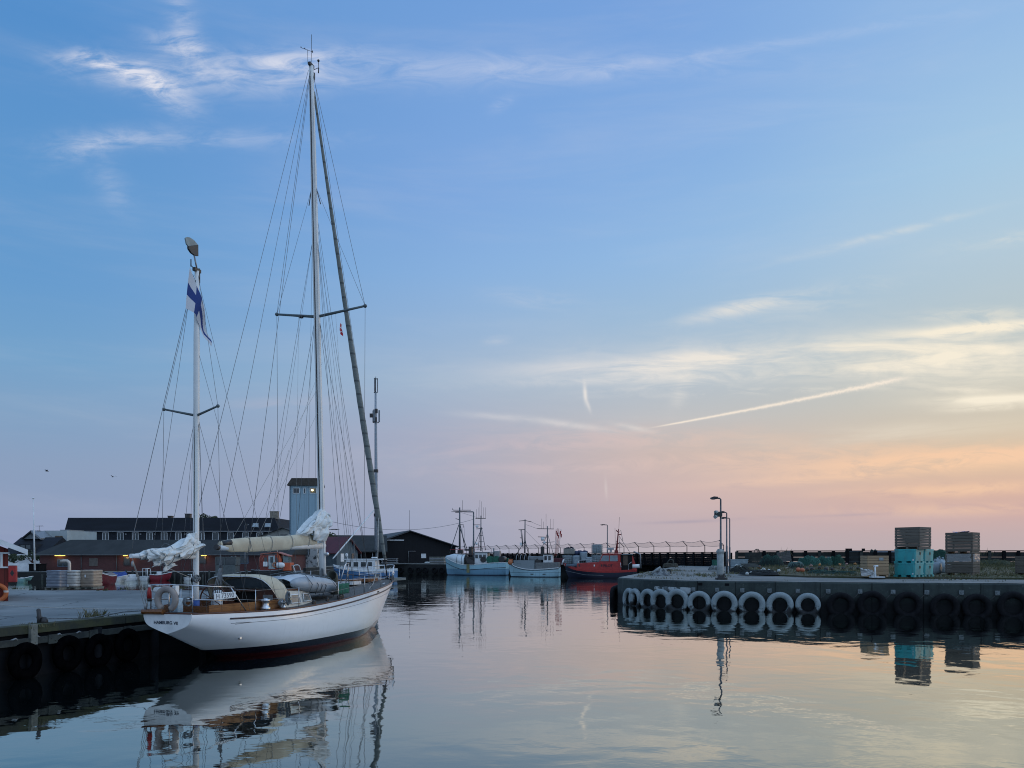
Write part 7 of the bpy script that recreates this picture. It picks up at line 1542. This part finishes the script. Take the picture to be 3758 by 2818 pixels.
def rag(name, label, cat, pts, m, seed, amp=.12, th=.01):
    """a crumpled sheet over four corners"""
    a, b_, c_, d = [Vector(p) for p in pts]; rows_ = []
    for i in range(15):
        u = i / 14; rows_.append([a.lerp(b_, u).lerp(d.lerp(c_, u), j / 10) + Vector((noise.noise(Vector((u * 4, j * .4, seed))), noise.noise(Vector((u * 4, j * .4, seed + 3))), noise.noise(Vector((u * 5, j * .5, seed + 7))))) * amp for j in range(11)])
    mb = MB(); mb.grid(rows_, True); o = mb.build(name, m); o.modifiers.new('thick', 'SOLIDIFY').thickness = th; return tag(o, label, cat)
m_plast = mat('torn_plastic', (.46, .47, .46), .4, (.36, .37, .37), 6)
rag('torn_plastic', 'torn white plastic sheet sagging against the pale crate', 'plastic sheet', (at(3156, 2085, 45.8), at(3200, 2092, 45.8), at(3218, 2113, 45.7), at(3162, 2112, 45.8)), m_plast, 3)
b = MB(); c = at(3219, 2118, 44.9); b.cb((c.x, c.y, GZ + .05), (.75, .4, .06)); b.tube([(c.x - .1, c.y, GZ + .05), (c.x - .12, c.y, GZ + .7)], .045, 6); b.tube([(c.x - .2, c.y, GZ + .68), (c.x + .05, c.y, GZ + .70)], .05, 6); tag(b.build('white_bracket', m_white), 'upright white bracket standing in front of the pale crate', 'bracket')
c = at(3800, 2106, 51.); crate('grey slatted crate cut by the right edge of the photo', (c.x, c.y + .4, GZ), 1.4, 1.3, 1.28, R(-58), m_crateg, 7)
b = MB(); c0 = Vector(k1.location); 
rag('blue_sheet', 'faded blue plastic lying on the tall crate pair', 'plastic sheet', (c3 + Vector((-.7, -.3, 2.86)), c3 + Vector((.3, -.4, 2.94)), c3 + Vector((.6, .5, 2.86)), c3 + Vector((-.4, .5, 2.9))), mat('faded_blue_plastic', (.22, .25, .45), .5), 5, .06)
def bag(label, c, r, h, m, seed, group):
    mb = MB(); mb.ball((0, 0, h * .46), r, 10, (1, .85, h / 2 / r), None, .35); mb.tube([(0, 0, h * .9), (.03, 0, h * 1.05), (.08, .02, h * 1.12)], [.10, .04, .09], 8)
    o = mb.build('white_sack', m); o.location = c; o.rotation_euler = (0, .12 * math.sin(seed * 3), seed); return tag(o, label, 'sack', group)
m_sack = mat('pale_sack', (.27, .33, .36), .55, (.20, .25, .28), 3, bump=.01, bscale=9)
for k, (sx, sy, r, h, lb) in enumerate(((3432, 2108, .46, .95, 'bulging pale sack leaning on the teal tubs'), (3448, 2102, .48, 1.12, 'taller pale sack between the tubs and the crate pair'), (3466, 2102, .42, 1.05, 'pale sack pressed against the tall crate pair'), (3440, 2096, .45, 1.0, 'pale sack half hidden at the back of the sack heap'))): p = on(sx, sy); bag(lb, (p.x, p.y, GZ - .03), r, h, m_sack, k + 1, 'pale sacks between tubs and crates')
def netheap(label, c, rx, ry, h, col, seed, strands=70, scol=None, cat='net', sr=.014):
    t = thing('net_heap', label, cat, c, seed * .7, 'heaps of fishing net'); rnd = random.Random(seed); mb = MB(); rows_ = []
    def hh(x, y):
        r = math.hypot(x, y); return max(0, 1 - r ** 4) ** .5 * (.78 + .42 * noise.noise(Vector((x * 1.7 + seed, y * 1.7, seed)))) + .08 * noise.noise(Vector((x * 6, y * 6, seed))) * (1 - r * .6)
    for i in range(12):
        r = i / 11; rows_.append([(rx * r * math.cos(q) * (1 + .12 * noise.noise(Vector((math.cos(q), math.sin(q), seed)))), ry * r * math.sin(q), h * hh(r * math.cos(q), r * math.sin(q)) - .03) for q in [2 * math.pi * j / 30 for j in range(30)]])
    mb.grid(rows_, True, None, True); mb.build('net_mass', mat('net_%s' % str(col), col, .95, tuple(v * .45 for v in col), 7, bump=.05, bscale=16), t)
    st_ = MB()
    for _ in range(strands):
        a = rnd.uniform(0, 6.28); r0 = rnd.uniform(.1, .9); x, y = r0 * math.cos(a), r0 * math.sin(a); dr_ = rnd.uniform(0, 6.28); pts = []
        for k in range(9):
            if math.hypot(x, y) > 1: break
            pts.append((rx * x, ry * y, h * hh(x, y) + .01 + abs(rnd.gauss(0, .02)))); dr_ += rnd.gauss(0, .7); x += .11 * math.cos(dr_); y += .11 * math.sin(dr_)
        if len(pts) > 2: st_.tube(pts, sr, 3, cap=False)
    st_.build('net_strands', mat('strand_%s' % str(scol or col), scol or tuple(min(1, v * 1.7 + .01) for v in col), .9), t); return t
G1, G2, G3, GD = (.010, .060, .040), (.022, .095, .072), (.035, .12, .10), (.012, .016, .016)
def nh(lb, sx, sy, wpx, hpx, col, seed, **k):
    p = on(sx, sy); w = wpx / 2 / F * p.y * 1.25; return netheap(lb, (p.x, p.y + .6 * w * .5, GZ), w, w * .7, hpx / F * p.y * 1.05, col, seed, **k)
nh('big dark green net heap showing behind the teal tubs', 3440, 2074, 110, 62, G1, 3); nh('bright green net mound left of the grey boards', 3075, 2076, 52, 40, G1, 5, strands=110); nh('pale green net heap with white floats on top', 3030, 2076, 60, 36, G2, 7, strands=110); nh('wide light green net heap at the left of the net row', 2975, 2078, 70, 38, G2, 9, strands=130, scol=(.06, .20, .16))
nh('loose pale rope coil heaped behind the orange floats', 2926, 2086, 66, 26, (.03, .05, .045), 11, strands=160, scol=(.13, .20, .18), cat='rope heap', sr=.022); nh('dark green net heap beside the tilted crate', 2835, 2079, 76, 42, (.010, .028, .024), 13, scol=(.03, .10, .075)); nh('low dark net heap on the grass in front of the dark floats', 3010, 2104, 90, 12, (.012, .05, .04), 15); nh('flat green net spread beside the pale crate', 3090, 2106, 100, 9, (.012, .045, .036), 17)
nh('green net on top of the boxes behind the pale crate', 3215, 2058, 50, 44, (.03, .055, .05), 19, scol=(.14, .20, .17)); nh('dark net heap below the white floats', 2790, 2108, 130, 15, GD, 21); nh('dark tangled gear pile left of the white floats', 2720, 2100, 70, 22, (.016, .02, .018), 23, scol=(.06, .07, .06)); nh('grass grown net heap near the right frame edge', 3660, 2078, 120, 26, (.045, .055, .025), 25, scol=(.09, .10, .05)); nh('small pale net pile beside the guarded lamp post', 2622, 2092, 36, 15, (.16, .18, .18), 27, scol=(.30, .33, .33))
def floats(lst, r_px, label, m, group, cat='float', sq=.9):
    first = None
    for sx, sy in lst:
        p = on(sx, sy + r_px * .8)
        if first is None:
            mb = MB(); mb.ball((0, 0, 0), r_px / F * p.y, 8, (1, 1, sq)); mb.tube([(0, 0, r_px / F * p.y * .8), (0, 0, r_px / F * p.y * 1.1)], .03, 6); o = first = mb.build('fishing_float', m)
        else: o = copy_thing(first)
        o.location = (p.x, p.y, GZ + r_px / F * p.y * .85); o.rotation_euler = (random.uniform(-1, 1), random.uniform(-1, 1), random.uniform(0, 3)); s_ = random.uniform(.9, 1.12); o.scale = (s_, s_, s_); tag(o, label, cat, group)
m_fw = mat('white_float', (.50, .53, .51), .5, (.40, .42, .40), 5); m_fo = mat('orange_float', (.48, .13, .05), .5, (.38, .09, .04), 4); m_fp = mat('faded_pink_float', (.40, .22, .18), .6, (.3, .16, .13), 5); m_fy = mat('ochre_float', (.42, .19, .05), .6, (.33, .14, .04), 5); m_fd = mat('dark_float', (.012, .013, .016), .6, (.02, .02, .022), 5)
z7 = lambda l: [(2500 + x * .226, 1990 + y * .226) for x, y in l]; z8 = lambda l: [(2950 + x * .2486, 1990 + y * .2486) for x, y in l]
floats(z7([(1070, 510), (1135, 500), (1350, 445), (1425, 455), (1380, 485), (1430, 497), (1460, 490), (1515, 495), (1300, 460), (1305, 487), (1330, 432)]), 6.3, 'white fishing float in the pile on dark net', m_fw, 'white floats in the pile on the grass')
floats(z7([(1585, 465)]), 6.5, 'single white float lying apart, right of the white float pile', m_fw, 'loose white floats'); floats(z8([(355, 215), (365, 237)]), 5.2, 'white float on top of the green net heaps', m_fw, 'white floats on the nets'); floats(z8([(300, 297)]), 4.5, 'small white float low in front of the green nets', m_fw, 'white floats on the nets')
floats(z7([(1900, 447)]), 9.2, 'orange buoy on the grass, left of the touching pair', m_fo, 'pair of orange buoys', 'buoy', 1.); floats(z7([(1965, 455)]), 8.8, 'orange buoy on the grass, right of the touching pair', m_fo, 'pair of orange buoys', 'buoy', 1.); floats(z7([(1265, 405)]), 7.5, 'orange buoy behind the white float pile', m_fo, 'orange buoys', 'buoy', .7)
floats(z7([(2045, 445), (2125, 440)]), 8.5, 'black ball float right of the orange pair', m_fd, 'black ball floats', 'float', 1.); floats(z8([(330, 397), (420, 400), (580, 392), (690, 392), (235, 385), (800, 387)]), 7.5, 'dark float in the row lying on the grass', m_fd, 'dark floats in a row', 'float', .75)
floats(z8([(105, 345), (630, 322)]), 6.2, 'faded pink float in the row before the nets', m_fp, 'coloured floats before the nets', 'float', .6); floats(z8([(232, 335), (532, 329), (755, 322), (1365, 327)]), 6.4, 'ochre float in the row before the nets', m_fy, 'coloured floats before the nets', 'float', .6)
p = on(3282, 2070); mb = MB(); mb.ball((p.x, p.y, GZ + .25), .45, 8, (1.4, 1, .7), None, .3); tag(mb.build('dark_bundle', m_dark), 'dark rubber bundle between the pale crate and the teal tubs', 'bundle')
def openbox(name, label, cat, sx0, sx1, syb, syt, m, taper=.92, deep=1.0, rz=0., feet=True, group=None):
    a, b_ = on(sx0, syb), on(sx1, syb); w = (b_ - a).length; h = (syb - syt) / F * a.y; t = thing(name, label, cat, ((a.x + b_.x) / 2, a.y + deep / 2, GZ), rz, group); mb = MB()
    R_ = lambda k, z: [(-w / 2 * k, -deep / 2 * k, z), (w / 2 * k, -deep / 2 * k, z), (w / 2 * k, deep / 2 * k, z), (-w / 2 * k, deep / 2 * k, z)]
    z0 = .1 if feet else 0; mb.grid([R_(taper, z0), R_(.985, h - .08), R_(1.02, h - .08), R_(1.02, h), R_(.93, h), R_(.88, h * .5)], False, None, True); mb.poly(R_(taper, z0)); mb.poly(R_(.88, h * .5)); mb.build('box_body', m, t)
    if feet: mb = MB(); [mb.box(x - .1, x + .1, -deep * .4, deep * .4, 0, .11) for x in (-w * .36, 0, w * .36)]; mb.build('box_feet', m, t)
    return t
m_tubw = mat('dirty_white_tub', (.26, .33, .36), .6, (.19, .25, .28), 2); m_tubg = mat('blue_grey_tub', (.075, .105, .125), .7, (.06, .085, .10), 1.5)
openbox('white_tub', 'dirty white plastic tub by the wall end', 'tub', 2682, 2746, 2082, 2052, m_tubw, .90, 1.1); openbox('grey_tub', 'big white box behind the pale crate', 'box', 3216, 3296, 2062, 2021, mat('bluish_white_box', (.33, .37, .44), .6, (.27, .31, .37), 1.4), .97, 1.3); openbox('grey_tub', 'tall blue-grey tub left of the pale crate', 'tub', 3113, 3162, 2068, 2023, m_tubg, .97, 1.2); openbox('green_box', 'dark green plastic box left of the lamp guard', 'box', 2619, 2644, 2076, 2054, m_green, .96, .9)
crate('dark slatted crate standing open among the net heaps', (on(2770, 2076).x, on(2770, 2076).y + .6, GZ), 1.7, 1.2, 1.75, R(6), m_tim, 8, 'dark crates among the nets'); openbox('dark_tub', 'dark green tub overflowing with net', 'tub', 2811, 2848, 2076, 2046, mat('dark_green_tub', (.015, .06, .05), .7), .95, 1.1)
pc = on(2896, 2073); crate('weathered slatted crate tipped to one side', (pc.x - .35, pc.y + .6, GZ + .32), 1.75, 1.4, 1.55, R(-18), boards('silver_crate_wood', (.15, .15, .145), (.09, .092, .09), .2, 'Z', .03, .9, nscale=2), 6, 'dark crates among the nets', R(-9)); b = MB(); b.ball((pc.x - .3, pc.y + .7, GZ + .1), .8, 7, (1, .8, .35), None, .3); tag(b.build('net_bundle', m_dark), 'dark net bundle wedged under the tipped crate', 'net')
b = MB(); p = on(2854, 2075); b.lathe([(0, 0), (.24, 0), (.29, .42), (.31, .44), (.27, .44), (.2, .1), (0, .1)], 14, Matrix.Translation((p.x, p.y, GZ))); b.tube([(p.x + .05, p.y - .1, GZ + .4), (p.x + .22, p.y - .1, GZ + .55)], .09, 6); tag(b.build('bucket', m_fw), 'white bucket in front of the tipped crate', 'bucket')
def plank(lst, label, m, group):
    for a, c_, r in lst: b = MB(); b.tube([a, c_], r, 6); tag(b.build('plank', m), label, 'plank', group)
p = on(2760, 2092); pw_ = thing('old_pallet', 'broken dark pallet leaning left of the white floats', 'pallet', (p.x, p.y + .3, GZ + .1), .2)
for k in range(6): b = MB(); b.cb((0, -.5 + k * .2, .2 + k * .05), (1.5, .12, .04), 0, .25); b.build('board', m_tim, pw_)
for x in (-.6, 0, .6): b = MB(); b.cb((x, 0, .27), (.1, 1.2, .1), 0, .25); b.build('bearer', m_pale_tim, pw_)
b = MB(); a = on(2700, 2078); b.tube([at(2700, 2073, 60), at(2713, 2082, 60), at(2722, 2083, 60)], .10, 8); tag(b.build('bent_pipe', m_fw), 'bent pale pipe in front of the dirty white tub', 'pipe')
b = MB(); a = on(2862, 2094); b.tube([on(2868, 2092) + Vector((0, 0, .05)), on(2893, 2086) + Vector((0, 0, .1))], .07, 6); tag(b.build('driftwood', m_pale_tim), 'pale driftwood stick right of the white floats', 'stick')
b = MB(); b.tube([at(2784, 2030, 103.), at(2777, 2017, 103), at(2782, 2014, 103), at(2783, 2030, 103)], .05, 6); b.torus(.36, .05, 18, 6, Matrix.Translation(at(2778, 2025, 103.)) @ Matrix.Rotation(math.pi / 2, 4, 'X')); tag(b.build('hoop', m_dark), 'black hoop standing on the dark open crate', 'hoop')
# the tarpaulin heap and gear at the left corner of the quay
p = on(2425, 2106); t = thing('tarpaulin_heap', 'heap of grey and silver tarpaulin on the pier corner', 'tarpaulin', (p.x, p.y, QZ)); t.scale = (.5, .5, .72)
rows_ = []
for i in range(15):
    r = i / 14; rows_.append([(1.55 * r * math.cos(q) * (1 + .2 * noise.noise(Vector((math.cos(q) * 2, math.sin(q) * 2, 3)))), 1.1 * r * math.sin(q), .72 * max(0, 1 - r ** 1.4) * (1 + .5 * noise.noise(Vector((math.cos(q) * 1.6 * r * 2, math.sin(q) * 3 * r, 8)))) + .05 * math.sin(q * 9 + r * 6) * r) for q in [2 * math.pi * j / 44 for j in range(44)]])
b = MB(); b.grid(rows_, True, None, True); b.build('sheet', mat('silver_tarp', (.17, .185, .185), .4, (.05, .055, .06), 2.6, lo=.46, hi=.56), t)
b = MB(); b.tube([(-1.4, -.2, .1), (-.8, -.4, .45), (-.1, -.3, .80)], [.10, .16, .12], 8); b.tube([(.9, -.3, .05), (.7, -.4, .35), (.3, -.3, .7)], [.08, .12, .1], 8); b.build('fold', mat('pale_tarp_fold', (.28, .30, .30), .5), t)
b = MB(); c_ = (1.2, .3, .3); b.torus(.30, .09, 18, 8, Matrix.Translation(c_) @ Matrix.Rotation(1.2, 4, 'X')); b.build('hose_coil', m_dark, t)
p = on(2462, 2078); b = MB(); b.tube([(p.x - .4, p.y, QZ), (p.x - .4, p.y, QZ + .6), (p.x - .1, p.y, QZ + .95), (p.x + .25, p.y, QZ + .85), (p.x + .35, p.y, QZ)], .09, 8); tag(b.build('bent_post', m_tim), 'bent dark post among weeds beyond the tarpaulin heap', 'post')
p = on(2452, 2082); nh('brownish net heap beyond the tarpaulin heap', 2462, 2080, 46, 14, (.06, .055, .04), 31)
# ================================================================ GEAR ON THE OUTER QUAY
def ibc(label, c, rz=0., fill=(.30, .36, .38)):
    t = thing('tank_cage', label, 'liquid tank', c, rz, 'caged liquid tanks on the outer quay'); b = MB(); b.box(-.55, .55, -.45, .45, .2, 1.18); b.build('tank', mat('tank_%.2f' % fill[0], fill, .6, tuple(v * .7 for v in fill), 1.5), t, .06)
    b = MB()
    for z in (.2, .45, .7, .95, 1.2): b.tube([(-.6, -.5, z), (.6, -.5, z), (.6, .5, z), (-.6, .5, z), (-.6, -.5, z)], .018, 4)
    for x in (-.6, -.3, 0, .3, .6): b.tube([(x, -.5, .15), (x, -.5, 1.2)], .018, 4); b.tube([(x, .5, .15), (x, .5, 1.2)], .018, 4)
    b.build('cage', m_galv, t); b = MB(); b.box(-.6, .6, -.5, .5, .08, .14); [b.box(x - .08, x + .08, -.5, .5, 0, .08) for x in (-.5, 0, .5)]; b.build('pallet', m_pale_tim, t); return t
dI = 116.
def oi(sx): return X_(sx, dI)
for k, (sx, z, lb, s) in enumerate(((2192, 1.55, 'upper caged tank stacked behind the pilot boat', 1.25), (2192, 0, 'lower caged tank behind the pilot boat wheelhouse', 1.25), (2085, 0, 'caged tank on the quay between the fishing boat and pilot boat', 1.2), (2125, 0, 'caged tank half hidden behind the pilot boat bow', 1.2))):
    o = ibc(lb, (oi(sx), dI, QZ + z * 1.0), R(-17), (.26, .33, .35) if k % 2 else (.30, .37, .39)); o.scale = (s, s, s)
bx = openbox('white_tub', 'pale tub with blue sheet stacked left of the tanks', 'tub', 0, 1, 2060, 2050, m_tubw) if False else None
t = thing('pale_tub', 'pale tub stacked on a caged tank behind the pilot boat bow', 'tub', (oi(2090), dI, QZ + 1.5), R(-17)); b = MB(); b.box(-.8, .8, -.6, .6, .15, .95); b.build('box_body', mat('beige_tub', (.30, .29, .25), .6, (.24, .23, .20), 2), t, .06); b = MB(); b.box(-.7, .7, -.5, .5, 0, .15); b.build('box_feet', m_tim, t)
rag('blue_sheet', 'blue sheet thrown over the pale tub on the quay', 'sheet', ((oi(2070), dI - .4, QZ + 2.5), (oi(2098), dI - .4, QZ + 2.75), (oi(2108), dI + .3, QZ + 2.5), (oi(2075), dI + .3, QZ + 2.4)), mat('navy_sheet', (.02, .035, .09), .7), 4, .15)
for k, sx in enumerate((2114, 2128, 2138, 2146)): b = MB(); b.ball((oi(sx), dI, QZ + 1.75 + .1 * (k % 2)), .42, 7, (1.1, .9, .8), None, .4); tag(b.build('blue_bag', mat('navy_bag', (.018, .03, .075), .7, (.03, .045, .09), 3)), 'dark blue bag piled on the tanks behind the pilot boat', 'bag', 'dark blue bags on the tanks')
for k, (sx, w) in enumerate(((2112, .5), (2140, .6), (2158, .5))): b = MB(); b.cb((oi(sx), dI - .8, QZ + .75 + .5 * (k % 2)), (1.0, .8, 1.3 if k < 2 else .9), .2); tag(b.build('pale_sack', m_sack, None, .15), 'pale sack on the outer quay behind the pilot boat foredeck', 'sack', 'pale sacks behind the pilot boat')
b = MB(); b.tube([at(2062, 2072, 112.), at(2069, 2052, 112.)], .12, 6); tag(b.build('white_plank', m_white), 'leaning white plank left of the pilot boat bow', 'plank')
t = thing('lumber_stack', 'stack of grey timber beside the black warehouse', 'timber stack', (X_(1606, 128.), 128, QZ), R(-12))
for k in range(5): b = MB(); b.box(-1.25, 1.25, -.6, .6, .05 + k * .24, .25 + k * .24); b.build('timber_layer', m_galv if k % 2 else m_pale_tim, t)
t = thing('bench_frame', 'pale slatted frame by the warehouse corner', 'frame', (X_(1430, 129.), 129, QZ), R(5))
for z in (.2, .5, .8): b = MB(); b.box(-1.4, 1.4, -.4, .4, z, z + .1); b.build('slat', m_galv, t)
for x in (-1.2, 1.2): b = MB(); b.box(x - .06, x + .06, -.35, .35, 0, .95); b.build('leg', m_galv, t)
b = MB(); b.box(X_(1450, 126.5), X_(1630, 126.5), 126.2, 126.9, QZ, QZ + .16); tag(b.build('quay_kerb', m_cap), 'long pale kerb beam on the outer quay edge', 'kerb')
b = MB(); b.ball((X_(1568, 127.), 127, QZ + .2), .35, 7, (1.3, 1, .6), None, .3); tag(b.build('white_bundle', m_fw), 'small pale green bundle on the outer quay by the timber', 'bundle')
b = MB(); b.cb((X_(2038, 113.), 114, QZ + .5), (2.6, .8, 1.0)); tag(b.build('dark_red_box', mat('dark_red_box', (.09, .015, .02), .7), None, .05), 'dark red box behind the grey fishing boat stern', 'box')
mb = MB()
for sx in (3575, 3600, 3618, 3640, 2880, 2890, 2815): c = at(sx, 2030, 107.); [blades(mb, c.x + random.gauss(0, .4), c.y, 3.0, random.uniform(.5, 1.2), 1, .1) for _ in range(4)]
for _ in range(160): c = at(random.uniform(3585, 3758), 2078, random.uniform(88, 106)); blades(mb, c.x, c.y, QZ, random.uniform(.4, 1.0), 5, .2)
tag(mb.build('reeds', m_blade), 'tall dry reeds along the right breakwater', 'reeds', kind='stuff')
